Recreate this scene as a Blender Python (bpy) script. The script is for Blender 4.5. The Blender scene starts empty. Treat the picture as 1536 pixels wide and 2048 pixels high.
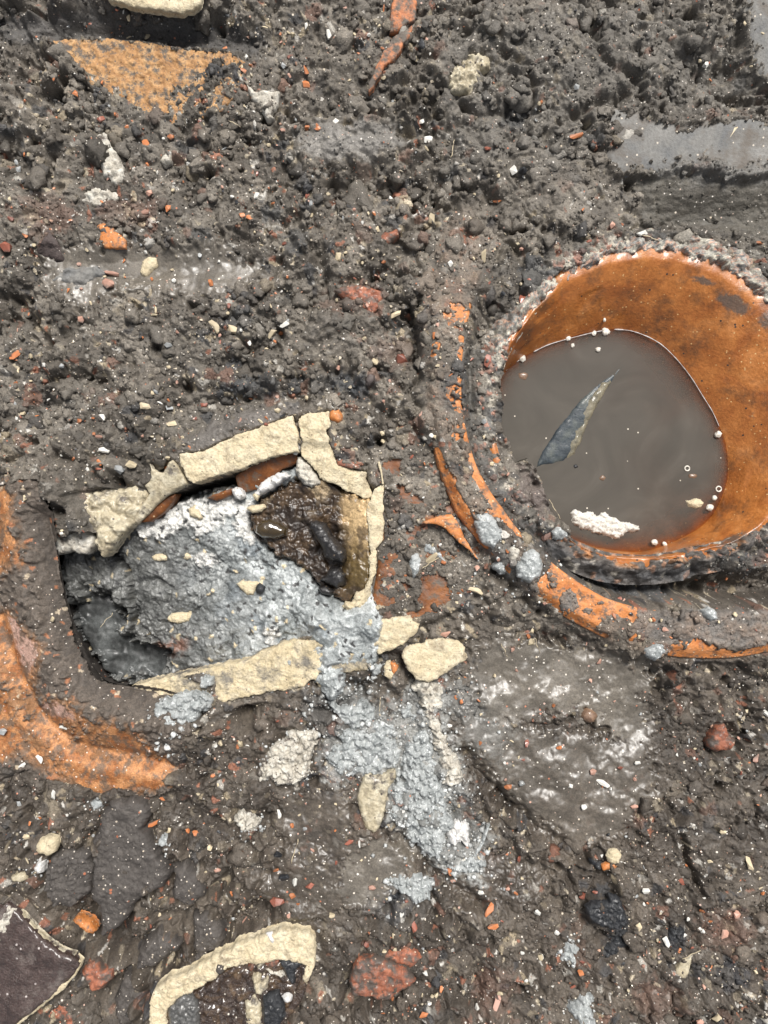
import bpy, bmesh, math, random
import numpy as np
from mathutils import Vector, noise as mnoise
from mathutils.geometry import delaunay_2d_cdt

# ------------------------------------------------------------------ camera, sky, sun
S = 0.0004                      # metres per drawing unit; the dig is drawn in units of 0.4 mm, y pointing down the page
CX, CY, H = 768.0, 1024.0, 1540.0
scene = bpy.context.scene
COL = scene.collection
cam = bpy.data.cameras.new('camera')
cam.sensor_fit = 'VERTICAL'
cam.angle = 2 * math.atan(CY / H)
cam.clip_start, cam.clip_end = 0.01, 60
camo = bpy.data.objects.new('camera', cam)
camo.location = (0, 0, H * S)
COL.objects.link(camo)
scene.camera = camo

SUN_EL, SUN_AZ = 60.0, 22.0    # azimuth clockwise from +Y (up the page)
world = bpy.data.worlds.new('World')
scene.world = world
world.use_nodes = True
wn, wl_ = world.node_tree.nodes, world.node_tree.links
bg = wn['Background']
sky = wn.new('ShaderNodeTexSky')
sky.sky_type = 'NISHITA'
sky.sun_disc = False
sky.sun_elevation = math.radians(SUN_EL)
sky.sun_rotation = math.radians(SUN_AZ)
sky.air_density, sky.dust_density, sky.ozone_density = 1.0, 4.0, 1.0
hsv = wn.new('ShaderNodeHueSaturation')
hsv.inputs['Saturation'].default_value = 0.35
wl_.new(sky.outputs[0], hsv.inputs['Color'])
wl_.new(hsv.outputs[0], bg.inputs[0])
bg.inputs[1].default_value = 0.076
sun = bpy.data.lights.new('sun', 'SUN')
sun.energy = 3.7
sun.angle = math.radians(21)
sun.color = (1.0, 0.965, 0.92)
suno = bpy.data.objects.new('sun', sun)
el, az = math.radians(SUN_EL), math.radians(SUN_AZ)
sdir = Vector((math.sin(az) * math.cos(el), math.cos(az) * math.cos(el), math.sin(el)))
suno.rotation_euler = sdir.to_track_quat('Z', 'Y').to_euler()
suno.location = sdir * 3
COL.objects.link(suno)
vs = scene.view_settings
vs.view_transform = 'Standard'
vs.look = 'None'
vs.gamma = 1
vs.exposure = 0.56
vs.use_curve_mapping = False
scene.cycles.max_bounces = 6
scene.cycles.use_denoising = True
scene.cycles.denoiser = 'OPENIMAGEDENOISE'
scene.cycles.denoising_input_passes = 'RGB_ALBEDO_NORMAL'

rnd = random.Random(11)
rng = np.random.default_rng(11)
F = np.float32

# ------------------------------------------------------------------ numeric helpers
def ihash(ix, iy, seed):
    h = (ix.astype(np.int64) * 374761393 + iy.astype(np.int64) * 668265263 + seed * 1274126177) & 0xFFFFFFFF
    h = ((h ^ (h >> 13)) * 1274126177) & 0xFFFFFFFF
    h = ((h ^ (h >> 16)) * 2246822519) & 0xFFFFFFFF
    return ((h ^ (h >> 15)) & 0xFFFFFF).astype(F) / F(0xFFFFFF)

def gnoise(x, y, seed):
    x0, y0 = np.floor(x), np.floor(y)
    fx, fy = (x - x0).astype(F), (y - y0).astype(F)
    ix, iy = x0.astype(np.int32), y0.astype(np.int32)
    u = fx * fx * fx * (fx * (fx * 6 - 15) + 10)
    v = fy * fy * fy * (fy * (fy * 6 - 15) + 10)
    def g(dx, dy):
        a = ihash(ix + dx, iy + dy, seed) * F(6.2831853)
        return np.cos(a) * (fx - dx) + np.sin(a) * (fy - dy)
    a = g(0, 0); b = g(1, 0); c = g(0, 1); d = g(1, 1)
    return (a + u * (b - a) + v * ((c + u * (d - c)) - (a + u * (b - a)))) * F(1.5)

def fbm(x, y, wl, octv, seed, gain=0.5):
    x = np.asarray(x, F); y = np.asarray(y, F)
    r = np.zeros_like(x); a = 1.0
    for i in range(octv):
        r = r + F(a) * gnoise(x / wl, y / wl, seed + i * 17)
        wl *= 0.5; a *= gain
    return r

def worley(x, y, cell, seed):
    gx, gy = x / cell, y / cell
    ix, iy = np.floor(gx).astype(np.int32), np.floor(gy).astype(np.int32)
    f1 = np.full(x.shape, 9, F); f2 = f1.copy(); cid = np.zeros(x.shape, F)
    for dx in (-1, 0, 1):
        for dy in (-1, 0, 1):
            jx, jy = ix + dx, iy + dy
            px = jx + ihash(jx, jy, seed); py = jy + ihash(jx, jy, seed + 5)
            d = np.hypot(gx - px, gy - py).astype(F)
            idv = ihash(jx, jy, seed + 9)
            near = d < f1
            f2 = np.where(near, f1, np.minimum(f2, d))
            cid = np.where(near, idv, cid)
            f1 = np.where(near, d, f1)
    return f1, f2, cid

def crumble(x, y, specs):
    """rounded crumbs of several sizes that meet in shared hollows; specs: (cell, height, seed)"""
    z = np.zeros(np.shape(x), F); ids = {}
    for cell, amp, sd in specs:
        f1, f2, ci = worley(x, y, F(cell), sd)
        gap = ss(0.0, 0.5, f2 - f1)
        z = z + amp * (gap * (0.55 * np.sqrt(np.clip(1 - f1 ** 2, 0, 1)) + (ci - 0.4) * 0.8) - 0.25)
        ids[cell] = ci
    return z, ids

def ss(a, b, x):
    t = np.clip((x - a) / (b - a), 0, 1)
    return t * t * (3 - 2 * t)

def sdf(poly, X, Y):
    """signed distance, positive inside"""
    X = np.asarray(X, F); Y = np.asarray(Y, F)
    d = np.full(X.shape, 1e9, F); ins = np.zeros(X.shape, bool)
    n = len(poly)
    for i in range(n):
        ax, ay = poly[i]; bx, by = poly[(i + 1) % n]
        ex, ey = bx - ax, by - ay
        l2 = ex * ex + ey * ey + 1e-9
        t = np.clip(((X - ax) * ex + (Y - ay) * ey) / l2, 0, 1)
        d = np.minimum(d, (X - ax - t * ex) ** 2 + (Y - ay - t * ey) ** 2)
        if abs(ey) > 1e-9:
            c = ((ay > Y) != (by > Y)) & (X < ex * (Y - ay) / ey + ax)
            ins ^= c
    d = np.sqrt(d)
    return np.where(ins, d, -d)

def linedist(pts, X, Y):
    d = np.full(np.shape(X), 1e9, F)
    for (ax, ay), (bx, by) in zip(pts[:-1], pts[1:]):
        ex, ey = bx - ax, by - ay
        t = np.clip(((X - ax) * ex + (Y - ay) * ey) / (ex * ex + ey * ey + 1e-9), 0, 1)
        d = np.minimum(d, np.hypot(X - ax - t * ex, Y - ay - t * ey))
    return d

def P(poly, z=0.0):
    """plan position, at height z, of points sighted on the survey drawing"""
    k = (H - z) / H
    return [(CX + (x - CX) * k, CY + (y - CY) * k) for x, y in poly]

def rot(p, c, a):
    s_, c_ = math.sin(a), math.cos(a)
    return (c[0] + (p[0] - c[0]) * c_ - (p[1] - c[1]) * s_, c[1] + (p[0] - c[0]) * s_ + (p[1] - c[1]) * c_)

def ell(cx, cy, rx, ry, a=0, n=14, jag=0.12, seed=0):
    r = random.Random(seed + int(cx * 7 + cy * 13))
    out = []
    for i in range(n):
        t = 2 * math.pi * i / n
        k = 1 + r.uniform(-jag, jag)
        out.append(rot((cx + rx * k * math.cos(t), cy + ry * k * math.sin(t)), (cx, cy), math.radians(a)))
    return out

# ------------------------------------------------------------------ materials
def node_base(name):
    m = bpy.data.materials.new(name)
    m.use_nodes = True
    nt = m.node_tree
    b = nt.nodes['Principled BSDF']
    tc = nt.nodes.new('ShaderNodeTexCoord')
    return m, nt, b, tc

def nnoise(nt, tc, wl, detail=4, rough=0.6, kind='Object', dist=0.0):
    n = nt.nodes.new('ShaderNodeTexNoise')
    n.inputs['Scale'].default_value = 1.0 / (wl * S)
    n.inputs['Detail'].default_value = detail
    n.inputs['Roughness'].default_value = rough
    n.inputs['Distortion'].default_value = dist
    nt.links.new(tc.outputs[kind], n.inputs['Vector'])
    return n

def ramp(nt, src, stops):
    r = nt.nodes.new('ShaderNodeValToRGB')
    e = r.color_ramp.elements
    e[0].position, e[0].color = stops[0][0], (*stops[0][1], 1)
    e[1].position, e[1].color = stops[-1][0], (*stops[-1][1], 1)
    for p, c in stops[1:-1]:
        q = e.new(p); q.color = (*c, 1)
    nt.links.new(src, r.inputs[0])
    return r

def mixc(nt, fac, a, b, mode='MIX'):
    m = nt.nodes.new('ShaderNodeMix')
    m.data_type = 'RGBA'; m.blend_type = mode
    if isinstance(fac, float): m.inputs[0].default_value = fac
    else: nt.links.new(fac, m.inputs[0])
    for s_, v in ((6, a), (7, b)):
        if isinstance(v, tuple): m.inputs[s_].default_value = (*v, 1)
        else: nt.links.new(v, m.inputs[s_])
    return m.outputs[2]

def specks(nt, tc, cell, thresh, size):
    """sparse grains: 1 inside a grain"""
    v = nt.nodes.new('ShaderNodeTexVoronoi')
    v.inputs['Scale'].default_value = 1.0 / (cell * S)
    nt.links.new(tc.outputs['Object'], v.inputs['Vector'])
    sep = nt.nodes.new('ShaderNodeSeparateColor')
    nt.links.new(v.outputs['Color'], sep.inputs[0])
    a = nt.nodes.new('ShaderNodeMath'); a.operation = 'GREATER_THAN'; a.inputs[1].default_value = thresh
    nt.links.new(sep.outputs[0], a.inputs[0])
    b = nt.nodes.new('ShaderNodeMath'); b.operation = 'LESS_THAN'; b.inputs[1].default_value = size
    nt.links.new(v.outputs['Distance'], b.inputs[0])
    c = nt.nodes.new('ShaderNodeMath'); c.operation = 'MULTIPLY'
    nt.links.new(a.outputs[0], c.inputs[0]); nt.links.new(b.outputs[0], c.inputs[1])
    return c.outputs[0], sep.outputs[1]

def bump(nt, b, srcs, dist, strength=1.0):
    """srcs: list of (socket, weight)"""
    acc = None
    for s_, w in srcs:
        m = nt.nodes.new('ShaderNodeMath'); m.operation = 'MULTIPLY'; m.inputs[1].default_value = w
        nt.links.new(s_, m.inputs[0])
        if acc is None: acc = m.outputs[0]
        else:
            a = nt.nodes.new('ShaderNodeMath'); a.operation = 'ADD'
            nt.links.new(acc, a.inputs[0]); nt.links.new(m.outputs[0], a.inputs[1]); acc = a.outputs[0]
    bp = nt.nodes.new('ShaderNodeBump')
    bp.inputs['Distance'].default_value = dist * S
    bp.inputs['Strength'].default_value = strength
    nt.links.new(acc, bp.inputs['Height'])
    nt.links.new(bp.outputs[0], b.inputs['Normal'])
    return bp

def attr(nt, name):
    a = nt.nodes.new('ShaderNodeAttribute'); a.attribute_name = name
    return a

def mat_soil(name='wet soil', grain=True):
    """colour from the soil's own pigment ('col'), gloss from how wet it is ('wet')"""
    m, nt, b, tc = node_base(name)
    c = attr(nt, 'col'); w = attr(nt, 'wet')
    n1 = nnoise(nt, tc, 9, 5, 0.7)
    n2 = nnoise(nt, tc, 3.2, 3, 0.7)
    v1 = ramp(nt, n1.outputs['Fac'], [(0.28, (0.74, 0.73, 0.72)), (0.5, (1, 1, 1)), (0.75, (1.28, 1.26, 1.24))])
    col = mixc(nt, 1.0, c.outputs['Color'], v1.outputs[0], 'MULTIPLY')
    v2 = ramp(nt, n2.outputs['Fac'], [(0.3, (0.62, 0.62, 0.61)), (0.7, (1.38, 1.38, 1.38))])
    col = mixc(nt, 1.0, col, v2.outputs[0], 'MULTIPLY')
    if grain:
        for cell, th, sz, pal in ((7.5, 0.968, 0.28, [(0.0, (0.55, 0.47, 0.36)), (0.5, (0.62, 0.60, 0.55)), (0.8, (0.42, 0.17, 0.10)), (1, (0.40, 0.14, 0.08))]),
                                  (3.8, 0.972, 0.36, [(0.0, (0.70, 0.66, 0.60)), (0.7, (0.60, 0.55, 0.48)), (1, (0.40, 0.24, 0.17))])):
            f, rv = specks(nt, tc, cell, th, sz)
            pc = ramp(nt, rv, pal)
            col = mixc(nt, f, col, pc.outputs[0])
    nt.links.new(col, b.inputs['Base Color'])
    mr = nt.nodes.new('ShaderNodeMapRange')
    mr.inputs['To Min'].default_value = 0.66; mr.inputs['To Max'].default_value = 0.40
    nt.links.new(w.outputs['Fac'], mr.inputs['Value'])
    nr = nnoise(nt, tc, 5, 2)
    ad = nt.nodes.new('ShaderNodeMath'); ad.operation = 'MULTIPLY_ADD'
    ad.inputs[1].default_value = 0.45; ad.inputs[2].default_value = -0.225
    nt.links.new(nr.outputs['Fac'], ad.inputs[0])
    su = nt.nodes.new('ShaderNodeMath'); su.operation = 'ADD'; su.use_clamp = True
    nt.links.new(mr.outputs[0], su.inputs[0]); nt.links.new(ad.outputs[0], su.inputs[1])
    nt.links.new(su.outputs[0], b.inputs['Roughness'])
    cw = nt.nodes.new('ShaderNodeMath'); cw.operation = 'MULTIPLY'; cw.inputs[1].default_value = 0.34
    nt.links.new(w.outputs['Fac'], cw.inputs[0]); nt.links.new(cw.outputs[0], b.inputs['Coat Weight'])
    b.inputs['Coat Roughness'].default_value = 0.36
    bp = bump(nt, b, [(n1.outputs['Fac'], 1.0), (n2.outputs['Fac'], 0.7)], 4.0)
    mw = nt.nodes.new('ShaderNodeMapRange')
    mw.inputs['To Min'].default_value = 0.8; mw.inputs['To Max'].default_value = 0.10
    nt.links.new(w.outputs['Fac'], mw.inputs['Value'])
    nt.links.new(mw.outputs[0], bp.inputs['Strength'])
    return m

def mat_std(name, stops, wl=30, fine=5, rough=0.6, bmp=2.0, coat=0.0, coatr=0.1, speck=None, dirt=None, rrange=0.15, dist=0.5, spec=0.5, vary=0.0, stain=None):
    """mottled stone, clay, glaze: colour ramp over noise, fine relief, grains and stains of dirt"""
    m, nt, b, tc = node_base(name)
    n1 = nnoise(nt, tc, wl, 6, 0.62, dist=dist)
    n2 = nnoise(nt, tc, fine, 4, 0.65)
    r1 = ramp(nt, n1.outputs['Fac'], stops)
    v2 = ramp(nt, n2.outputs['Fac'], [(0.3, (0.8, 0.79, 0.78)), (0.7, (1.18, 1.18, 1.18))])
    col = mixc(nt, 1.0, r1.outputs[0], v2.outputs[0], 'MULTIPLY')
    if dirt:
        dc, dwl, lo, hi = dirt
        n3 = nnoise(nt, tc, dwl, 7, 0.7)
        f = ramp(nt, n3.outputs['Fac'], [(lo, (0, 0, 0)), (hi, (1, 1, 1))])
        col = mixc(nt, f.outputs[0], col, dc)
    if speck:
        for cell, th, sz, sc in speck:
            f, rv = specks(nt, tc, cell, th, sz)
            col = mixc(nt, f, col, sc)
    if stain:
        sa = attr(nt, 'stain'); n4 = nnoise(nt, tc, 16, 6, 0.75)
        sm_ = nt.nodes.new('ShaderNodeMath'); sm_.operation = 'MULTIPLY'
        nt.links.new(sa.outputs['Fac'], sm_.inputs[0]); nt.links.new(n4.outputs['Fac'], sm_.inputs[1])
        f = ramp(nt, sm_.outputs[0], [(0.24, (0, 0, 0)), (0.36, (0.85, 0.85, 0.85))])
        col = mixc(nt, f.outputs[0], col, stain)
    if vary:
        oi = nt.nodes.new('ShaderNodeObjectInfo')
        rv = ramp(nt, oi.outputs['Random'], [(0, (1 - vary,) * 3), (1, (1 + vary,) * 3)])
        col = mixc(nt, 1.0, col, rv.outputs[0], 'MULTIPLY')
    nt.links.new(col, b.inputs['Base Color'])
    rr = nt.nodes.new('ShaderNodeMapRange')
    rr.inputs['To Min'].default_value = max(0.03, rough - rrange); rr.inputs['To Max'].default_value = min(1, rough + rrange)
    rr.inputs['From Min'].default_value = 0.3; rr.inputs['From Max'].default_value = 0.7
    nt.links.new(n2.outputs['Fac'], rr.inputs['Value'])
    nt.links.new(rr.outputs[0], b.inputs['Roughness'])
    b.inputs['Coat Weight'].default_value = coat
    b.inputs['Coat Roughness'].default_value = coatr
    b.inputs['Specular IOR Level'].default_value = spec
    bump(nt, b, [(n1.outputs['Fac'], 0.6), (n2.outputs['Fac'], 1.0)], bmp, 0.8)
    return m

CREAM = mat_std('cream stoneware break', [(0.25, (0.38, 0.31, 0.20)), (0.42, (0.53, 0.45, 0.30)), (0.6, (0.59, 0.52, 0.37)), (0.8, (0.66, 0.60, 0.46))], 30, 4, 0.85, 5.0,
                speck=[(9, 0.86, 0.16, (0.20, 0.15, 0.10))], dirt=((0.22, 0.17, 0.11), 34, 0.52, 0.70))
CREAMM = mat_std('cream smeared with grey mud', [(0.25, (0.34, 0.27, 0.17)), (0.42, (0.50, 0.42, 0.27)), (0.6, (0.57, 0.49, 0.34)), (0.8, (0.62, 0.56, 0.42))], 28, 4, 0.75, 5.0, speck=[(8, 0.84, 0.2, (0.16, 0.13, 0.10))], dirt=((0.17, 0.155, 0.13), 52, 0.47, 0.60))
ORANGED = mat_std('mud smeared orange clay', [(0.25, (0.30, 0.095, 0.035)), (0.5, (0.46, 0.18, 0.08)), (0.8, (0.56, 0.29, 0.18))], 30, 5, 0.7, 3.5, speck=[(8, 0.84, 0.25, (0.12, 0.07, 0.045))], dirt=((0.115, 0.095, 0.078), 30, 0.44, 0.55))
CREAMD = mat_std('dirty cream clay', [(0.25, (0.16, 0.135, 0.095)), (0.42, (0.36, 0.31, 0.21)), (0.6, (0.52, 0.47, 0.35)), (0.8, (0.60, 0.57, 0.48))], 26, 5, 0.6, 4.0,
                 speck=[(12, 0.8, 0.2, (0.07, 0.055, 0.045))], dirt=((0.10, 0.085, 0.07), 36, 0.52, 0.64), coat=0.25)
ORANGE = mat_std('orange fired clay', [(0.25, (0.33, 0.095, 0.022)), (0.45, (0.47, 0.17, 0.045)), (0.62, (0.56, 0.23, 0.085)), (0.8, (0.62, 0.33, 0.19))], 34, 5, 0.6, 3.0,
                 speck=[(8, 0.84, 0.25, (0.12, 0.07, 0.045)), (5, 0.9, 0.3, (0.62, 0.47, 0.30))], dirt=((0.13, 0.095, 0.07), 16, 0.50, 0.63), coat=0.05)
POTIN = mat_std('orange pot glaze', [(0.22, (0.15, 0.045, 0.010)), (0.40, (0.29, 0.092, 0.017)), (0.58, (0.40, 0.145, 0.032)), (0.8, (0.50, 0.22, 0.075))], 70, 6, 0.42, 1.6,
                speck=[(13, 0.86, 0.17, (0.05, 0.03, 0.02)), (7, 0.86, 0.22, (0.58, 0.36, 0.16))], dirt=((0.11, 0.048, 0.018), 56, 0.50, 0.70), coat=0.4, coatr=0.15, stain=(0.07, 0.06, 0.05))
GLAZE = mat_std('brown glaze', [(0.3, (0.055, 0.018, 0.004)), (0.5, (0.145, 0.046, 0.008)), (0.75, (0.25, 0.088, 0.018))], 40, 5, 0.5, 1.8,
                speck=[(8, 0.86, 0.22, (0.45, 0.33, 0.2))], coat=0.15, coatr=0.2, dirt=((0.09, 0.068, 0.05), 26, 0.50, 0.62))
TAN = mat_std('tan earthenware', [(0.28, (0.20, 0.105, 0.045)), (0.45, (0.38, 0.205, 0.085)), (0.62, (0.47, 0.29, 0.14)), (0.8, (0.52, 0.36, 0.21))], 20, 4, 0.75, 3.0,
              speck=[(6, 0.70, 0.26, (0.13, 0.10, 0.08))], dirt=((0.11, 0.095, 0.08), 18, 0.49, 0.60))
BRICK = mat_std('red brick', [(0.28, (0.09, 0.045, 0.035)), (0.45, (0.25, 0.085, 0.045)), (0.65, (0.38, 0.14, 0.075)), (0.85, (0.44, 0.21, 0.14))], 22, 4, 0.55, 3.0,
                speck=[(7, 0.88, 0.25, (0.5, 0.38, 0.28))], dirt=((0.085, 0.066, 0.054), 26, 0.42, 0.54), coat=0.12, vary=0.15)
MORTAR = mat_std('grey mortar', [(0.25, (0.13, 0.142, 0.142)), (0.42, (0.27, 0.29, 0.29)), (0.6, (0.39, 0.41, 0.408)), (0.85, (0.54, 0.55, 0.54))], 16, 4, 0.55, 4.0,
                 speck=[(6, 0.85, 0.3, (0.66, 0.68, 0.68)), (8, 0.9, 0.25, (0.12, 0.12, 0.12))], coat=0.3)
MORTARW = mat_std('whitish mortar', [(0.28, (0.24, 0.22, 0.185)), (0.45, (0.43, 0.40, 0.34)), (0.62, (0.58, 0.56, 0.50)), (0.85, (0.66, 0.64, 0.60))], 18, 4, 0.7, 4.0,
                  speck=[(7, 0.85, 0.25, (0.12, 0.10, 0.085))], dirt=((0.12, 0.10, 0.085), 24, 0.54, 0.64))
WHITE = mat_std('white lime crust', [(0.28, (0.40, 0.40, 0.39)), (0.5, (0.62, 0.61, 0.59)), (0.75, (0.74, 0.73, 0.71))], 16, 4, 0.7, 4.0, speck=[(9, 0.88, 0.2, (0.2, 0.18, 0.15))])
CHAR = mat_std('charcoal', [(0.3, (0.010, 0.011, 0.013)), (0.6, (0.022, 0.024, 0.028)), (0.85, (0.05, 0.052, 0.055))], 14, 4, 0.5, 4.0, coat=0.2, vary=0.2)
TAR = mat_std('black tar', [(0.3, (0.008, 0.007, 0.007)), (0.8, (0.018, 0.016, 0.016))], 24, 4, 0.42, 2.6, coat=0.5, coatr=0.3, rrange=0.15, speck=[(7, 0.93, 0.25, (0.12, 0.09, 0.06))])
AMBER = mat_std('olive tar', [(0.3, (0.025, 0.016, 0.006)), (0.8, (0.06, 0.04, 0.015))], 20, 5, 0.15, 0.4, coat=1.0, coatr=0.05, rrange=0.05)
DGLAZE = mat_std('dark purple brown glaze', [(0.3, (0.026, 0.015, 0.012)), (0.5, (0.048, 0.029, 0.024)), (0.75, (0.080, 0.054, 0.047))], 20, 4, 0.34, 5.0,
                 speck=[(9, 0.93, 0.25, (0.4, 0.36, 0.34))], dirt=((0.15, 0.125, 0.11), 46, 0.56, 0.72), coat=0.7, coatr=0.22)
DGLAZE2 = mat_std('dark brown glaze with residue', [(0.28, (0.016, 0.010, 0.008)), (0.5, (0.042, 0.026, 0.018)), (0.68, (0.10, 0.06, 0.028)), (0.88, (0.30, 0.24, 0.17))], 22, 4, 0.3, 4.5,
                  speck=[(7, 0.9, 0.28, (0.6, 0.56, 0.48))], coat=0.8, coatr=0.1)
SHARD = mat_std('blue black shard', [(0.25, (0.014, 0.019, 0.024)), (0.45, (0.03, 0.04, 0.048)), (0.60, (0.075, 0.085, 0.08)), (0.72, (0.24, 0.22, 0.15)), (0.9, (0.35, 0.32, 0.24))], 44, 5, 0.5, 1.5, coat=0.1, dist=0.3, spec=0.3)
LICHEN = mat_std('olive crust', [(0.3, (0.05, 0.048, 0.036)), (0.5, (0.13, 0.115, 0.075)), (0.75, (0.24, 0.215, 0.15))], 20, 4, 0.6, 2.0, coat=0.3)
FOAM = mat_std('white foam', [(0.3, (0.42, 0.40, 0.35)), (0.7, (0.64, 0.63, 0.59))], 12, 4, 0.8, 2.0)
FILM = mat_std('foam film', [(0.3, (0.26, 0.23, 0.21)), (0.7, (0.50, 0.47, 0.46))], 10, 4, 0.5, 0.8)
BEAD = mat_std('white bead', [(0.3, (0.46, 0.43, 0.37)), (0.7, (0.66, 0.64, 0.58))], 9, 3, 0.45, 1.0, coat=0.2, vary=0.1)
CLAY = mat_std('grey clay', [(0.28, (0.115, 0.12, 0.125)), (0.5, (0.18, 0.177, 0.168)), (0.75, (0.235, 0.23, 0.218))], 90, 6, 0.85, 3.0, coat=0.0, spec=0.12,
               speck=[(10, 0.90, 0.2, (0.5, 0.45, 0.38)), (14, 0.88, 0.2, (0.06, 0.055, 0.05))], dirt=((0.135, 0.12, 0.105), 60, 0.50, 0.66))
CLOD = mat_std('dark clay clod', [(0.28, (0.042, 0.036, 0.032)), (0.5, (0.066, 0.058, 0.052)), (0.75, (0.10, 0.088, 0.078))], 26, 4, 0.65, 5.0, coat=0.06, coatr=0.3,
               speck=[(8, 0.90, 0.26, (0.5, 0.43, 0.34)), (5, 0.93, 0.3, (0.6, 0.55, 0.48)), (11, 0.93, 0.25, (0.35, 0.12, 0.06))])
PEBBLE = mat_std('brown pebble', [(0.3, (0.10, 0.06, 0.04)), (0.7, (0.23, 0.14, 0.085))], 18, 4, 0.4, 1.5, coat=0.4)
GREYP = mat_std('grey pebble', [(0.3, (0.05, 0.05, 0.048)), (0.7, (0.105, 0.104, 0.10))], 16, 4, 0.35, 2.0, coat=0.5)
CH_ORANGE = mat_std('orange chip', [(0.3, (0.34, 0.105, 0.035)), (0.7, (0.50, 0.20, 0.08))], 10, 3, 0.55, 1.2, coat=0.2, vary=0.3, dirt=((0.10, 0.075, 0.06), 12, 0.50, 0.60))
CH_RED = mat_std('red brown chip', [(0.3, (0.17, 0.055, 0.035)), (0.7, (0.32, 0.11, 0.07))], 10, 3, 0.5, 1.2, coat=0.3, vary=0.3, dirt=((0.08, 0.06, 0.05), 12, 0.49, 0.59))
CH_PINK = mat_std('pink chip', [(0.3, (0.33, 0.17, 0.125)), (0.7, (0.48, 0.30, 0.23))], 10, 3, 0.6, 1.2, vary=0.25, dirt=((0.11, 0.09, 0.075), 12, 0.49, 0.59))
CH_CREAM = mat_std('cream chip', [(0.3, (0.38, 0.31, 0.20)), (0.7, (0.62, 0.54, 0.38))], 10, 3, 0.65, 1.2, vary=0.25, dirt=((0.13, 0.105, 0.08), 12, 0.50, 0.60))
CH_WHITE = mat_std('white chip', [(0.3, (0.48, 0.47, 0.43)), (0.7, (0.70, 0.69, 0.65))], 10, 3, 0.6, 1.2, vary=0.15, dirt=((0.18, 0.16, 0.14), 12, 0.54, 0.64))
CH_GREY = mat_std('grey chip', [(0.3, (0.20, 0.21, 0.21)), (0.7, (0.38, 0.39, 0.39))], 10, 3, 0.55, 1.5, vary=0.2)
SOIL = mat_soil()
SLURRY = mat_soil('slurry', grain=False)

# ------------------------------------------------------------------ object helpers
def to_world(a):
    """drawing units (x right, y down, z up) to metres"""
    a = np.asarray(a, np.float64)
    return np.stack([(a[:, 0] - CX) * S, (CY - a[:, 1]) * S, a[:, 2] * S], 1)

def tag(o, label=None, cat=None, group=None, kind=None):
    if label: o['label'] = label
    if cat: o['category'] = cat
    if group: o['group'] = group
    if kind: o['kind'] = kind
    return o

def empty(name, px, py, z, label, cat, group=None):
    o = bpy.data.objects.new(name, None)
    o.location = to_world([(px, py, z)])[0]
    o.empty_display_size = 0.02
    COL.objects.link(o)
    return tag(o, label, cat, group)

def link_mesh(name, me, mat, parent=None, origin=None):
    if mat is not None and not me.materials: me.materials.append(mat)
    o = bpy.data.objects.new(name, me)
    if origin is not None: o.location = origin
    COL.objects.link(o)
    if parent is not None:
        o.parent = parent
        o.location = Vector(origin) - parent.location if origin is not None else -parent.location
    return o

def make_obj(name, verts, faces, mat, parent=None, smooth=True, cols=None, wet=None):
    """one mesh object with its origin at the middle of its foot"""
    v = to_world(verts)
    org = Vector(((v[:, 0].min() + v[:, 0].max()) / 2, (v[:, 1].min() + v[:, 1].max()) / 2, v[:, 2].min()))
    v = v - np.array(org)
    me = bpy.data.meshes.new(name)
    if isinstance(faces, np.ndarray):
        k = faces.shape[1]
        me.vertices.add(len(v)); me.vertices.foreach_set('co', v.astype(F).ravel())
        me.loops.add(faces.size); me.loops.foreach_set('vertex_index', faces.astype(np.int32).ravel())
        me.polygons.add(len(faces))
        me.polygons.foreach_set('loop_start', (np.arange(len(faces)) * k).astype(np.int32))
        me.update(calc_edges=True)
    else:
        me.from_pydata(v.tolist(), [], faces)
    me.validate()
    me.polygons.foreach_set('use_smooth', np.full(len(me.polygons), smooth, bool))
    if cols is not None:
        a = me.attributes.new('col', 'FLOAT_COLOR', 'POINT')
        a.data.foreach_set('color', np.concatenate([cols, np.ones((len(cols), 1))], 1).astype(F).ravel())
    if wet is not None:
        a = me.attributes.new('wet', 'FLOAT', 'POINT')
        a.data.foreach_set('value', np.asarray(wet, F).ravel())
    me.update()
    return link_mesh(name, me, mat, parent, org)

def densify(poly, step, jag, seed):
    r = random.Random(seed)
    out = []
    n = len(poly)
    for i in range(n):
        a, b = poly[i], poly[(i + 1) % n]
        L = math.hypot(b[0] - a[0], b[1] - a[1])
        k = max(1, int(round(L / step)))
        nx, ny = (b[1] - a[1]) / max(L, 1e-6), -(b[0] - a[0]) / max(L, 1e-6)
        for j in range(k):
            t = j / k
            x, y = a[0] + (b[0] - a[0]) * t, a[1] + (b[1] - a[1]) * t
            q = jag * (mnoise.noise((x * 0.07, y * 0.07, seed * 0.37)) * 1.5 + r.uniform(-0.45, 0.45))
            out.append((x + nx * q, y + ny * q))
    return out

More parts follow.
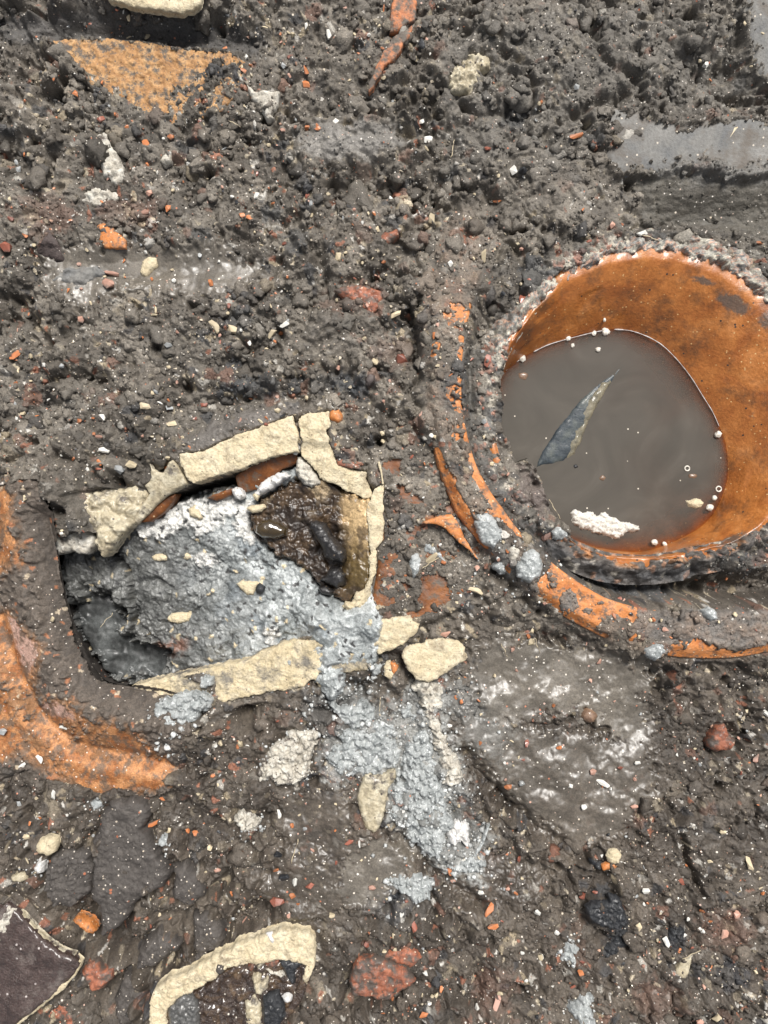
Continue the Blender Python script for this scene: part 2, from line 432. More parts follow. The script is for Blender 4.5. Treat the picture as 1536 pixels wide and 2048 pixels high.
def patch(name, poly, z, thick, mat, parent=None, dome=0.0, dr=20.0, edge=2.5, rough=1.5, rwl=18, step=4.0, jag=1.6, seed=1, slope=(0, 0), smooth=True, undercut=0.0, zf=None, sighted=True, cells=0.0, cellsize=14):
    """a solid piece with a traced, ragged outline: rough (or domed) top, broken sides, closed underneath"""
    pl = P(poly, z) if sighted else list(poly)
    area = sum(pl[i][0] * pl[(i + 1) % len(pl)][1] - pl[(i + 1) % len(pl)][0] * pl[i][1] for i in range(len(pl)))
    if area < 0: pl = pl[::-1]
    bd = densify(pl, step, jag, seed)
    xs = [p[0] for p in bd]; ys = [p[1] for p in bd]
    gx, gy = np.meshgrid(np.arange(min(xs), max(xs), step), np.arange(min(ys), max(ys), step * 0.87))
    gx = gx + (np.arange(gx.shape[0]) % 2)[:, None] * step * 0.5
    r = np.random.default_rng(seed)
    gx = (gx + r.uniform(-0.25, 0.25, gx.shape) * step).ravel(); gy = (gy + r.uniform(-0.25, 0.25, gy.shape) * step).ravel()
    d = sdf(bd, gx, gy)
    k = d > step * 0.55
    pts = bd + list(zip(gx[k].tolist(), gy[k].tolist()))
    nb = len(bd)
    res = delaunay_2d_cdt([Vector(p) for p in pts], [(i, (i + 1) % nb) for i in range(nb)], [], 1, 1e-4)
    V = np.array([(p.x, p.y) for p in res[0]]); Fc = [list(f) for f in res[2]]
    onb = [any(o < nb for o in og) for og in res[3]]
    dd = np.maximum(sdf(bd, V[:, 0], V[:, 1]), 0)
    dd[np.array(onb)] = 0
    cx, cy = sum(xs) / nb, sum(ys) / nb
    Z = z + slope[0] * (V[:, 0] - cx) + slope[1] * (V[:, 1] - cy)
    Z = Z - edge * np.exp(-dd / 3.0) + rough * fbm(V[:, 0], V[:, 1], rwl, 4, seed + 3, 0.6)
    if dome:
        t = np.clip(dd / dr, 0, 1)
        Z = Z + dome * (np.sqrt(np.clip(1 - (1 - t) ** 2, 0, 1)) - 1)
    if cells:
        cz, _ = crumble(V[:, 0].astype(F) + 4 * fbm(V[:, 0], V[:, 1], 20, 2, seed + 8), V[:, 1].astype(F) + 4 * fbm(V[:, 0], V[:, 1], 20, 2, seed + 9), ((cellsize, 1.9 * cells, seed + 30), (cellsize * 0.45, 1.0 * cells, seed + 31)))
        Z = Z + cz * np.clip(dd / 5, 0.2, 1)
    if zf is not None: Z = Z + zf(V[:, 0], V[:, 1], dd)
    # boundary chain from the triangles
    cnt = {}
    for f in Fc:
        for i in range(3):
            e = (f[i], f[(i + 1) % 3]); cnt[e] = cnt.get(e, 0) + 1
    be = {a: b for (a, b) in cnt if (b, a) not in cnt}
    verts = np.column_stack([V, Z]).tolist()
    faces = Fc[:]
    ids = {}
    for lvl, (f_, out) in enumerate(((0.45, 0.8), (1.0, -undercut))):
        for a in be:
            x, y, zz = verts[a]
            dx, dy = x - cx, y - cy
            L = math.hypot(dx, dy) + 1e-6
            o = out + r.uniform(-0.6, 0.6)
            ids[(lvl, a)] = len(verts)
            zb = min(zz - 1, z - thick) if lvl else zz + (min(zz - 1, z - thick) - zz) * f_
            verts.append((x + dx / L * o, y + dy / L * o, zb))
    for a, b in be.items():
        faces.append([b, a, ids[(0, a)], ids[(0, b)]])
        faces.append([ids[(0, b)], ids[(0, a)], ids[(1, a)], ids[(1, b)]])
    start = next(iter(be)); loop = [start]; cur = be[start]
    while cur != start and len(loop) < len(be) + 2:
        loop.append(cur); cur = be.get(cur, start)
    if len(loop) > 2: faces.append([ids[(1, a)] for a in loop])
    # y points down the page, so the winding flips on the way to world space
    return make_obj(name, verts, [f[::-1] for f in faces], mat, parent, smooth)

def lump(name, px, py, z, rx, ry, rz, mat, parent=None, a=0.0, amp=0.18, freq=1.6, seed=0, sub=3, smooth=True, sighted=True, flat=0.0):
    """a rounded stone, drop or blob"""
    if sighted: (px, py), = P([(px, py)], z)
    bm = bmesh.new()
    bmesh.ops.create_icosphere(bm, subdivisions=sub, radius=1)
    V = []
    for v in bm.verts:
        c = v.co
        k = 1 + amp * mnoise.fractal((c.x * freq + seed * 3.1, c.y * freq + seed, c.z * freq), 0.8, 2.1, 3)
        x, y, zz = c.x * k * rx, c.y * k * ry, c.z * k * rz
        if flat and zz < -rz * flat: zz = -rz * flat
        q = rot((x, y), (0, 0), math.radians(a))
        V.append((px + q[0], py + q[1], z + zz))
    fs = [[v.index for v in f.verts][::-1] for f in bm.faces]
    bm.free()
    return make_obj(name, V, fs, mat, parent, smooth)

def sheet(name, x0, x1, y0, y1, step, fn, mat, parent=None, sighted_z=None):
    """a modelled surface; fn(X, Y) -> Z, keep mask, colour, wet"""
    X, Y = np.meshgrid(np.arange(x0, x1, step, dtype=F), np.arange(y0, y1, step, dtype=F))
    Z, keep, colr, wet = fn(X, Y)
    k = (H - (sighted_z or 0.0)) / H
    WX, WY = CX + (X - CX) * k, CY + (Y - CY) * k
    nx = X.shape[1]
    idx = np.arange(X.size).reshape(X.shape)
    q = keep[:-1, :-1] & keep[1:, :-1] & keep[:-1, 1:] & keep[1:, 1:]
    fc = np.stack([idx[:-1, :-1][q], idx[1:, :-1][q], idx[1:, 1:][q], idx[:-1, 1:][q]], 1)
    used = np.unique(fc); remap = np.full(X.size, -1); remap[used] = np.arange(len(used))
    V = np.stack([WX.ravel()[used], WY.ravel()[used], Z.ravel()[used]], 1)
    return make_obj(name, V, remap[fc], mat, parent, True, colr.reshape(-1, 3)[used] if colr is not None else None, wet.ravel()[used] if wet is not None else None)

# ------------------------------------------------------------------ outlines of the main finds (survey drawing units)
POT_RIM = [(1015, 700), (1040, 660), (1062, 625), (1095, 590), (1130, 555), (1180, 532), (1245, 508), (1310, 503), (1355, 508), (1400, 518), (1450, 535), (1500, 570), (1545, 615),
           (1595, 700), (1618, 810), (1605, 920), (1570, 1000), (1530, 1050), (1470, 1085), (1390, 1102), (1290, 1120), (1210, 1112), (1150, 1088), (1095, 1040), (1045, 990), (1005, 930), (988, 850), (996, 760)]
WATERLINE = [(1011, 742), (1045, 717), (1096, 690), (1132, 679), (1183, 666), (1233, 659), (1262, 663), (1298, 675), (1327, 693), (1356, 722), (1382, 755), (1407, 795), (1425, 824), (1440, 860), (1452, 900),
             (1455, 940), (1448, 985), (1428, 1025), (1390, 1062), (1340, 1086), (1280, 1102), (1215, 1100), (1150, 1080), (1080, 1040), (1020, 985), (990, 920), (978, 850), (988, 785)]
POT_HOLE = [(1020, 700), (1040, 662), (1062, 627), (1095, 592), (1130, 560), (1180, 538), (1245, 514), (1310, 509), (1355, 514), (1400, 524), (1450, 541), (1500, 575), (1540, 618),
            (1588, 700), (1610, 810), (1598, 920), (1565, 995), (1528, 1040), (1490, 1062), (1440, 1078), (1395, 1090), (1290, 1112), (1210, 1104), (1165, 1085), (1135, 1050), (1112, 1030), (1100, 1005), (1088, 975),
            (1075, 935), (1055, 918), (1032, 925), (1018, 885), (1004, 850), (1008, 805), (1001, 765), (1010, 735)]
WATER_Z, RIM_Z = -105.0, 4.0
RING_IN = [(1000, 470), (960, 560), (943, 610), (932, 663), (926, 700), (923, 759), (924, 809), (929, 841), (952, 929), (976, 976), (1005, 1017), (1050, 1075), (1107, 1128), (1150, 1160), (1204, 1193), (1270, 1215), (1360, 1222), (1450, 1225), (1536, 1222), (1650, 1190), (1760, 1110)]
RING_OUT = [(905, 425), (872, 490), (858, 560), (852, 640), (851, 700), (853, 760), (860, 840), (872, 900), (890, 960), (915, 1020), (945, 1065), (980, 1100), (1049, 1172), (1078, 1195), (1125, 1230), (1183, 1262), (1219, 1280), (1273, 1298), (1338, 1314), (1393, 1319), (1468, 1319), (1536, 1309), (1660, 1270), (1810, 1190)]
CAVITY = [(108, 1085), (125, 1180), (150, 1280), (185, 1350), (215, 1368), (262, 1372), (340, 1355), (420, 1338), (500, 1318), (560, 1292), (610, 1270), (660, 1262), (700, 1235), (728, 1212), (740, 1150), (738, 1080), (738, 1000),
          (690, 975), (640, 945), (600, 905), (560, 915), (500, 935), (440, 955), (380, 970), (330, 990), (290, 1010), (250, 1040), (200, 1070), (150, 1065)]
def collar_z(d):
    return 2 + 40 * np.exp(-((d - 58) / 46) ** 2) - 14 * np.exp(-np.clip(d, 0, 400) / 9) - 16 * np.exp(-((d - 138) / 17) ** 2) + 6 * np.exp(-((d - 172) / 18) ** 2) - 0.0006 * np.clip(d - 120, 0, 300) ** 2
COLLAR_EDGE = [(100, 1040), (112, 1100), (122, 1165), (140, 1235), (165, 1300), (190, 1345), (215, 1366), (262, 1374), (330, 1385), (380, 1400)]

# ------------------------------------------------------------------ the ground
step = 2.0
core_x = np.arange(-90, 1628, step); core_y = np.arange(-90, 2140, step)
out_ = np.cumsum(step * 1.28 ** np.arange(1, 35))
xs = np.concatenate([(core_x[0] - out_)[::-1], core_x, core_x[-1] + out_]).astype(F)
ys = np.concatenate([(core_y[0] - out_)[::-1], core_y, core_y[-1] + out_]).astype(F)
X, Y = np.meshgrid(xs, ys)

def win(pts, pad):
    x0 = min(p[0] for p in pts) - pad; x1 = max(p[0] for p in pts) + pad
    y0 = min(p[1] for p in pts) - pad; y1 = max(p[1] for p in pts) + pad
    return slice(np.searchsorted(ys, y0), np.searchsorted(ys, y1)), slice(np.searchsorted(xs, x0), np.searchsorted(xs, x1))

Nfine = fbm(X, Y, 14, 3, 901, 0.6)        # ragged edges everywhere come from these
Nmid = fbm(X, Y, 46, 3, 902, 0.6)
Nfine = Nfine + 0.45 * fbm(X, Y, 6, 2, 903)

def mask(poly, feather=6.0, jag=6.0, z=0.0, mid=0.5):
    """0..1 membership with a torn edge"""
    pl = P(poly, z)
    w = win(pl, feather + jag * 2)
    m = np.zeros(X.shape, F)
    d = sdf(pl, X[w], Y[w]) + jag * (Nfine[w] + mid * Nmid[w])
    m[w] = ss(-feather / 2, feather / 2, d)
    return m

def gauss(cx, cy, rx, ry, a, amp):
    c_, s_ = math.cos(math.radians(a)), math.sin(math.radians(a))
    u = ((X - cx) * c_ + (Y - cy) * s_) / rx; v = (-(X - cx) * s_ + (Y - cy) * c_) / ry
    return (amp * np.exp(-np.minimum(u * u + v * v, 30))).astype(F)

def valley(pts, width, depth):
    w = win(pts, width * 4)
    g = np.zeros(X.shape, F)
    d = linedist(pts, X[w], Y[w]) + width * 0.7 * Nfine[w]
    g[w] = -depth * np.exp(-np.clip(d / width, 0, 6) ** 2)
    return g

far = np.clip(np.maximum.reduce([-90 - X, X - 1626, -90 - Y, Y - 2138]) / 400, 0, 1)
h = 12 * fbm(X, Y, 420, 3, 3) + 7 * Nmid
for g in ((1150, 90, 330, 120, 0, 30), (250, -14, 340, 56, 2, 74), (300, 74, 270, 16, 3, -16), (700, 280, 110, 34, 5, 20), (735, 372, 110, 34, 0, -30), (600, 700, 260, 140, 0, 8),
          (836, 548, 13, 20, 0, -40), (834, 692, 13, 34, 10, -46), (650, 556, 12, 12, 0, -30), (745, 1050 - 460, 10, 14, 0, -20), (375, 775, 14, 12, 0, -30), (310, 690, 10, 16, 0, -26), (150, 640, 12, 22, 0, -26), (590, 430, 12, 14, 0, -30), (660, 365, 12, 12, 0, -30), (770, 375, 16, 12, 0, -34), (520, 800, 200, 24, -10, -18), (280, 535, 220, 40, 2, -20), (1430, 285, 210, 74, 0, 26), (1430, 430, 190, 34, 0, -26),
          (1360, 1176, 210, 26, 3, -60), (1130, 1120, 36, 34, 40, -30), (955, 860, 20, 130, -10, -16), (1040, 860, 34, 110, -18, 10), (1085, 960, 30, 70, -35, 14),
          (1130, 1370, 220, 100, 16, -22), (165, 1868, 52, 48, 0, -130), (258, 1922, 80, 28, 20, -95), (212, 2005, 34, 46, 0, -105), (345, 1850, 44, 20, 0, -70), (470, 1862, 70, 26, -25, -66),
          (640, 1950, 26, 60, 0, -20), (780, 1945, 90, 40, 15, 8), (900, 2010, 40, 70, 0, -26), (1300, 1980, 300, 80, 0, 6), (1440, 1600, 150, 100, 0, 12), (1260, 1620, 90, 60, 30, 4),
          (960, 1990, 20, 80, 0, -20), (60, 700, 30, 60, 20, -20), (110, 830, 50, 30, 30, -18), (488, 1432, 18, 24, 20, -80), (720, 1380, 60, 22, -20, -26), (560, 1640, 120, 60, 0, -4)):
    h += gauss(*g)
for v in (([(930, 1510), (985, 1580), (1050, 1640), (1120, 1690)], 15, 26), ([(800, 1680), (830, 1710), (880, 1760), (965, 1815)], 12, 24), ([(1362, 1670), (1376, 1730), (1390, 1760), (1408, 1795)], 5, 34),
          ([(1330, 1600), (1350, 1640), (1400, 1600), (1460, 1570)], 8, 18), ([(1420, 1560), (1470, 1530), (1536, 1500)], 8, 18), ([(20, 590), (60, 650), (100, 690)], 8, 26), ([(580, 1000 - 270), (640, 690), (700, 660)], 6, 10),
          ([(1120, 250), (1180, 215), (1250, 200)], 9, 20), ([(1000, 110), (1050, 150), (1060, 190)], 8, 22), ([(1180, 60), (1200, 130), (1270, 170)], 7, 20), ([(880, 30), (960, 40), (1000, 90)], 7, 18),
          ([(330, 820), (420, 800), (520, 795)], 8, 14), ([(1440, 190), (1500, 205), (1560, 215)], 8, 30), ([(455, 1885), (520, 1860), (640, 1850)], 9, 18)):
    h += valley(*v)

CLODS = [([(178, 1766), (184, 1735), (178, 1690), (200, 1640), (216, 1602), (240, 1604), (266, 1597), (297, 1622), (290, 1650), (283, 1662), (312, 1702), (337, 1754), (325, 1779), (287, 1797), (259, 1819), (250, 1847), (225, 1866), (200, 1883), (194, 1841), (180, 1800)], 16, 'big smooth dark wedge of clay, largest clod lower down'), ([(341, 1742), (366, 1734), (385, 1750), (404, 1772), (404, 1804), (376, 1817), (342, 1802)], 14, 'smooth dark clay clod beside the big wedge'),
         ([(87, 1742), (104, 1716), (125, 1703), (160, 1704), (178, 1712), (184, 1735), (176, 1792), (142, 1823), (103, 1817), (84, 1780)], 18, 'crumbly brown clod left of the big wedge'), ([(270, 1946), (277, 1897), (312, 1871), (345, 1880), (360, 1897), (330, 1926), (292, 1947)], 26, 'wedge shaped grey clod above the broken cream rim'), ([(381, 1836), (420, 1828), (440, 1860), (447, 1900), (420, 1914), (390, 1930), (382, 1890)], 20, 'upright clod touching the broken cream rim'), ([(225, 2010), (240, 1960), (280, 1965), (290, 2010), (270, 2062), (230, 2062)], 14, 'rough dark clod left of the broken cream rim')]
for c_ in CLODS: h += valley(c_[0] + c_[0][:1], 9, 30)
for c_ in ([(1418, 1489), (1434, 1456), (1451, 1449), (1474, 1482), (1467, 1502), (1422, 1501), (1418, 1489)], [(697, 1962), (716, 1925), (754, 1919), (833, 1967), (772, 2007), (703, 1995), (697, 1962)]): h += valley(c_, 8, 20)

# where the soil is smeared smooth, and where it is liquid
sm = np.zeros(X.shape, F)
for poly, k in (([(0, 45), (250, 40), (520, 78), (520, 110), (250, 84), (90, 84), (0, 90)], 0.75), ([(595, 268), (640, 245), (780, 250), (800, 290), (740, 318), (620, 318)], 0.7),
                ([(1270, 345), (1400, 350), (1560, 340), (1560, 470), (1480, 455), (1380, 440), (1290, 430)], 0.88), ([(925, 690), (955, 690), (960, 850), (1000, 960), (1060, 1020), (1030, 1040), (960, 950), (932, 850)], 0.7),
                ([(380, 870), (430, 840), (520, 815), (600, 820), (590, 835), (500, 860), (420, 900), (360, 905)], 0.85), ([(600, 640), (690, 630), (720, 700), (650, 740), (590, 700)], 0.5),
                ([(1270, 1222), (1380, 1218), (1600, 1225), (1600, 1285), (1480, 1300), (1400, 1280), (1345, 1290), (1270, 1270)], 0.55), ([(1110, 1240), (1240, 1290), (1300, 1320), (1180, 1300), (1080, 1250), (1010, 1190)], 0.6),
                ([(1000, 360), (1120, 330), (1240, 360), (1260, 430), (1120, 440), (1010, 430)], 0.45), ([(1340, 150), (1420, 150), (1430, 200), (1370, 220)], 0.5),
                ([(1400, 1580), (1560, 1560), (1560, 1790), (1440, 1780), (1400, 1700)], 0.45)):
    sm = np.maximum(sm, k * mask(poly, 24, 10))
wetm = np.zeros(X.shape, F)
LIQ = (([(75, 510), (140, 486), (300, 490), (420, 490), (510, 518), (525, 560), (430, 592), (340, 592), (255, 572), (210, 605), (160, 618), (105, 585)], 1.0),
       ([(960, 1300), (1010, 1270), (1110, 1285), (1210, 1300), (1290, 1320), (1320, 1345), (1290, 1400), (1320, 1460), (1280, 1500), (1230, 1490), (1180, 1440), (1120, 1430), (1060, 1440), (1000, 1460), (960, 1430), (940, 1370)], 1.0),
       ([(690, 1690), (760, 1665), (830, 1670), (860, 1720), (800, 1760), (760, 1810), (700, 1830), (670, 1780)], 1.0),
       ([(930, 1400), (1000, 1440), (1300, 1480), (1330, 1560), (1240, 1680), (1120, 1700), (1040, 1640), (960, 1560), (900, 1480)], 0.72),
       ([(570, 1590), (700, 1570), (720, 1680), (690, 1840), (560, 1850), (500, 1760), (560, 1690)], 0.6), ([(860, 1740), (1000, 1700), (1120, 1740), (1080, 1800), (930, 1840)], 0.5))
for poly, k in LIQ:
    wetm = np.maximum(wetm, k * mask(poly, 40, 22))
liq = np.clip(wetm, 0, 1)
h -= 4.9 * Nmid * ss(0.05, 0.6, liq) + 4.5 * Nmid * sm

# crumb structure: clods of several sizes, with gaps between
rough_amt = np.clip(1.0 - sm, 0, 1) * (1 - ss(0.0, 0.8, liq) * 0.95)
wx = X + 7 * fbm(X, Y, 30, 2, 21) + 2.5 * fbm(X, Y, 8, 2, 23); wy = Y + 7 * fbm(X, Y, 30, 2, 31) + 2.5 * fbm(X, Y, 8, 2, 33)
regional = 0.68 + 0.30 * fbm(X, Y, 240, 2, 41) - 0.08 * ss(1300, 1500, Y) * ss(700, 1000, X) + 0.1 * ss(850, 960, X) * ss(330, 230, Y)
smear = ss(-0.12, 0.20, fbm(X, Y, 120, 3, 43, 0.6))
regional *= 0.48 + 0.85 * ss(-0.45, 0.55, fbm(X, Y, 180, 3, 45))
fineamp = 0.45 + 0.95 * ss(-0.4, 0.5, fbm(X, Y, 140, 2, 47))          # faces where the clay has been pressed smooth
cell_ids = {}
clod = np.zeros(X.shape, F)
for cell, amp, sd in ((92, 34, 51), (46, 26, 52), (23, 15.0, 53), (11.5, 11.0, 54), (6, 6.0, 55)):
    f1, f2, cid = worley(wx, wy, F(cell), sd)
    dome = np.sqrt(np.clip(1 - (f1 * 1.02) ** 2, 0, 1))
    gap = ss(0.0, 0.46, f2 - f1)
    c = gap * (0.50 * dome + (cid - 0.45) * 0.75) - 0.22
    c = np.where(cid < 0.06, c - 1.1 * gap, c)
    if cell in (46, 23): c = c - (0.75 if cell == 46 else 0.6) * np.exp(-((f2 - f1) / 0.085) ** 2) * ss(-0.15, 0.35, fbm(X, Y, 120, 2, 44 + sd))
    clod += F(amp) * c * (1.0 if cell > 30 else (1 - 0.45 * smear) if cell > 15 else (1 - 0.75 * smear) * fineamp)
    cell_ids[cell] = cid
clod += 2.0 * fbm(X, Y, 6.5, 2, 61) * (1 - 0.6 * smear)
f1, f2, cid = worley(wx + 10 * Nmid, wy + 10 * Nfine, F(62), 57)          # open pores between clods
pore = ss(0.10 + 0.26 * (cid - 0.45), 0.0, f1) * (cid > 0.45) * (1 - 0.6 * smear)
clod -= 74 * pore
h = h + clod * rough_amt * regional
# smeared soil keeps drag lines; liquid mud keeps slow ripples and worm-like ridges
h += sm * (2.0 * fbm(X * 0.35, Y, 9, 3, 71) + 3.0 * fbm(X, Y, 40, 2, 72))
rip = fbm(X + 8 * Nmid, Y + 4 * fbm(X, Y, 20, 1, 79), 30, 2, 73, 0.4)
rip2 = fbm(X + 10 * Nmid, Y + 10 * fbm(X, Y, 40, 2, 77), 64, 2, 78, 0.35)
h += ss(0.1, 0.8, liq) * (1.3 * rip + 5.0 * rip2 + 5 * fbm(X, Y, 90, 2, 74))
lvl = -19 + 7 * fbm(X, Y, 260, 2, 75)
pool = ss(0.55, 0.9, liq) * ss(-1.5, 2.5, lvl - h)
h = np.where(liq > 0.5, h * (1 - pool) + (lvl + 0.25 * fbm(X, Y, 30, 1, 76)) * pool, h)

def slump(n, lo, hi):
    """wet soil does not stand in blades: over-steep faces relax"""
    global h
    for _ in range(n):
        gx = np.zeros_like(h); gy = np.zeros_like(h)
        gx[:, 1:-1] = np.maximum(np.abs(h[:, 2:] - h[:, 1:-1]), np.abs(h[:, 1:-1] - h[:, :-2])) / step
        gy[1:-1] = np.maximum(np.abs(h[2:] - h[1:-1]), np.abs(h[1:-1] - h[:-2])) / step
        wv = ss(lo, hi, np.maximum(gx, gy)) * 0.8
        bl = h.copy()
        bl[1:-1, 1:-1] = (4 * h[1:-1, 1:-1] + 2 * (h[2:, 1:-1] + h[:-2, 1:-1] + h[1:-1, 2:] + h[1:-1, :-2]) + h[2:, 2:] + h[:-2, :-2] + h[2:, :-2] + h[:-2, 2:]) / 16
        h = h * (1 - wv) + bl * wv
slump(4, 1.2, 2.8)
h += 1.6 * fbm(X, Y, 5, 2, 63) * rough_amt

# ---- ring of the large saggar, polar about its own centre
RZ = 42.0
(RCX, RCY), = P([(1305, 808)], RZ)
def polar_tab(pts):
    th, r = [], []
    for x, y in P(pts, RZ):
        t = math.degrees(math.atan2(y - RCY, x - RCX)) % 360
        th.append(t if t > -20 else t + 360); r.append(math.hypot(x - RCX, y - RCY))
    o = np.argsort(th)
    return np.array(th)[o], np.array(r)[o]
ti, ri = polar_tab(RING_IN); to, ro = polar_tab(RING_OUT)
def ring_t(x, y):
    th = np.degrees(np.arctan2(y - RCY, x - RCX)) % 360
    r = np.hypot(x - RCX, y - RCY)
    a, b = np.interp(th, ti, ri), np.interp(th, to, ro)
    return th, (r - a) / (b - a)
def ring_top(th, t):
    z = RZ + 4 - 9 * t - 10 * np.exp(-np.clip(t, 0, 2) / 0.05) * (t < 0.3) * 0.4 - 16 * ss(0.72, 1.05, t)
    return z - 46 * ss(200, 232, th) - 10 * ss(40, 20, th)
w = win(P(RING_OUT + RING_IN, RZ), 70)
th, t = ring_t(X[w], Y[w])
inr = ss(-0.34, 0.02, t) * ss(1.5, 1.0, t) * (th > 20) * (th < 236)
zr = ring_top(th, np.minimum(t, 1.12)) - 70 * np.clip(t - 1.05, 0, 1)
fade = ss(236, 215, th)
cover = 4.5 + 3.0 * Nmid[w] + 0.22 * np.maximum(clod[w], -14) * rough_amt[w] + 2 * Nfine[w]
hh = h[w]
hh = hh * (1 - inr * fade) + (zr + np.maximum(cover, 1.5)) * inr * fade
h[w] = hh
# inside the ring the fill lies lower
h[w] += inr * (1 - inr) * 1.6 * clod[w] * fade
gut = ss(-0.16, -0.34, t) * ss(-1.1, -0.7, t) * (th > 20) * (th < 215)
h[w] -= gut * (16 + 10 * ss(100, 70, th))

RING_BARE = [[(886, 618), (902, 604), (942, 608), (937, 662), (926, 638), (914, 660), (893, 650)], [(891, 768), (925, 772), (923, 828), (910, 822), (893, 795)], [(919, 672), (931, 672), (926, 720), (924, 770), (917, 770), (916, 700)],
             ell(869, 698, 8, 15, 10), ell(908, 856, 9, 6), ell(911, 873, 8, 7), ell(962, 965, 9, 13, -30), ell(986, 996, 9, 8), [(950, 1024), (975, 1017), (1004, 1018), (1004, 1034), (985, 1031), (958, 1038)],
             [(1072, 1166), (1107, 1126), (1150, 1158), (1204, 1191), (1272, 1213), (1270, 1246), (1256, 1236), (1230, 1226), (1205, 1238), (1192, 1256), (1160, 1247), (1120, 1224), (1085, 1197)],
             [(1125, 1230), (1183, 1258), (1219, 1277), (1212, 1286), (1170, 1268), (1130, 1244)], [(1343, 1300), (1362, 1276), (1371, 1298), (1395, 1274), (1412, 1288), (1450, 1300), (1475, 1308), (1536, 1290), (1640, 1270), (1650, 1290), (1536, 1316), (1468, 1326), (1393, 1327), (1343, 1322)], ell(1264, 1272, 9, 8), ell(1012, 1140, 10, 5, 30)]
RING_CLAY = [[(1118, 1196), (1136, 1177), (1154, 1184), (1158, 1215), (1141, 1233), (1122, 1222)], ell(1175, 1222, 9, 7), ell(1106, 1170, 8, 6), ell(1098, 1150, 5, 7), ell(1200, 1205, 8, 5)]
bare = np.zeros(X.shape, F)
for i_, pl in enumerate(RING_BARE): bare = np.maximum(bare, mask(pl, 3, 5 if i_ > 8 else 4, RZ) * (1 if i_ > 8 else (fbm(X, Y, 13, 3, 905, 0.65) > -0.08)))
for pl in RING_CLAY: bare = bare * (1 - mask(pl, 3, 3, RZ))
zrf = np.zeros(X.shape, F); zrf[w] = zr
h = np.where(bare > 0.5, np.minimum(h, zrf - 5), h)

slump(2, 1.4, 3.0)
h = np.where(bare > 0.5, np.minimum(h, zrf - 5), h)

# ---- other finds the soil lies against: seat() presses the soil under the bare part and lets it lap over the rest
def seat(outline, z, bares, cover=3.0, slope=(0, 0), jag=5.0, cov_amp=0.4, pad=10):
    pl = P(outline, z)
    wv = win(pl, pad + 20)
    cx, cy = sum(p[0] for p in pl) / len(pl), sum(p[1] for p in pl) / len(pl)
    zp = z + slope[0] * (X[wv] - cx) + slope[1] * (Y[wv] - cy)
    d = sdf(pl, X[wv], Y[wv])
    inn = ss(-pad, 2, d)
    hv = h[wv]
    hv = hv * (1 - inn) + np.maximum(zp + cover + cov_amp * clod[wv] * rough_amt[wv] + 2 * Nfine[wv], zp + 1.0) * inn
    b = np.zeros(hv.shape, F)
    for bp in bares:
        b = np.maximum(b, ss(-1.5, 1.5, sdf(P(bp, z), X[wv], Y[wv]) + jag * (Nfine[wv] + 0.5 * Nmid[wv])))
    hv = np.where(b > 0.5, np.minimum(hv, zp - 6), hv)
    h[wv] = hv

def press(outline, z, depth=10.0, pad=3.0, side=None, sidez=None):
    """soil kept below a piece that lies open"""
    pl = P(outline, z)
    wv = win(pl, 60)
    d = sdf(pl, X[wv], Y[wv])
    hv = h[wv]
    hv = np.where(d > -pad, np.minimum(hv, z - depth), hv)
    if side is not None:      # soil falls away from its edge
        k = ss(side, 0, -d) * (d <= -pad)
        hv = hv * (1 - k) + np.minimum(hv, z - sidez) * k
    h[wv] = hv

TAN_OUT = [(107, 84), (165, 80), (235, 82), (310, 88), (345, 97), (415, 105), (480, 106), (492, 130), (480, 180), (440, 215), (350, 245), (280, 235), (200, 190), (140, 130)]
TAN_BARE = [[(107, 83), (165, 80), (235, 82), (310, 87), (345, 98), (415, 106), (480, 107), (484, 126), (460, 130), (440, 122), (410, 140), (380, 150), (390, 165), (350, 175), (330, 195), (332, 224), (305, 216), (258, 206), (250, 178), (215, 160), (165, 142), (135, 112)],
            [(420, 175), (440, 165), (448, 178), (430, 188)], [(475, 226), (497, 224), (500, 236), (480, 240)], [(445, 190), (458, 190), (456, 206), (444, 206)]]
TAN_Z = 8.0
seat(TAN_OUT, TAN_Z, TAN_BARE, 4, (0, -0.12), 7)
FLOOR_OUT = [(742, 900), (800, 890), (870, 905), (905, 985), (950, 1060), (985, 1130), (930, 1210), (850, 1245), (770, 1250), (742, 1205), (760, 1100), (768, 1000)]
FLOOR_BARE = [[(768, 928), (781, 915), (806, 917), (801, 935), (799, 954), (778, 943)], [(791, 967), (815, 972), (822, 990), (841, 1003), (822, 1009), (801, 993)], [(842, 1040), (866, 1033), (866, 1043), (846, 1048)], ell(905, 1016, 12, 10), ell(893, 957, 7, 15, -35),
              [(745, 1130), (757, 1122), (772, 1135), (764, 1150), (762, 1180), (772, 1200), (800, 1205), (770, 1216), (742, 1205), (740, 1180)], [(848, 1155), (875, 1148), (898, 1160), (900, 1200), (862, 1222), (830, 1236), (800, 1238), (842, 1218), (838, 1190)], ell(810, 1170, 12, 8, 30), ell(828, 1060, 6, 14, 80)]
FLOOR_Z = 2.0
seat(FLOOR_OUT, FLOOR_Z, FLOOR_BARE, 4, (0, 0), 6)
CLAYS = [('a', [(1213, 232), (1225, 213), (1262, 220), (1305, 222), (1345, 240), (1375, 246), (1405, 234), (1450, 238), (1500, 232), (1580, 236), (1580, 336), (1500, 352), (1440, 346), (1380, 332), (1310, 347), (1260, 347), (1235, 346), (1217, 325), (1212, 280)], 20.0),
         ('b', [(1480, -40), (1600, -40), (1600, 180), (1540, 172), (1515, 140), (1500, 80), (1490, 20)], 26.0)]
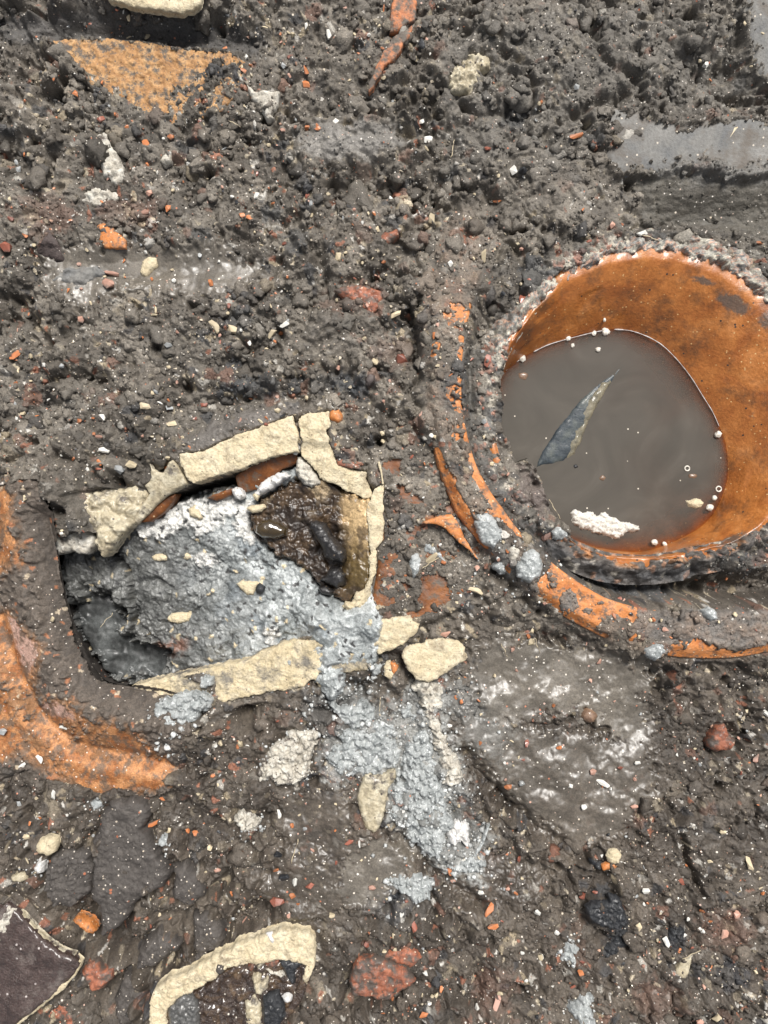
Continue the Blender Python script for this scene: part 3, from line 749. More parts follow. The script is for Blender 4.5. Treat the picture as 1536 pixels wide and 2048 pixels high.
CLAY_BARE = {'a': [[(1216, 235), (1228, 222), (1262, 226), (1290, 222), (1330, 250), (1375, 262), (1405, 240), (1450, 246), (1500, 238), (1580, 242), (1580, 325), (1500, 335), (1440, 335), (1380, 318), (1310, 340), (1262, 342), (1235, 340), (1221, 322), (1217, 280)]],
             'b': [[(1490, -40), (1600, -40), (1600, 170), (1535, 160), (1512, 120), (1500, 60)]]}
for k, pl, z in CLAYS: seat(pl, z, CLAY_BARE[k], 5, (0, 0.0), 16)

# pieces that lie open on the soil
WALL_A = [(358, 908), (383, 906), (407, 903), (436, 886), (465, 874), (502, 860), (549, 844), (585, 831), (589, 849), (596, 865), (595, 886), (597, 903), (572, 908), (538, 915), (505, 928), (463, 942), (436, 951), (386, 966), (376, 959), (367, 940), (360, 925)]
WALL_B = [(598, 838), (604, 830), (632, 825), (657, 822), (658, 834), (660, 849), (652, 862), (658, 875), (656, 886), (664, 899), (671, 917), (674, 928), (690, 934), (721, 942), (731, 943), (731, 954), (736, 967), (743, 982), (742, 995), (729, 997), (705, 985), (687, 980), (679, 972), (653, 961), (637, 955), (632, 941), (619, 928), (604, 912), (601, 904), (599, 891), (606, 883), (600, 870), (597, 852)]
WALL_C = [(742, 996), (749, 978), (761, 970), (768, 967), (766, 1008), (769, 1047), (768, 1079), (752, 1099), (755, 1126), (748, 1152), (741, 1186), (735, 1201), (727, 1217), (706, 1228), (684, 1214), (704, 1204), (714, 1188), (729, 1180), (738, 1152), (738, 1116), (741, 1110), (736, 1084), (734, 1034), (735, 1008)]
WALL_D = [(262, 1375), (340, 1356), (420, 1338), (500, 1318), (545, 1295), (580, 1282), (630, 1280), (690, 1290), (740, 1310), (735, 1340), (690, 1345), (623, 1361), (592, 1378), (545, 1383), (480, 1398), (430, 1408), (380, 1412), (330, 1398)]
WALL_E = [(751, 1282), (754, 1258), (761, 1241), (792, 1235), (821, 1231), (826, 1242), (837, 1249), (835, 1261), (821, 1277), (792, 1298), (756, 1311)]
WALL_H = [(303, 928), (308, 938), (321, 946), (329, 946), (342, 925), (350, 921), (360, 938), (368, 954), (376, 967), (350, 980), (327, 993), (308, 1011), (287, 1032), (267, 1049), (262, 1040), (280, 1010), (298, 987), (290, 972), (306, 956)]
LUMP_G = [(136, 995), (152, 984), (178, 980), (212, 976), (241, 979), (267, 969), (293, 980), (298, 987), (293, 1006), (272, 1027), (263, 1047), (240, 1071), (225, 1090), (212, 1110), (202, 1116), (190, 1103), (184, 1084), (186, 1066), (170, 1040), (152, 1012)]
CHIP_F = [(805, 1314), (808, 1300), (818, 1292), (833, 1288), (843, 1290), (853, 1281), (888, 1278), (913, 1281), (930, 1296), (930, 1306), (937, 1316), (923, 1326), (903, 1339), (873, 1359), (858, 1365), (833, 1361), (815, 1339)]
SHERD_J = [(-70, 1800), (0, 1818), (12, 1808), (41, 1832), (69, 1863), (91, 1885), (119, 1904), (147, 1913), (159, 1929), (153, 1941), (125, 1976), (84, 2007), (34, 2048), (0, 2085), (-70, 2110)]
SHERD_K = [(297, 2070), (298, 2040), (301, 2007), (309, 1981), (332, 1966), (366, 1955), (395, 1937), (426, 1919), (452, 1909), (473, 1893), (514, 1882), (530, 1872), (564, 1864), (587, 1867), (616, 1871), (626, 1882), (630, 1901), (628, 1929), (616, 1966), (603, 1997), (582, 2028), (555, 2060), (540, 2110), (297, 2110)]
STICK_P = [(730, 1547), (754, 1552), (771, 1549), (791, 1538), (792, 1556), (776, 1580), (769, 1624), (761, 1655), (747, 1671), (730, 1658), (720, 1631), (714, 1604), (724, 1562)]
press(WALL_A, 22, 14, 1); press(WALL_B, 22, 16, 1); press(WALL_C, 14, 14, 1); press(WALL_D, 6, 10, 1); press(WALL_E, 16, 10, 1); press(WALL_H, 6, 14, 1); press(LUMP_G, 0, 14, 1)
press(CHIP_F, 30, 20, 0, 14, 26); press(SHERD_J, 22, 14, 2, 30, 40); press(SHERD_K, 18, 40, -2, 22, 34); press(STICK_P, 10, 10, 0)
for pl in (WALL_A, WALL_B, WALL_C, WALL_D): pass
# soil banked against the outer side of the vessel wall, level with its broken edge
for pts, z, wdt in (([(350, 905), (430, 880), (500, 852), (585, 824)], 17, 22), ([(600, 824), (665, 815)], 18, 16), ([(672, 860), (684, 910), (740, 935), (752, 960)], 16, 16), ([(330, 1402), (430, 1415), (545, 1392), (620, 1370)], 2, 14)):
    q = P(pts, z); wv = win(q, 60)
    d = linedist(q, X[wv], Y[wv]); k = ss(wdt * 1.6, wdt * 0.4, d)
    op = np.zeros(k.shape, bool)
    for pl in (WALL_A, WALL_B, WALL_C, WALL_D): op |= sdf(P(pl, 18), X[wv], Y[wv]) > -1.5
    k = np.where(op, 0, k)
    h[wv] = h[wv] * (1 - k) + (z + 0.25 * clod[wv] * rough_amt[wv] + 3 * Nfine[wv]) * k

# loose soil has slid over the near lip of the pot
pdn = -sdf(P(POT_RIM, RIM_Z), X, Y)
kk = ss(-40, -12, pdn) * ss(74, 36, pdn) * ss(1190, 1110, X) * ss(660, 720, Y) * ss(1110, 1040, Y)
h = h * (1 - kk) + (9 + 0.45 * np.maximum(clod, -16) * rough_amt + 6 * Nmid) * kk
# the two openings in the ground
ph = [(x_, y_) if (x_ < 1160 and y_ > 690) else (1305 + (x_ - 1305) * 1.06, 808 + (y_ - 808) * 1.06) for x_, y_ in POT_HOLE]
d = sdf(P(ph, 8), X, Y) + 3.0 * Nfine + 2.5 * Nmid
brink = ss(-26, -2, d) * (d < 0)
h = np.where(d > 0, -330, h - 8 * brink * 0.3)
dc = sdf(P(CAVITY, 0), X, Y)
dl = linedist(P(COLLAR_EDGE, 10), X, Y)
h = np.where(dc > -2, -330, h)
h = np.where((dc > -78) & (Y > 1078) & (X < 330), -330, h)
h = np.where((dl < 95) & (X < P([(420, 1400)], 0)[0][0]) & (sdf([(-150, 960), (95, 960), (110, 1040), (130, 1230), (200, 1380), (330, 1392), (330, 1700), (-150, 1700)], X, Y) > 0), -300, h)
# the collar runs out under the soil on its far side
COLLAR_OUT = [(-80, 950), (40, 945), (100, 960), (118, 1040), (128, 1110), (140, 1200), (165, 1290), (200, 1350), (250, 1365), (340, 1382), (390, 1400), (400, 1480), (380, 1560), (300, 1600), (200, 1610), (60, 1575), (-80, 1540)]
dcol = sdf(COLLAR_OUT, X, Y)
zcol = collar_z(dl)
kc = ss(-80, 4, dcol) * (dl > 40) * (h > -100)
h = h * (1 - kc) + (zcol + 7 + 0.5 * clod * rough_amt + 3 * Nfine) * kc
h = np.where((dcol > 26 + 8 * Nmid) & (h > -100), zcol - 40, h)

# ---- colour of the soil, with shade painted on trench face and pot bank
rim_film = np.zeros(X.shape, F)
rim_film[w] = ss(-0.05, 0.08, t) * ss(1.12, 0.95, t) * fade * np.clip(0.30 + 0.5 * Nmid[w] + 0.3 * Nfine[w], 0, 0.75)
def C(*c): return np.array(c, F)
n_a = ss(-0.5, 0.5, fbm(X, Y, 330, 3, 81))[..., None]; n_b = ss(-0.45, 0.45, fbm(X, Y, 90, 3, 82))[..., None]
low = ss(1100, 1600, Y + 0.1 * X)[..., None]
grey = C(0.142, 0.126, 0.105) * (1 - n_b) + C(0.084, 0.073, 0.060) * n_b
brown = C(0.080, 0.066, 0.052) * (1 - n_b) + C(0.050, 0.040, 0.031) * n_b
col = grey * (1 - low) + brown * low
col = col * (0.86 + 0.28 * n_a)
cid = cell_ids[23][..., None]; cid2 = cell_ids[11.5][..., None]; cid3 = cell_ids[6][..., None]
col = col * (0.82 + 0.36 * cell_ids[46][..., None]) * (0.86 + 0.28 * cid2)
crumb = (np.clip(rough_amt, 0, 1) * (1 - 0.7 * smear))[..., None]
def fleck(ids, lo, hi, c, k):
    global col
    f = ((ids > lo) & (ids < hi)) * crumb * k
    col = col * (1 - f) + C(*c) * f
fleck(cid, 0.10, 0.125, (0.22, 0.185, 0.135), 0.6); fleck(cid, 0.20, 0.225, (0.17, 0.085, 0.058), 0.55); fleck(cid, 0.30, 0.34, (0.04, 0.042, 0.046), 0.7)
fleck(cid2, 0.10, 0.118, (0.34, 0.28, 0.19), 0.7); fleck(cid2, 0.2, 0.212, (0.27, 0.105, 0.06), 0.7); fleck(cid2, 0.30, 0.33, (0.03, 0.03, 0.033), 0.7); fleck(cid2, 0.40, 0.415, (0.40, 0.38, 0.34), 0.7)
fleck(cid3, 0.10, 0.118, (0.44, 0.38, 0.28), 0.8); fleck(cid3, 0.2, 0.208, (0.32, 0.13, 0.075), 0.75); fleck(cid3, 0.30, 0.31, (0.52, 0.50, 0.46), 0.8)
def tint(poly, c, k=1.0, feather=20, jag=10, z=0):
    global col
    m = (mask(poly, feather, jag, z) * k)[..., None]
    col = col * (1 - m) + C(*c) * m * (0.8 + 0.4 * n_b)
tint([(0, 40), (250, 34), (520, 74), (520, 112), (250, 86), (0, 90)], (0.055, 0.053, 0.052), 0.7)  # shade of the steep trench face painted into the soil colour
tint([(590, 268), (640, 243), (780, 248), (805, 290), (740, 318), (620, 320)], (0.19, 0.18, 0.165), 0.8)
tint([(1265, 350), (1560, 340), (1560, 470), (1380, 440), (1290, 430)], (0.075, 0.068, 0.055), 0.85)  # bank above the pot tinted darker to stand for its shade
tint([(1290, 330), (1420, 325), (1560, 330), (1560, 362), (1400, 365), (1300, 350)], (0.17, 0.165, 0.155), 0.7, 26)
tint([(880, 60), (1100, 20), (1540, 20), (1540, 230), (1200, 240), (1150, 330), (900, 330)], (0.125, 0.116, 0.102), 0.6, 80, 30)
tint([(380, 872), (430, 842), (520, 815), (600, 820), (590, 835), (500, 862), (420, 900), (360, 905)], (0.115, 0.105, 0.097), 0.7)
tint([(1270, 1222), (1380, 1218), (1600, 1225), (1600, 1285), (1480, 1300), (1400, 1280), (1345, 1290), (1270, 1270)], (0.135, 0.123, 0.112), 0.85, 8, 6, RZ)
for pl in RING_CLAY: tint(pl, (0.135, 0.125, 0.115), 0.9, 4, 3, RZ)
tint([(925, 690), (955, 690), (965, 850), (1010, 960), (1070, 1020), (1030, 1040), (960, 950), (932, 850)], (0.082, 0.077, 0.068), 0.7)
for e in (ell(900, 790, 26, 40), ell(915, 745, 14, 22), ell(690, 615 + 150, 60, 16), ell(1030, 235, 24, 26), ell(700, 490 + 285, 36, 20), ell(480, 640, 34, 18), ell(505, 775, 60, 20), ell(1075, 545, 40, 26), ell(590, 480, 26, 34), ell(545, 425, 20, 16), ell(400, 470, 22, 16), ell(370, 295, 26, 14)):
    tint(e, (0.045, 0.050, 0.056), 0.6, 14, 10)
for e in (ell(700, 595, 60, 30), ell(780, 700, 40, 30), ell(950, 1770 - 60, 40, 20), ell(260, 420, 60, 30), ell(90, 430, 60, 40), ell(1450, 1860, 60, 40), ell(990, 1990, 40, 50), ell(1310, 2000, 50, 40)):
    tint(e, (0.16, 0.085, 0.06), 0.35, 30, 18)
col = col * (1 - rim_film[..., None]) + C(0.185, 0.135, 0.10) * rim_film[..., None]
# lime crust and burnt clay round the pot
pd = -sdf(P(POT_RIM, RIM_Z), X, Y)
up = ss(1000, 560, Y)
band = ss(-4, 6, pd) * ss(48, 16, pd + 14 * Nmid)
crust = band * np.clip(0.15 + 1.0 * up + 0.9 * Nfine + 0.5 * Nmid - 0.35 * ss(1180, 1060, X) * up, 0, 1)
dark = ss(0, 14, pd) * ss(92, 40, pd + 26 * Nmid) * np.clip(0.35 + 0.8 * Nmid + 0.5 * ss(900, 1100, Y), 0, 1)
col = col * (1 - 0.75 * dark[..., None]) + C(0.034, 0.036, 0.038) * 0.75 * dark[..., None]
cr_c = np.where((cell_ids[11.5] > 0.72)[..., None], C(0.36, 0.19, 0.14), np.where((cell_ids[11.5] < 0.3)[..., None], C(0.16, 0.155, 0.145), C(0.40, 0.37, 0.31)))
col = col * (1 - crust[..., None]) + cr_c * crust[..., None]
tint([(1190, 1130), (1260, 1125), (1300, 1150), (1330, 1140), (1400, 1130), (1420, 1150), (1330, 1175), (1230, 1165)], (0.30, 0.27, 0.22), 0.7, 12, 16)
tint([(1205, 1165), (1290, 1170), (1380, 1185), (1350, 1200), (1250, 1190)], (0.115, 0.125, 0.135), 0.7, 10, 10)
tint([(1160, 1090), (1215, 1110), (1300, 1120), (1390, 1110), (1400, 1118), (1300, 1134), (1210, 1126), (1165, 1110)], (0.40, 0.20, 0.09), 0.6, 8, 12)
tint([(1040, 930), (1080, 945), (1100, 1010), (1080, 1040), (1040, 990)], (0.14, 0.11, 0.10), 0.6, 20, 14)
# mortar wash, charcoal stains, stained mud
tint([(830, 1360), (920, 1350), (1000, 1400), (1030, 1460), (1010, 1530), (960, 1500), (900, 1440)], (0.20, 0.20, 0.19), 0.7, 50, 30)
tint([(640, 1380), (700, 1370), (770, 1420), (860, 1350), (900, 1380), (880, 1440), (930, 1540), (930, 1640), (980, 1680), (960, 1760), (880, 1740), (800, 1660), (770, 1570), (660, 1560), (640, 1500), (690, 1450)], (0.27, 0.275, 0.265), 0.75, 40, 26)
tint([(770, 1600), (830, 1560), (960, 1640), (960, 1740), (860, 1720)], (0.14, 0.145, 0.14), 0.6, 40, 20)
tint([(700, 1740), (800, 1750), (850, 1830), (780, 1850), (700, 1800)], (0.12, 0.115, 0.11), 0.5, 40, 20)
tint([(590, 1370), (700, 1400), (760, 1440), (720, 1560), (640, 1520)], (0.10, 0.10, 0.098), 0.5, 30, 20)
tint([(900, 1030), (960, 1040), (1020, 1100), (1060, 1170), (1020, 1150), (950, 1090)], (0.16, 0.16, 0.155), 0.6, 20, 10, 20)
tint([(1172, 1817), (1221, 1793), (1252, 1824), (1258, 1892), (1209, 1923), (1224, 1861), (1178, 1839)], (0.018, 0.019, 0.021), 0.95, 16, 12)
tint(ell(1350, 1875, 22, 24), (0.02, 0.02, 0.022), 0.9, 12, 8); tint(ell(1460, 1950, 34, 26), (0.025, 0.025, 0.028), 0.8, 16, 12); tint(ell(1395, 1945, 18, 20), (0.02, 0.02, 0.022), 0.8, 10, 8)
tint(ell(790, 1795, 18, 12), (0.02, 0.02, 0.02), 0.9, 8, 6); tint(ell(1310, 1776, 10, 14), (0.03, 0.03, 0.032), 0.8, 8, 6)
lq = (ss(0.5, 0.95, liq) * 0.85)[..., None]
col = col * (1 - lq) + C(0.112, 0.099, 0.081) * (0.8 + 0.4 * n_b) * lq
wet = np.clip(0.03 + 0.14 * low[..., 0] + 0.95 * ss(0.1, 0.8, liq) + 0.12 * Nmid + 0.5 * pool, 0.0, 1)
wet = np.clip(wet + 0.15 * sm, 0, 1)
col = np.clip(col, 0.004, 0.9)

# sampled later to set things down on the soil
cxs, cys = xs[34:-34], ys[34:-34]
hc = h[34:-34, 34:-34]; cc = col[34:-34, 34:-34]
def gz(x, y, r=3):
    if x < 420 and 940 < y < 1630 and float(sdf(COLLAR_OUT, np.array([x], F), np.array([y], F))[0]) > 14 and float(sdf(P(CAVITY, 0), np.array([x], F), np.array([y], F))[0]) < 0:
        return float(collar_z(linedist(COLLAR_EDGE, np.array([x], F), np.array([y], F)))[0]) + 4
    i = int(np.clip((y - cys[0]) / step, r, len(cys) - r - 1)); j = int(np.clip((x - cxs[0]) / step, r, len(cxs) - r - 1))
    return float(np.median(hc[i - r:i + r + 1, j - r:j + r + 1]))

def build_ground():
    nyy, nxx = X.shape
    idx = np.arange(X.size).reshape(X.shape)
    fc = np.stack([idx[:-1, :-1], idx[1:, :-1], idx[1:, 1:], idx[:-1, 1:]], -1).reshape(-1, 4)
    zz = h * (1 - far) + (10 * fbm(X, Y, 900, 2, 91)) * far
    o = make_obj('ground', np.stack([X.ravel(), Y.ravel(), zz.ravel()], 1), fc, SOIL, None, True, col.reshape(-1, 3), wet)
    o['kind'] = 'structure'
    return o
build_ground()

# ------------------------------------------------------------------ the large pot with water
def resample(poly, n, c):
    """closed outline sampled at n even angles about c"""
    a = np.array([math.atan2(y - c[1], x - c[0]) for x, y in poly]); r = np.array([math.hypot(x - c[0], y - c[1]) for x, y in poly])
    o = np.argsort(a); a, r = a[o], r[o]
    a = np.concatenate([a[-3:] - 2 * math.pi, a, a[:3] + 2 * math.pi]); r = np.concatenate([r[-3:], r, r[:3]])
    t = np.linspace(-math.pi, math.pi, n, endpoint=False)
    rr = np.interp(t, a, r)
    for _ in range(2): rr = (np.roll(rr, 1) + rr * 2 + np.roll(rr, -1)) / 4
    return np.stack([c[0] + rr * np.cos(t), c[1] + rr * np.sin(t)], 1)

NP = 240
rimc = resample(P(POT_RIM, RIM_Z), NP, P([(1305, 808)], RIM_Z)[0])
watc = resample(P(WATERLINE, WATER_Z), NP, P([(1225, 880)], WATER_Z)[0])
pot = empty('clay_pot', *P([(1300, 830)], -180)[0], -180, 'large round orange clay pot sunk in the soil holding brown water', 'pot')
rings = []
mid0 = watc.mean(0)
def ringpts(c2, z, amp, seed):
    n = fbm(c2[:, 0], c2[:, 1], 60, 3, seed)
    ctr = c2.mean(0); dv = c2 - ctr; L = np.hypot(dv[:, 0], dv[:, 1])[:, None]
    p = c2 + dv / L * (n[:, None] * amp)
    return np.column_stack([p, np.full(len(p), z) if np.isscalar(z) else z])
ctr = rimc.mean(0); dv = (rimc - ctr); dv /= np.hypot(dv[:, 0], dv[:, 1])[:, None]
lipn = fbm(rimc[:, 0], rimc[:, 1], 26, 3, 141)
for off, z in ((30, -330), (26, -120), (22, -24), (18, -8), (12, -3), (5, -2), (0, -3)):
    rings.append(np.column_stack([rimc + dv * (off + lipn[:, None] * 2), z + lipn * 4]))
NW = 26
for i in range(1, NW + 1):
    t = i / NW
    f = t ** 0.82                       # how far the plan has moved from rim to waterline
    z = RIM_Z - 2 + (WATER_Z - RIM_Z) * (t ** 1.12)
    c2 = rimc * (1 - f) + watc * f
    p = ringpts(c2, z, 2.2, 143 + i // 9)
    p[:, 2] += 1.5 * fbm(p[:, 0], p[:, 1], 40, 3, 151)
    rings.append(p)
for t in (0.06, 0.14, 0.25, 0.4, 0.6, 0.8, 0.97):
    c2 = watc * (1 - t) + mid0 * t
    rings.append(np.column_stack([c2, np.full(NP, WATER_Z - 60 * (1 - (1 - min(1, t * 2.2)) ** 2))]))
V = np.concatenate(rings)
fcs = []
for i in range(len(rings) - 1):
    a = np.arange(NP); b = (a + 1) % NP
    fcs.append(np.stack([i * NP + a, (i + 1) * NP + a, (i + 1) * NP + b, i * NP + b], 1))
fcs = np.concatenate(fcs)
body = make_obj('body', V, fcs[:, ::-1], POTIN, pot)
kz = H / (H - V[:, 2]); vx_, vy_ = CX + (V[:, 0] - CX) * kz, CY + (V[:, 1] - CY) * kz
stn = np.zeros(len(V), F)
for ex, ey, erx, ery, ea, ek in ((1470, 608, 50, 24, 30, 1.0), (1405, 560, 40, 12, 15, 0.9), (1535, 640, 30, 30, 0, 0.8), (1290, 535, 20, 14, 0, 0.5), (1340, 548, 40, 8, -25, 0.5), (1505, 830, 14, 30, 0, 0.6), (1470, 1080, 60, 20, -20, 0.8), (1090, 600, 30, 14, -40, 0.6)):
    c_, s_ = math.cos(math.radians(ea)), math.sin(math.radians(ea))
    u = ((vx_ - ex) * c_ + (vy_ - ey) * s_) / erx; v_ = (-(vx_ - ex) * s_ + (vy_ - ey) * c_) / ery
    stn = np.maximum(stn, ek * np.exp(-(u * u + v_ * v_)))
at0 = body.data.attributes.new('stain', 'FLOAT', 'POINT'); at0.data.foreach_set('value', stn.astype(F))

# crust of lime, burnt clay and soil caked on the lip
def crust_part():
    na, nr = 720, 30
    an = np.linspace(-math.pi, math.pi, na, endpoint=False)
    c0 = P([(1305, 808)], RIM_Z)[0]
    base = resample(P(POT_RIM, RIM_Z), na, c0)
    dvv = base - np.array(c0); dvv /= np.hypot(dvv[:, 0], dvv[:, 1])[:, None]
    offs = np.linspace(-9, 52, nr)
    xy = base[:, None, :] + dvv[:, None, :] * offs[None, :, None]
    x, y = xy[..., 0].astype(F), xy[..., 1].astype(F)
    nf = fbm(x, y, 12, 3, 1101, 0.6); nm = fbm(x, y, 44, 3, 1102, 0.6)
    upk = ss(960, 600, y)
    inner = -1 + (8 + 5 * (1 - upk)) * nm + 6 * nf + 3 * (1 - upk)                # ragged inner limit of the crust
    o = offs[None, :]
    z = 4 + 2 * (1 - upk) + 5 * nm + 6 * fbm(x, y, 90, 2, 1104) - 24 * ss(inner + 7, inner - 5, o) - 22 * ss(14, 50, o)
    cr, idd = crumble(x + 6 * nm, y + 6 * nf, ((46, 12, 1111), (9, 3.2, 1113), (5, 2.6, 1114)))
    z = z + cr + 7 * fbm(x, y, 30, 4, 1115, 0.62)
    idc, id2 = np.clip(0.5 + 0.6 * fbm(x, y, 20, 3, 1116), 0, 1), idd[9]
    z = z - 16 * ss(1180, 1080, x) * ss(680, 760, y) * ss(1120, 1000, y)          # on this side loose soil has buried it
    pal = np.array([(0.42, 0.40, 0.34), (0.34, 0.33, 0.29), (0.50, 0.47, 0.39), (0.22, 0.215, 0.20), (0.42, 0.27, 0.20), (0.13, 0.13, 0.13), (0.30, 0.29, 0.265)], F)
    pn = np.clip(0.5 + 0.5 * (fbm(x, y, 26, 4, 1121, 0.7)) + 0.25 * (id2 - 0.5), 0, 0.999)
    lime = pal[(pn * 7).astype(int)] * (0.8 + 0.4 * id2[..., None])
    mud = np.array((0.085, 0.075, 0.067), F) * (0.7 + 0.6 * idc[..., None])
    mud = np.where((id2 > 0.9)[..., None], np.array((0.30, 0.17, 0.11), F), mud); mud = np.where((id2 < 0.08)[..., None], np.array((0.36, 0.33, 0.28), F), mud)
    burnt = np.array((0.036, 0.038, 0.042), F) * (0.7 + 0.8 * idc[..., None])
    w1 = np.clip(1.5 * upk - 0.1 + 0.6 * nm - 1.1 * ss(10, 34, o) + 0.4 * ss(1150, 1350, x) * upk, 0, 1)[..., None]
    w2 = (np.clip(0.2 + 0.9 * fbm(x, y, 70, 3, 1103) + 0.5 * ss(980, 1100, y), 0, 1) * ss(8, 34, o))[..., None]
    c = mud * (1 - w1) + lime * w1
    c = c * (1 - 0.8 * w2) + burnt * 0.8 * w2
    oc = (ss(1020, 1090, y) * ss(14, 2, np.abs(o - 6)) * ss(0.0, 0.4, nm))[..., None]
    c = c * (1 - oc) + np.array((0.40, 0.19, 0.08), F) * oc
    idx = np.arange(na * nr).reshape(na, nr); nx = np.roll(idx, -1, 0)
    fc = np.stack([idx[:, :-1], idx[:, 1:], nx[:, 1:], nx[:, :-1]], -1).reshape(-1, 4)
    o_ = make_obj('rim_crust', np.stack([x.ravel(), y.ravel(), z.ravel()], 1), fc, SLURRY, pot, True, np.clip(c, 0.005, 0.9).reshape(-1, 3), np.clip(0.2 + 0.2 * nm, 0, 1))
    if np.mean([p.normal.z for p in o_.data.polygons[:2000]]) < 0: o_.data.flip_normals()
crust_part()

# the water: turbid, so the deeper it gets the less shows through
def mat_water():
    m, nt, b, tc = node_base('muddy water')
    n = nnoise(nt, tc, 170, 5, 0.55, dist=2.2)
    r = ramp(nt, n.outputs['Fac'], [(0.3, (0.066, 0.060, 0.051)), (0.55, (0.080, 0.072, 0.061)), (0.8, (0.106, 0.096, 0.082))])
    f, rv = specks(nt, tc, 22, 0.86, 0.075)
    c = mixc(nt, f, r.outputs[0], (0.55, 0.50, 0.42))
    nt.links.new(c, b.inputs['Base Color'])
    b.inputs['Roughness'].default_value = 0.03
    b.inputs['IOR'].default_value = 1.33
    at = attr(nt, 'murk')
    tr = nt.nodes.new('ShaderNodeBsdfTransparent')
    tr.inputs[0].default_value = (0.80, 0.66, 0.52, 1)
    mx = nt.nodes.new('ShaderNodeMixShader')
    nt.links.new(at.outputs['Fac'], mx.inputs[0]); nt.links.new(tr.outputs[0], mx.inputs[1]); nt.links.new(b.outputs[0], mx.inputs[2])
    nt.links.new(mx.outputs[0], nt.nodes['Material Output'].inputs['Surface'])
    n2 = nnoise(nt, tc, 200, 2)
    bump(nt, b, [(n2.outputs['Fac'], 1.0)], 1.2, 0.3)
    return m
vw, mk = [], []
ts = [0, 0.02, 0.05, 0.09, 0.14, 0.2, 0.3, 0.45, 0.65, 0.85]
for t in ts:
    c2 = watc * (1.01 - t) + mid0 * (t - 0.01)
    edge_n = 0.55 + 0.45 * ss(-0.4, 0.4, fbm(c2[:, 0], c2[:, 1], 160, 2, 171)) + 0.5 * ss(1250, 1100, c2[:, 0])
    dep = 60 * (1 - (1 - np.minimum(1, np.maximum(t, 0) * 2.2)) ** 2)
    vw.append(np.column_stack([c2, np.full(NP, WATER_Z)])); mk.append(np.clip(1 - np.exp(-dep * edge_n / 17.0), 0.0, 0.985))
vw.append(np.array([[mid0[0], mid0[1], WATER_Z]])); mk.append(np.array([0.985]))
V = np.concatenate(vw)
wf = []
for i in range(len(ts) - 1):
    for a in range(NP):
        b = (a + 1) % NP
        wf.append([i * NP + a, i * NP + b, (i + 1) * NP + b, (i + 1) * NP + a])
for a in range(NP): wf.append([(len(ts) - 1) * NP + a, (len(ts) - 1) * NP + (a + 1) % NP, len(ts) * NP])
water = make_obj('water', V, [f[::-1] for f in wf], mat_water())
at_ = water.data.attributes.new('murk', 'FLOAT', 'POINT'); at_.data.foreach_set('value', np.concatenate(mk).astype(F))
water['kind'] = 'structure'
if water.data.polygons[0].normal.z < 0: water.data.flip_normals()

def tube(name, pts, rads, mat, parent=None, n=7):
    """a thin strand; pts in drawing units with z"""
    V, Fc = [], []
    for i, p in enumerate(pts):
        q0 = pts[max(0, i - 1)]; q1 = pts[min(len(pts) - 1, i + 1)]
        t = Vector((q1[0] - q0[0], q1[1] - q0[1], q1[2] - q0[2])).normalized()
        s_ = t.cross(Vector((0, 0, 1)))
        if s_.length < 1e-4: s_ = Vector((1, 0, 0))
        s_.normalize(); u = s_.cross(t)
        for k in range(n):
            a = 2 * math.pi * k / n
            V.append(tuple(Vector(p) + (s_ * math.cos(a) + u * math.sin(a)) * rads[i]))
    for i in range(len(pts) - 1):
        for k in range(n):
            Fc.append([i * n + k, i * n + (k + 1) % n, (i + 1) * n + (k + 1) % n, (i + 1) * n + k])
    Fc.append(list(range(n))[::-1]); Fc.append([(len(pts) - 1) * n + k for k in range(n)])
    return make_obj(name, V, Fc, mat, parent)

def smooth_path(pts, per=6):
    out = []
    for i in range(len(pts) - 1):
        p0 = pts[max(0, i - 1)]; p1 = pts[i]; p2 = pts[i + 1]; p3 = pts[min(len(pts) - 1, i + 2)]
        for k in range(per):
            t = k / per
            out.append(tuple(0.5 * ((2 * p1[j]) + (-p0[j] + p2[j]) * t + (2 * p0[j] - 5 * p1[j] + 4 * p2[j] - p3[j]) * t * t + (-p0[j] + 3 * p1[j] - 3 * p2[j] + p3[j]) * t ** 3) for j in range(2)))
    return out + [pts[-1]]
for seg, lab in (([(1011, 742), (1023, 730), (1045, 717)], 'short end of the white foam line beside the largest foam bead by the soil'),
                 ([(1067, 704), (1096, 690), (1132, 679), (1183, 666), (1208, 661)], 'thin white foam line along the upper edge of the brown water'),
                 ([(1228, 659), (1262, 662), (1298, 675), (1327, 693), (1356, 722), (1382, 755), (1407, 795), (1425, 824), (1438, 853)], 'long white foam line curving down against the orange pot wall')):
    pts = smooth_path(P(seg, WATER_Z))
    r = [2.0 * (0.35 + 0.45 * abs(mnoise.noise((p[0] * 0.05, p[1] * 0.05, 2))) * 2.6) for p in pts]
    r[0] = r[-1] = 0.5
    tag(tube('foam_line', [(p[0], p[1], WATER_Z + 0.6) for p in pts], r, FILM), lab, 'foam', 'foam lines on the water')

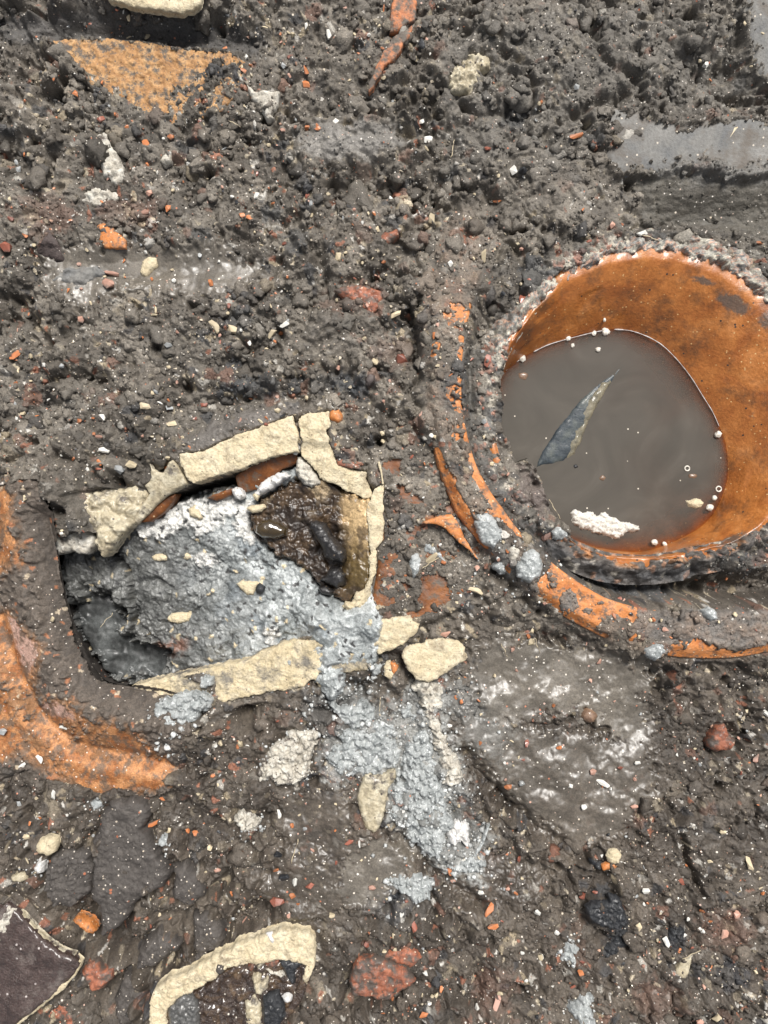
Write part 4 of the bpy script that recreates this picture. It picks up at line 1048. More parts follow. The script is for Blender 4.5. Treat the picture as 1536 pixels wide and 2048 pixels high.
BEADS = [(1045, 717, 8, 'largest white foam bead, at the water edge near the fallen soil'), (1211, 664, 9, 'plump white bead at the top of the waterline'), (1137, 677, 6, 'small white bead sitting midway on the foam line'), (1209, 640, 4, 'tiny white bead stuck on orange wall above the waterline top'),
         (1304, 636, 3, 'tiniest white bead stuck on the orange wall'), (1359, 639, 7, 'oval white bead stuck high on the orange pot wall'), (1436, 869, 8, 'pale bead at the lower end of the long foam line'), (1479, 973, 5, 'small white bead on the orange wall near the frame edge'),
         (1419, 1015, 8, 'round cream bead touching the cream lump in the water'), (1429, 996, 6, 'pinkish bead just above the round cream bead'), (1411, 1060, 7, 'cream oval bead on the wet orange wall low in the pot'), (1309, 1085, 7.5, 'cream bead floating nearest the burnt rim'),
         (1329, 1088, 5.5, 'pale bead, middle one of three along the lower waterline'), (1344, 1091, 6, 'pale oval bead, outermost of three along the lower waterline'), (1196, 699, 6, 'white speck floating just under the upper foam line'), (1188, 667, 6, 'yellowish bead touching the plump white bead'), (1145, 691, 5, 'brownish bead under the small waterline bead')]
wall_z = {(1209, 640): -82, (1304, 636): -86, (1359, 639): -70, (1479, 973): -86, (1411, 1060): -100, (1436, 869): -102}
for x, y, r, lab in BEADS:
    tag(lump('foam_bead', x, y, wall_z.get((x, y), WATER_Z) + 1, r, r * rnd.uniform(0.75, 0.95), r * 0.7, BEAD, a=rnd.uniform(0, 180), amp=0.28, seed=int(x), sub=3), lab, 'bead', 'foam beads in the pot')
def ringlet(x, y, r, lab):
    (x, y), = P([(x, y)], WATER_Z)
    pts = [(x + r * math.cos(t), y + r * math.sin(t), WATER_Z + 0.8) for t in np.linspace(0, 2 * math.pi, 17)]
    tag(tube('bubble_ring', pts, [1.6] * 17, BEAD, n=6), lab, 'bubble', 'bubble rings on the water')
ringlet(1374, 937, 5, 'hollow white bubble ring floating alone on brown water'); ringlet(1437, 978, 5.5, 'hollow white bubble ring against the wet orange wall')
FOAML = [(1143, 1026), (1154, 1020), (1168, 1025), (1183, 1024), (1198, 1030), (1212, 1025), (1228, 1034), (1248, 1044), (1262, 1046), (1280, 1051), (1282, 1062), (1265, 1063), (1251, 1067), (1240, 1078), (1228, 1078), (1197, 1067), (1168, 1058), (1152, 1052), (1146, 1040)]
tag(patch('foam_lump', FOAML, WATER_Z + 11, 14, FOAM, dome=9, dr=15, rough=3.5, rwl=9, step=2.6, jag=2.5, seed=5, cells=3, cellsize=8), 'long ragged lump of white foam floating by the burnt rim', 'foam')
tag(patch('mortar_crumb', [(1374, 1001), (1384, 998), (1396, 997), (1405, 1000), (1411, 1005), (1403, 1017), (1390, 1018), (1378, 1016)], WATER_Z + 8, 12, CREAM, dome=7, dr=9, rough=2, rwl=8, step=2.6, seed=6), 'knobbly cream crumb floating beside round beads in the pot', 'crumb')
BLADE = [(1250, 729), (1240, 732), (1233, 737), (1215, 748), (1197, 762), (1178, 778), (1161, 795), (1142, 815), (1125, 835), (1113, 851), (1103, 867), (1090, 886), (1081, 900), (1075, 915), (1072, 932), (1090, 929), (1110, 928), (1132, 925), (1147, 910), (1159, 888), (1170, 860), (1183, 831), (1198, 808), (1212, 787), (1224, 770), (1235, 754)]
bax = Vector((1250 - 1095, 729 - 928)).normalized(); bno = Vector((-bax.y, bax.x))
BLADE = [tuple(Vector((1172, 829)) + bax * (Vector(p) - Vector((1172, 829))).dot(bax) + bno * (0.84 * (Vector(p) - Vector((1172, 829))).dot(bno))) for p in BLADE]
tag(patch('shard', BLADE, WATER_Z + 3.5, 10, SHARD, rough=1.2, rwl=30, step=4, jag=0.8, seed=7, edge=1, dome=3, dr=20, zf=lambda x, y, d: -2.2 * ss(1190, 1245, x)), 'long pointed blue black shard lying across the brown water', 'shard')
blade = [o for o in bpy.data.objects if o.name.startswith('shard')][0]
patch('crust', [(1226, 756), (1222, 768), (1208, 788), (1194, 816), (1184, 830), (1176, 846), (1164, 880), (1150, 908), (1134, 918), (1136, 890), (1150, 862), (1162, 846), (1158, 826), (1170, 808), (1186, 786), (1206, 766)], WATER_Z + 4.2, 5, LICHEN, blade, rough=1.0, rwl=14, step=3, jag=1.8, seed=8, edge=1, dome=3.5, dr=14)
# bits drowned just under and floating on the surface
for i, (x, y, rx, ry, m, lab) in enumerate([(1047, 752, 12, 9, PEBBLE, 'brown clot drifting in the water near the fallen soil'), (1385, 952, 10, 6, PEBBLE, 'olive clot drifting under the hollow bubble ring'), (1205, 956, 7, 6, PEBBLE, 'dim brown clot in the middle of the water'),
                                         (1151, 933, 5, 5, CHAR, 'black dot of charcoal below the pointed shard')]):
    tag(lump('clot', x, y, WATER_Z - 1.5, rx, ry, 3.2, m, amp=0.3, seed=i, sub=2), lab, 'clot')

# ------------------------------------------------------------------ the ring
def build_ring():
    th = np.radians(np.arange(22, 214, 0.4)); tt = np.concatenate([[-0.30, -0.16, -0.06], np.linspace(0, 1, 34), [1.04, 1.10, 1.2]])
    TH, T = np.meshgrid(th, tt, indexing='ij')
    deg = np.degrees(TH)
    a = np.interp(deg, ti, ri); b = np.interp(deg, to, ro)
    R = a + (b - a) * np.clip(T, -0.04, 1.08)
    x = RCX + R * np.cos(TH); y = RCY + R * np.sin(TH)
    z = ring_top(deg, np.clip(T, 0, 1))
    z = z + 1.6 * fbm(x, y, 30, 4, 201, 0.6)
    z = z - np.where(T < 0, -T * 320, 0) - np.where(T > 1, (T - 1) * 420, 0)
    n0, n1 = TH.shape
    idx = np.arange(TH.size).reshape(TH.shape)
    fc = np.stack([idx[:-1, :-1], idx[1:, :-1], idx[1:, 1:], idx[:-1, 1:]], -1).reshape(-1, 4)
    o = make_obj('saggar_ring', np.stack([x.ravel(), y.ravel(), z.ravel()], 1), fc, ORANGE)
    if o.data.polygons[len(o.data.polygons) // 2 + 18].normal.z < 0: o.data.flip_normals()
    tag(o, 'curved orange ceramic rim, mud smeared, encircling the water pot', 'ring')
build_ring()

# ------------------------------------------------------------------ collar of orange clay at the open end of the cream vessel
COL_BARE = [[(-60, 985), (20, 983), (36, 1000), (35, 1030), (0, 1046), (-60, 1050)], [(-60, 1115), (0, 1105), (20, 1085), (45, 1068), (52, 1092), (30, 1116), (0, 1137), (-60, 1150)], [(-60, 1235), (0, 1235), (15, 1238), (26, 1225), (60, 1255), (96, 1290), (86, 1320), (56, 1346), (52, 1378), (20, 1352), (0, 1312), (-60, 1300)],
            [(-60, 1370), (0, 1380), (14, 1398), (30, 1438), (62, 1470), (40, 1492), (0, 1522), (-60, 1520)], [(70, 1420), (95, 1405), (150, 1400), (158, 1430), (120, 1452), (100, 1478), (68, 1470)], [(216, 1470), (240, 1442), (270, 1460), (300, 1490), (296, 1522), (255, 1515), (225, 1495)],
            [(105, 1482), (140, 1500), (190, 1515), (250, 1518), (320, 1520), (372, 1552), (345, 1572), (260, 1588), (180, 1592), (140, 1560)], ell(190, 1435, 22, 6, 12), ell(55, 1110, 6, 8), [(0, 1420), (10, 1440), (20, 1500), (-30, 1530), (-60, 1500)]]
COL_PINK = [[(22, 1232), (36, 1228), (60, 1255), (98, 1290), (86, 1322), (58, 1344), (42, 1320), (32, 1280)], ell(120, 1415, 40, 16, 10), ell(150, 1360, 26, 18)]
COL_BAND = [(-60, 1225), (24, 1222), (62, 1255), (98, 1290), (84, 1335), (70, 1395), (110, 1402), (160, 1398), (205, 1430), (245, 1440), (305, 1490), (372, 1552), (345, 1576), (260, 1592), (180, 1594), (100, 1545), (40, 1505), (-60, 1535)]
COL_BAND2 = [(-60, 975), (24, 978), (40, 1000), (46, 1060), (54, 1090), (40, 1125), (10, 1150), (-60, 1160)]
def collar_fn(Xc, Yc):
    # rounded body: steep inner lip, broad crest, groove, low outer ridge
    d = linedist(COLLAR_EDGE, Xc, Yc)
    nf = fbm(Xc, Yc, 14, 3, 911, 0.6); nm = fbm(Xc, Yc, 46, 3, 912, 0.6)
    z0 = collar_z(d)
    b = np.zeros(Xc.shape, F); pk = b.copy(); n5 = fbm(Xc, Yc, 6, 2, 915)
    for pl in COL_BARE: b = np.maximum(b, ss(-3, 3, sdf(pl, Xc, Yc) + 8 * (nf + 0.6 * nm) + 5 * n5))
    band_ = np.maximum(sdf(COL_BAND, Xc, Yc), sdf(COL_BAND2, Xc, Yc))
    b = np.maximum(b, ss(-0.12, 0.22, nm * 0.8 + 0.7 * nf + 0.5 * n5 + 0.10) * ss(-4, 10, band_))
    for pl in COL_PINK: pk = np.maximum(pk, ss(-8, 8, sdf(pl, Xc, Yc) + 8 * (nf + 0.4 * nm)))
    wx_ = Xc + 5 * fbm(Xc, Yc, 26, 2, 921); wy_ = Yc + 5 * fbm(Xc, Yc, 26, 2, 922)
    cl, idd = crumble(wx_, wy_, ((34, 16, 931), (15, 11, 932), (7, 7, 933))); ids = idd[7]
    # film of soil: smooth on the inner lip, crumbly further out
    lip = ss(34, 12, d)
    soil = np.maximum(3 + 2 * nm + cl * (0.75 - 0.55 * lip) + 1.5 * nf, 0.6)
    z = z0 + soil * (1 - b) + 0.8 * nf * b
    bw = np.zeros(Xc.shape, F)
    band_ = np.maximum(sdf(COL_BAND, Xc, Yc), sdf(COL_BAND2, Xc, Yc))
    bw = ss(-20, 14, band_ + 8 * nf)
    for pl in COL_BARE: bw = np.maximum(bw, ss(-26, 8, sdf(pl, Xc, Yc) + 10 * (nf + nm)))
    oc = ss(-0.4, 0.5, nm + 0.5 * nf)[..., None]
    orange = C(0.27, 0.100, 0.030) * (1 - oc) + C(0.42, 0.195, 0.078) * oc
    orange = orange * (1 - 0.8 * pk[..., None]) + C(0.50, 0.34, 0.29) * 0.8 * pk[..., None]
    dirt = (ss(-0.15, 0.55, fbm(Xc * 0.9 + Yc * 0.5, Yc * 0.6 - Xc * 0.3, 26, 5, 941, 0.75)) * 0.9)[..., None]
    orange = orange * (1 - dirt) + C(0.13, 0.088, 0.06) * dirt
    sc = C(0.092, 0.075, 0.061) * (0.75 + 0.5 * ids[..., None]) * (1 - 0.25 * lip[..., None])
    sc = np.where(((ids > 0.1) & (ids < 0.125))[..., None], C(0.40, 0.33, 0.24), sc); sc = np.where(((ids > 0.2) & (ids < 0.225))[..., None], C(0.28, 0.12, 0.06), sc)
    film = (bw * (1 - b) * 0.75 * (soil < 7))[..., None]              # where the soil is only a smear the clay tints it
    sc = sc * (1 - film) + C(0.27, 0.125, 0.045) * film
    cl_ = orange * b[..., None] + sc * (1 - b[..., None])
    dd = sdf(COLLAR_OUT, Xc, Yc) + 3 * nf
    # outer margin dives under the soil
    lone = ss(34, 0, dd) * (d > 60)
    z = z - 10 * lone
    keep = (dd > 0) | ((d < 12) & (dd > -30))
    edge_d = sdf(P(CAVITY, 0), Xc, Yc)
    keep &= edge_d < 3 + 2 * nf
    wetc = 0.08 + 0.12 * b + 0.1 * nm
    return z, keep, np.clip(cl_, 0.005, 0.9), wetc
collar = empty('clay_collar', 120, 1300, -60, 'orange clay collar, crusted with soil, around the open vessel end', 'collar')
sheet('surface', -80, 420, 940, 1630, 2.2, collar_fn, SOIL, collar)
# inner face of the collar, hanging under its lip
lipq = [(x, y) for x, y in smooth_path(COLLAR_EDGE[1:-2], 5)]
Vl, Fl = [], []
for i, (x, y) in enumerate(lipq):
    n_ = mnoise.noise((x * 0.05, y * 0.05, 3))
    for k, (o, z) in enumerate(((6, 4), (1, -8), (-10, -16), (-34, -40), (-55, -120), (-60, -260))):
        Vl.append((x + o + 3 * n_, y - o * 0.5, z + 3 * n_))
for i in range(len(lipq) - 1):
    for k in range(5): Fl.append([i * 6 + k, i * 6 + k + 1, (i + 1) * 6 + k + 1, (i + 1) * 6 + k])
make_obj('inner_face', Vl, Fl, CLOD, collar)

# ------------------------------------------------------------------ broken cream vessel
vessel = empty('broken_vessel', 450, 1150, -120, 'broken cream stoneware vessel sunk in soil and filled with grey slurry', 'vessel')
patch('wall_fragment', WALL_A, 24, 70, CREAM, vessel, edge=1.2, rough=3.6, rwl=34, step=2.8, jag=1.8, cells=1.3, cellsize=8, seed=21, slope=(0.0, -0.03))['label'] = 'long cream wall fragment with straight broken top'
patch('wall_fragment', WALL_B, 24, 60, CREAM, vessel, edge=1.2, rough=3.6, rwl=30, step=2.8, jag=2, cells=1.3, cellsize=8, seed=22, zf=lambda x, y, d: -12 * ss(880, 900, y) - 8 * ss(930, 985, y))['label'] = 'cracked cream corner fragment of the wall'
patch('wall_fragment', WALL_C, 14, 60, CREAM, vessel, edge=2, rough=2.6, rwl=18, step=3.2, jag=2.2, seed=23, zf=lambda x, y, d: -14 * ss(1150, 1230, y))['label'] = 'narrow cream end wall of the vessel'
patch('wall_fragment', WALL_D, 6, 60, CREAMM, vessel, edge=1.5, rough=4.0, rwl=30, step=2.8, jag=3.0, cells=1.6, cellsize=8, seed=24, slope=(0.01, -0.06))['label'] = 'cream lower rim dabbed with mortar'
patch('wall_fragment', WALL_H, 4, 40, CREAMD, vessel, edge=2, rough=2, rwl=24, step=3.4, jag=1.2, seed=25, slope=(0.05, -0.28))['label'] = 'sloping greenish cream wall piece'
patch('thin_edge', [(756, 924), (759, 922), (764, 940), (768, 968), (764, 969), (761, 950)], 20, 30, CREAM, vessel, rough=0.8, step=2.5, jag=0.8, seed=26)
for i, pl in enumerate(([(470, 952), (505, 930), (540, 917), (594, 905), (596, 925), (578, 934), (562, 938), (545, 955), (512, 978), (486, 984), (474, 972)], [(280, 1045), (305, 1018), (335, 996), (352, 988), (344, 1006), (326, 1024), (300, 1043)], [(412, 996), (440, 985), (466, 977), (462, 990), (432, 1002)])):
    patch('glazed_face', pl, (-12, -20, -14)[i], 40, GLAZE, vessel, edge=1, rough=1.2, rwl=30, step=4, jag=1.0, seed=31 + i, slope=((0, -0.4), (-0.1, -0.3), (0, -0.3))[i])
patch('red_line', [(672, 919), (700, 921), (716, 930), (722, 940), (700, 935), (676, 930)], 17, 12, BRICK, vessel, rough=1, step=3, seed=36)

tag(patch('clay_lump', LUMP_G, -4, 60, CREAMD, dome=16, dr=30, rough=6, rwl=26, step=3.4, jag=3, seed=41, cells=6, cellsize=30), 'dirty fibrous cream clay lump fallen into the vessel corner', 'clay lump')
tag(patch('clay_lump', [(100, 1068), (120, 1056), (150, 1060), (176, 1060), (186, 1080), (184, 1098), (166, 1112), (140, 1102), (112, 1110), (98, 1095)], -18, 50, MORTARW, dome=10, dr=16, rough=3, rwl=16, step=3, jag=3, seed=42, cells=3), 'pale mortar lump under the fibrous cream clay lump', 'mortar lump')
tag(patch('clay_lump', [(100, 1040), (116, 1023), (130, 1030), (124, 1052), (108, 1064)], 0, 40, MORTARW, dome=8, dr=12, rough=2, step=3, jag=2, seed=43), 'small grey mortar knob beside the fibrous clay lump', 'mortar lump')

TARZ = [(500, 1035), (512, 1008), (540, 985), (560, 975), (600, 958), (640, 955), (690, 980), (745, 1000), (745, 1035), (745, 1080), (745, 1120), (742, 1160), (732, 1184), (712, 1192), (700, 1212), (670, 1197), (640, 1175), (610, 1142), (580, 1122), (550, 1112), (520, 1082), (502, 1060)]
# slurry that fills it
SLUR = [(100, 1060), (180, 1050), (262, 1040), (300, 1030), (340, 1004), (400, 985), (440, 976), (500, 965), (540, 945), (590, 930), (640, 950), (690, 985), (745, 1010), (745, 1120), (760, 1215), (770, 1245), (762, 1300), (748, 1330), (735, 1330), (700, 1330), (690, 1365), (672, 1395), (655, 1390), (640, 1370), (620, 1352), (596, 1340), (590, 1320),
        (560, 1322), (500, 1340), (420, 1365), (340, 1385), (240, 1400), (160, 1380), (100, 1280), (80, 1150)]
WHITEZ = [[(258, 1052), (280, 1040), (310, 1036), (330, 1020), (345, 1008), (375, 1000), (400, 998), (430, 988), (460, 975), (480, 985), (474, 1000), (490, 1012), (470, 1030), (436, 1050), (412, 1062), (395, 1072), (380, 1066), (362, 1050), (345, 1066), (320, 1078), (290, 1074), (262, 1066)],
          [(386, 966), (436, 951), (470, 943), (505, 929), (488, 955), (462, 974), (430, 986), (408, 982)], [(466, 1010), (500, 1000), (520, 1010), (505, 1040), (500, 1060), (520, 1080), (500, 1090), (470, 1060)], ell(405, 1122, 26, 14), ell(545, 1270, 18, 18), ell(580, 1310, 20, 14), ell(640, 945, 26, 20)]
def slurry_fn(Xc, Yc):
    nf = fbm(Xc, Yc, 12, 3, 951, 0.6); nm = fbm(Xc, Yc, 50, 3, 952, 0.6)
    t = np.clip((Xc - 150) / 520, 0, 1)
    z = -120 + 110 * t ** 0.8 - 0.20 * np.clip(Yc - 1200, 0, 200) * (1 - t) + 26 * ss(1150, 1050, Yc) * (1 - t)
    dp = linedist([(150, 1250), (180, 1310), (215, 1340), (270, 1355)], Xc, Yc)
    z -= 70 * ss(70, 18, dp + 26 * nm + 8 * nf)                      # sump at the open end
    ov = ss(590, 660, Xc) * ss(1190, 1240, Yc)              # tongue spilling over the rim
    z = z * (1 - ov) + (15 + 6 * nm) * ov
    z += 16 * ss(1290, 1240, Yc) * ss(1180, 1230, Yc) * ss(560, 640, Xc)
    wx_ = Xc + 6 * fbm(Xc, Yc, 24, 2, 961); wy_ = Yc + 6 * fbm(Xc, Yc, 24, 2, 962)
    am = 0.55 + 0.6 * ss(-0.4, 0.5, fbm(Xc, Yc, 90, 2, 963)) - 0.45 * ss(60, 10, dp)
    cr, ids = crumble(wx_, wy_, ((64, 15, 971), (28, 7, 972), (13, 4.5, 973), (6.5, 5, 974)))
    z += cr * am
    z += 1.4 * nf
    # clefts
    for pts, wd, dep in (([(205, 1110), (235, 1150), (240, 1200), (250, 1240), (232, 1290)], 7, 34), ([(125, 1185), (150, 1215), (180, 1225), (205, 1265)], 9, 40), ([(270, 1285), (278, 1330), (262, 1370)], 5, 26), ([(300, 1160), (330, 1180), (320, 1215)], 5, 12), ([(240, 1240), (255, 1262), (300, 1300)], 6, 18)):
        z -= dep * np.exp(-(linedist(pts, Xc, Yc) / wd + 0.6 * nf) ** 2)
    wz = np.zeros(Xc.shape, F)
    for pl in WHITEZ: wz = np.maximum(wz, ss(-5, 5, sdf(pl, Xc, Yc) + 8 * (nf + 0.5 * nm)))
    z += wz * (6 + 4 * nf)
    z -= 42 * ss(-8, 8, sdf(TARZ, Xc, Yc) + 5 * nf)        # hollow left for the tarry residue
    dd = sdf(SLUR, Xc, Yc) + 4 * nf
    pooly = -168.0
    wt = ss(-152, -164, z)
    z = np.maximum(z, pooly + 2.5 * fbm(Xc, Yc, 40, 3, 953) + 4 * ss(0.3, 0.8, fbm(Xc, Yc, 44, 2, 954)))
    z = z - 40 * ss(10, -6, dd) * (1 - ov) - ov * 34 * (1 - np.sqrt(np.clip(1 - (1 - np.clip(dd / 16, 0, 1)) ** 2, 0, 1)))
    g = ss(-0.5, 0.5, nm + 0.4 * nf)[..., None]
    lightn = ss(280, 600, Xc + 0.3 * (1200 - Yc))[..., None]  # left end coloured darker, standing in for shade under the overhang
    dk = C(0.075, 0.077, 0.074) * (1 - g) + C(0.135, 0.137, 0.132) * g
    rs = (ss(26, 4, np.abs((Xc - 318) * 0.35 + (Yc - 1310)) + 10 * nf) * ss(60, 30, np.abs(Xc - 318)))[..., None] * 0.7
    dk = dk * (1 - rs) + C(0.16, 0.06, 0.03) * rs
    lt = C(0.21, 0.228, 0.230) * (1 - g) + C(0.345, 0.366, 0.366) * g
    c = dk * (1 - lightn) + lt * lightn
    c = c * (0.78 + 0.45 * ids[13][..., None]) * (0.85 + 0.3 * ids[6.5][..., None])
    blue = (ss(0.3, 0.7, fbm(Xc, Yc, 70, 3, 981)) * 0.5 * lightn[..., 0])[..., None]
    c = c * (1 - blue) + C(0.10, 0.125, 0.15) * blue
    c = c * (1 - wz[..., None]) + (C(0.58, 0.575, 0.55) * (0.75 + 0.35 * ids[13][..., None])) * wz[..., None]
    c = np.where((ids[6.5] > 0.985)[..., None], C(0.50, 0.42, 0.28), c)
    c = np.where((ids[6.5] < 0.05)[..., None], C(0.05, 0.05, 0.05), c)
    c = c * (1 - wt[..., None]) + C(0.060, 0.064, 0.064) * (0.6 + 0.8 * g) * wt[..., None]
    wetc = np.clip(0.50 + 0.45 * nm - 0.3 * wz + 0.7 * wt, 0.0, 1)
    return z, dd > -6, np.clip(c, 0.005, 0.9), wetc
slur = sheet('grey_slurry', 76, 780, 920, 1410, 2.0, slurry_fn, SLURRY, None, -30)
tag(slur, 'lumpy grey mortar slurry filling the broken cream vessel and spilling over', 'slurry')

# tarry residue at the closed end
def tar_fn(Xc, Yc):
    nf = fbm(Xc, Yc, 13, 3, 1001, 0.6); nm = fbm(Xc, Yc, 44, 3, 1002, 0.6)
    dd = sdf(TARZ, Xc, Yc) + 5 * nf
    z = -17 + 27 * ss(670, 740, Xc) + 10 * ss(1000, 965, Yc) - 12 * np.exp(-((Xc - 640) / 60) ** 2 - ((Yc - 1100) / 60) ** 2)
    am = 1 - 0.75 * ss(670, 710, Xc)
    cr, ids = crumble(Xc + 5 * nm, Yc + 5 * nf, ((44, 17, 1011), (19, 6, 1012), (8, 2.6, 1013)))
    z += cr * am
    z += 2 * nf
    z -= 30 * ss(8, -6, dd)
    a = ss(-0.3, 0.5, nm + 0.35 * nf)[..., None]
    c = C(0.020, 0.013, 0.009) * (1 - a) + C(0.075, 0.048, 0.027) * a
    pale = (ss(0.15, 0.55, fbm(Xc, Yc, 60, 4, 1021, 0.65)) * ss(1050, 990, Yc + 0.3 * np.abs(Xc - 600)))[..., None]
    c = c * (1 - 0.8 * pale) + C(0.38, 0.29, 0.18) * 0.8 * pale
    st = (ss(664, 716, Xc + 14 * nm) * ss(1210, 1150, Yc))[..., None]
    stc = C(0.48, 0.34, 0.18) * (1 - g_(Yc)) + C(0.09, 0.06, 0.02) * g_(Yc)
    c = c * (1 - st) + stc * st
    dk = ss(0.15, 0.5, fbm(Xc, Yc, 34, 4, 1031, 0.7))[..., None]
    c = c * (1 - 0.7 * dk) + C(0.03, 0.018, 0.010) * 0.7 * dk
    return z, dd > -5, np.clip(c, 0.004, 0.9), np.clip(0.9 + 0.4 * nm - 0.5 * pale[..., 0], 0.0, 1)
def g_(Yc): return ss(1030, 1140, Yc)[..., None]
tar = empty('tar_residue', 620, 1080, -40, 'brown tarry residue with glossy black blobs at vessel end', 'residue')
sheet('crust', 490, 752, 945, 1222, 2.0, tar_fn, SLURRY, tar, -8)
patch('tar_blob', [(620, 1044), (632, 1041), (650, 1048), (661, 1066), (676, 1088), (690, 1104), (692, 1118), (684, 1128), (664, 1126), (648, 1114), (638, 1090), (627, 1072), (618, 1056)], 25, 40, TAR, tar, dome=20, dr=24, rough=4, rwl=26, step=2.6, jag=2.0, seed=201, edge=1)['label'] = 'large smooth black blob'
patch('tar_blob', [(660, 1136), (678, 1137), (691, 1150), (690, 1170), (676, 1177), (652, 1170), (638, 1162), (648, 1152)], 19, 40, TAR, tar, dome=16, dr=20, rough=4, rwl=24, step=2.6, jag=2.0, seed=202, edge=1)['label'] = 'blue grey shining black blob'
patch('tar_blob', [(510, 1052), (522, 1042), (538, 1038), (556, 1044), (573, 1057), (571, 1072), (549, 1078), (522, 1075), (509, 1066)], 9, 30, AMBER, tar, dome=13, dr=18, rough=1.2, rwl=30, step=3, jag=0.6, seed=203, edge=1)['label'] = 'olive brown wet drop'
patch('tar_blob', [(636, 1176), (652, 1172), (668, 1182), (660, 1192), (642, 1188)], 8, 26, TAR, tar, dome=9, dr=10, rough=1.2, rwl=20, step=2.6, jag=0.8, seed=204, edge=1)

tag(patch('lime_lump', [(508, 986), (520, 965), (535, 955), (555, 945), (570, 944), (580, 950), (562, 963), (545, 977), (525, 987), (512, 991)], 8, 36, WHITE, dome=9, dr=14, rough=3, rwl=14, step=3, jag=2.2, seed=51, cells=4), 'bright white lime lump between brown glaze and tarry residue', 'lime lump')
tag(patch('lime_lump', [(594, 914), (606, 914), (622, 932), (634, 950), (640, 965), (622, 976), (600, 962), (590, 945)], 8, 36, MORTARW, dome=10, dr=16, rough=3, rwl=14, step=3, jag=2.2, seed=52, cells=5), 'stained white lime lump under the cracked cream corner', 'lime lump')
tag(patch('lime_lump', [(461, 980), (470, 974), (484, 980), (488, 992), (478, 1000), (466, 996)], 2, 30, WHITE, dome=8, dr=10, rough=2, step=2.6, jag=1.5, seed=53, cells=3, cellsize=9), 'small white lime knob where glaze meets grey slurry', 'lime lump')
tag(patch('cream_crumb', [(684, 1214), (690, 1206), (704, 1206), (712, 1186), (724, 1182), (736, 1190), (728, 1214), (712, 1224), (700, 1226)], 13, 20, CREAM, dome=8, dr=10, rough=3, rwl=9, step=2.6, jag=2, seed=54, cells=5, cellsize=12), 'crumbly cream fragment at lower corner of tarry residue', 'fragment')
for i, (pl, z, lab) in enumerate((([(302, 1113), (312, 1108), (330, 1110), (341, 1114), (332, 1121), (318, 1123), (305, 1121)], -70, 'flat cream splinter high in the grey slurry'), ([(354, 1104), (366, 1103), (380, 1110), (384, 1116), (372, 1120), (358, 1114)], -62, 'cream splinter just beside the flat splinter in slurry'),
                                  ([(473, 1168), (482, 1163), (498, 1164), (514, 1163), (522, 1168), (512, 1176), (506, 1190), (494, 1190), (482, 1180)], -22, 'cream and orange chip standing up from the grey slurry'), ([(333, 1238), (342, 1228), (360, 1225), (378, 1226), (384, 1234), (376, 1243), (352, 1247), (338, 1244)], -62, 'oval cream chip in the middle of grey slurry'),
                                  ([(376, 1018), (388, 1010), (396, 1020), (404, 1036), (398, 1040), (386, 1034), (378, 1030)], -30, 'cream flake on the white lime crust'),
                                  ([(492, 1016), (504, 1010), (526, 1008), (532, 1014), (522, 1024), (504, 1026)], -8, 'pale yellow flake at the edge of tarry residue'), ([(504, 990), (510, 984), (516, 992), (514, 1002), (508, 998)], -2, 'narrow cream sliver beside the white lime lump'))):
    zz = float(slurry_fn(np.array([[(sum(q[0] for q in pl) / len(pl)), (sum(q[0] for q in pl) / len(pl))]], F), np.array([[(sum(q[1] for q in pl) / len(pl)), (sum(q[1] for q in pl) / len(pl))]], F))[0][0, 0]) if i < 5 else z
    tag(patch('cream_chip', pl, zz + 7, 12, CREAM, rough=1.5, rwl=9, step=2.6, jag=1.0, seed=60 + i, dome=3, dr=6), lab, 'chip', 'cream chips in the vessel')
lump_sh = lump('charcoal_bit', 520, 1178, -18, 10, 11, 9, CHAR, amp=0.3, seed=4, sub=2)
tag(lump_sh, 'black charcoal bit behind the upright chip in grey slurry', 'charcoal')

# ------------------------------------------------------------------ sherds, stones, lumps
def on(poly, z):
    pl = P(poly, z); return sum(p[0] for p in pl) / len(pl), sum(p[1] for p in pl) / len(pl)

def find(name, poly, mat, label, cat, up=6.0, thick=24, z=None, **kw):
    """a single piece set into the soil where it lies; up = how far its top stands proud"""
    cx, cy = on(poly, 0)
    if z is None: z = gz(cx, cy, 6) + up
    o = patch(name, poly, z, thick, mat, **kw)
    return tag(o, label, cat)

tag(patch('tan_sherd', TAN_OUT, TAN_Z, 26, TAN, slope=(0, -0.12), rough=3.2, rwl=16, step=2.6, cells=1.2, cellsize=7, jag=2, seed=71), 'flat tan earthenware sherd half buried under the dark trench edge', 'sherd')
tag(patch('ceramic_base', FLOOR_OUT, FLOOR_Z, 26, GLAZE, rough=2.0, rwl=40, step=6, jag=2, seed=72), 'orange brown ceramic surface showing between cream vessel and curved rim', 'ceramic base')
tag(patch('clay_slab', CLAYS[0][1], CLAYS[0][2], 24, CLAY, rough=1.6, rwl=80, step=6, jag=3, seed=73, dome=5, dr=40), 'smooth blue grey clay slab exposed above the water pot', 'clay slab')
tag(patch('clay_slab', CLAYS[1][1], CLAYS[1][2], 24, CLAY, rough=1.6, rwl=80, step=6, jag=3, seed=74, dome=5, dr=40), 'smooth grey clay slab in the far top corner', 'clay slab')
tag(patch('wall_fragment', WALL_E, 17, 40, CREAM, rough=3.0, rwl=14, step=3, jag=2, seed=75, edge=3, slope=(0.03, -0.08)), 'layered cream wall fragment poking from beneath the slurry tongue', 'fragment')
tag(patch('cream_sherd', CHIP_F, 31, 16, CREAM, rough=2.6, rwl=34, step=2.8, jag=1.8, seed=76, edge=1.5, dome=2, dr=8, cells=0.8, cellsize=8, undercut=3), 'flat pale cream sherd lying loose below the curved rim', 'sherd')
lump('dark_spot', 828, 1325, 31, 5, 4, 2, PEBBLE, sub=2, seed=2, amp=0.1).name = 'pebble'
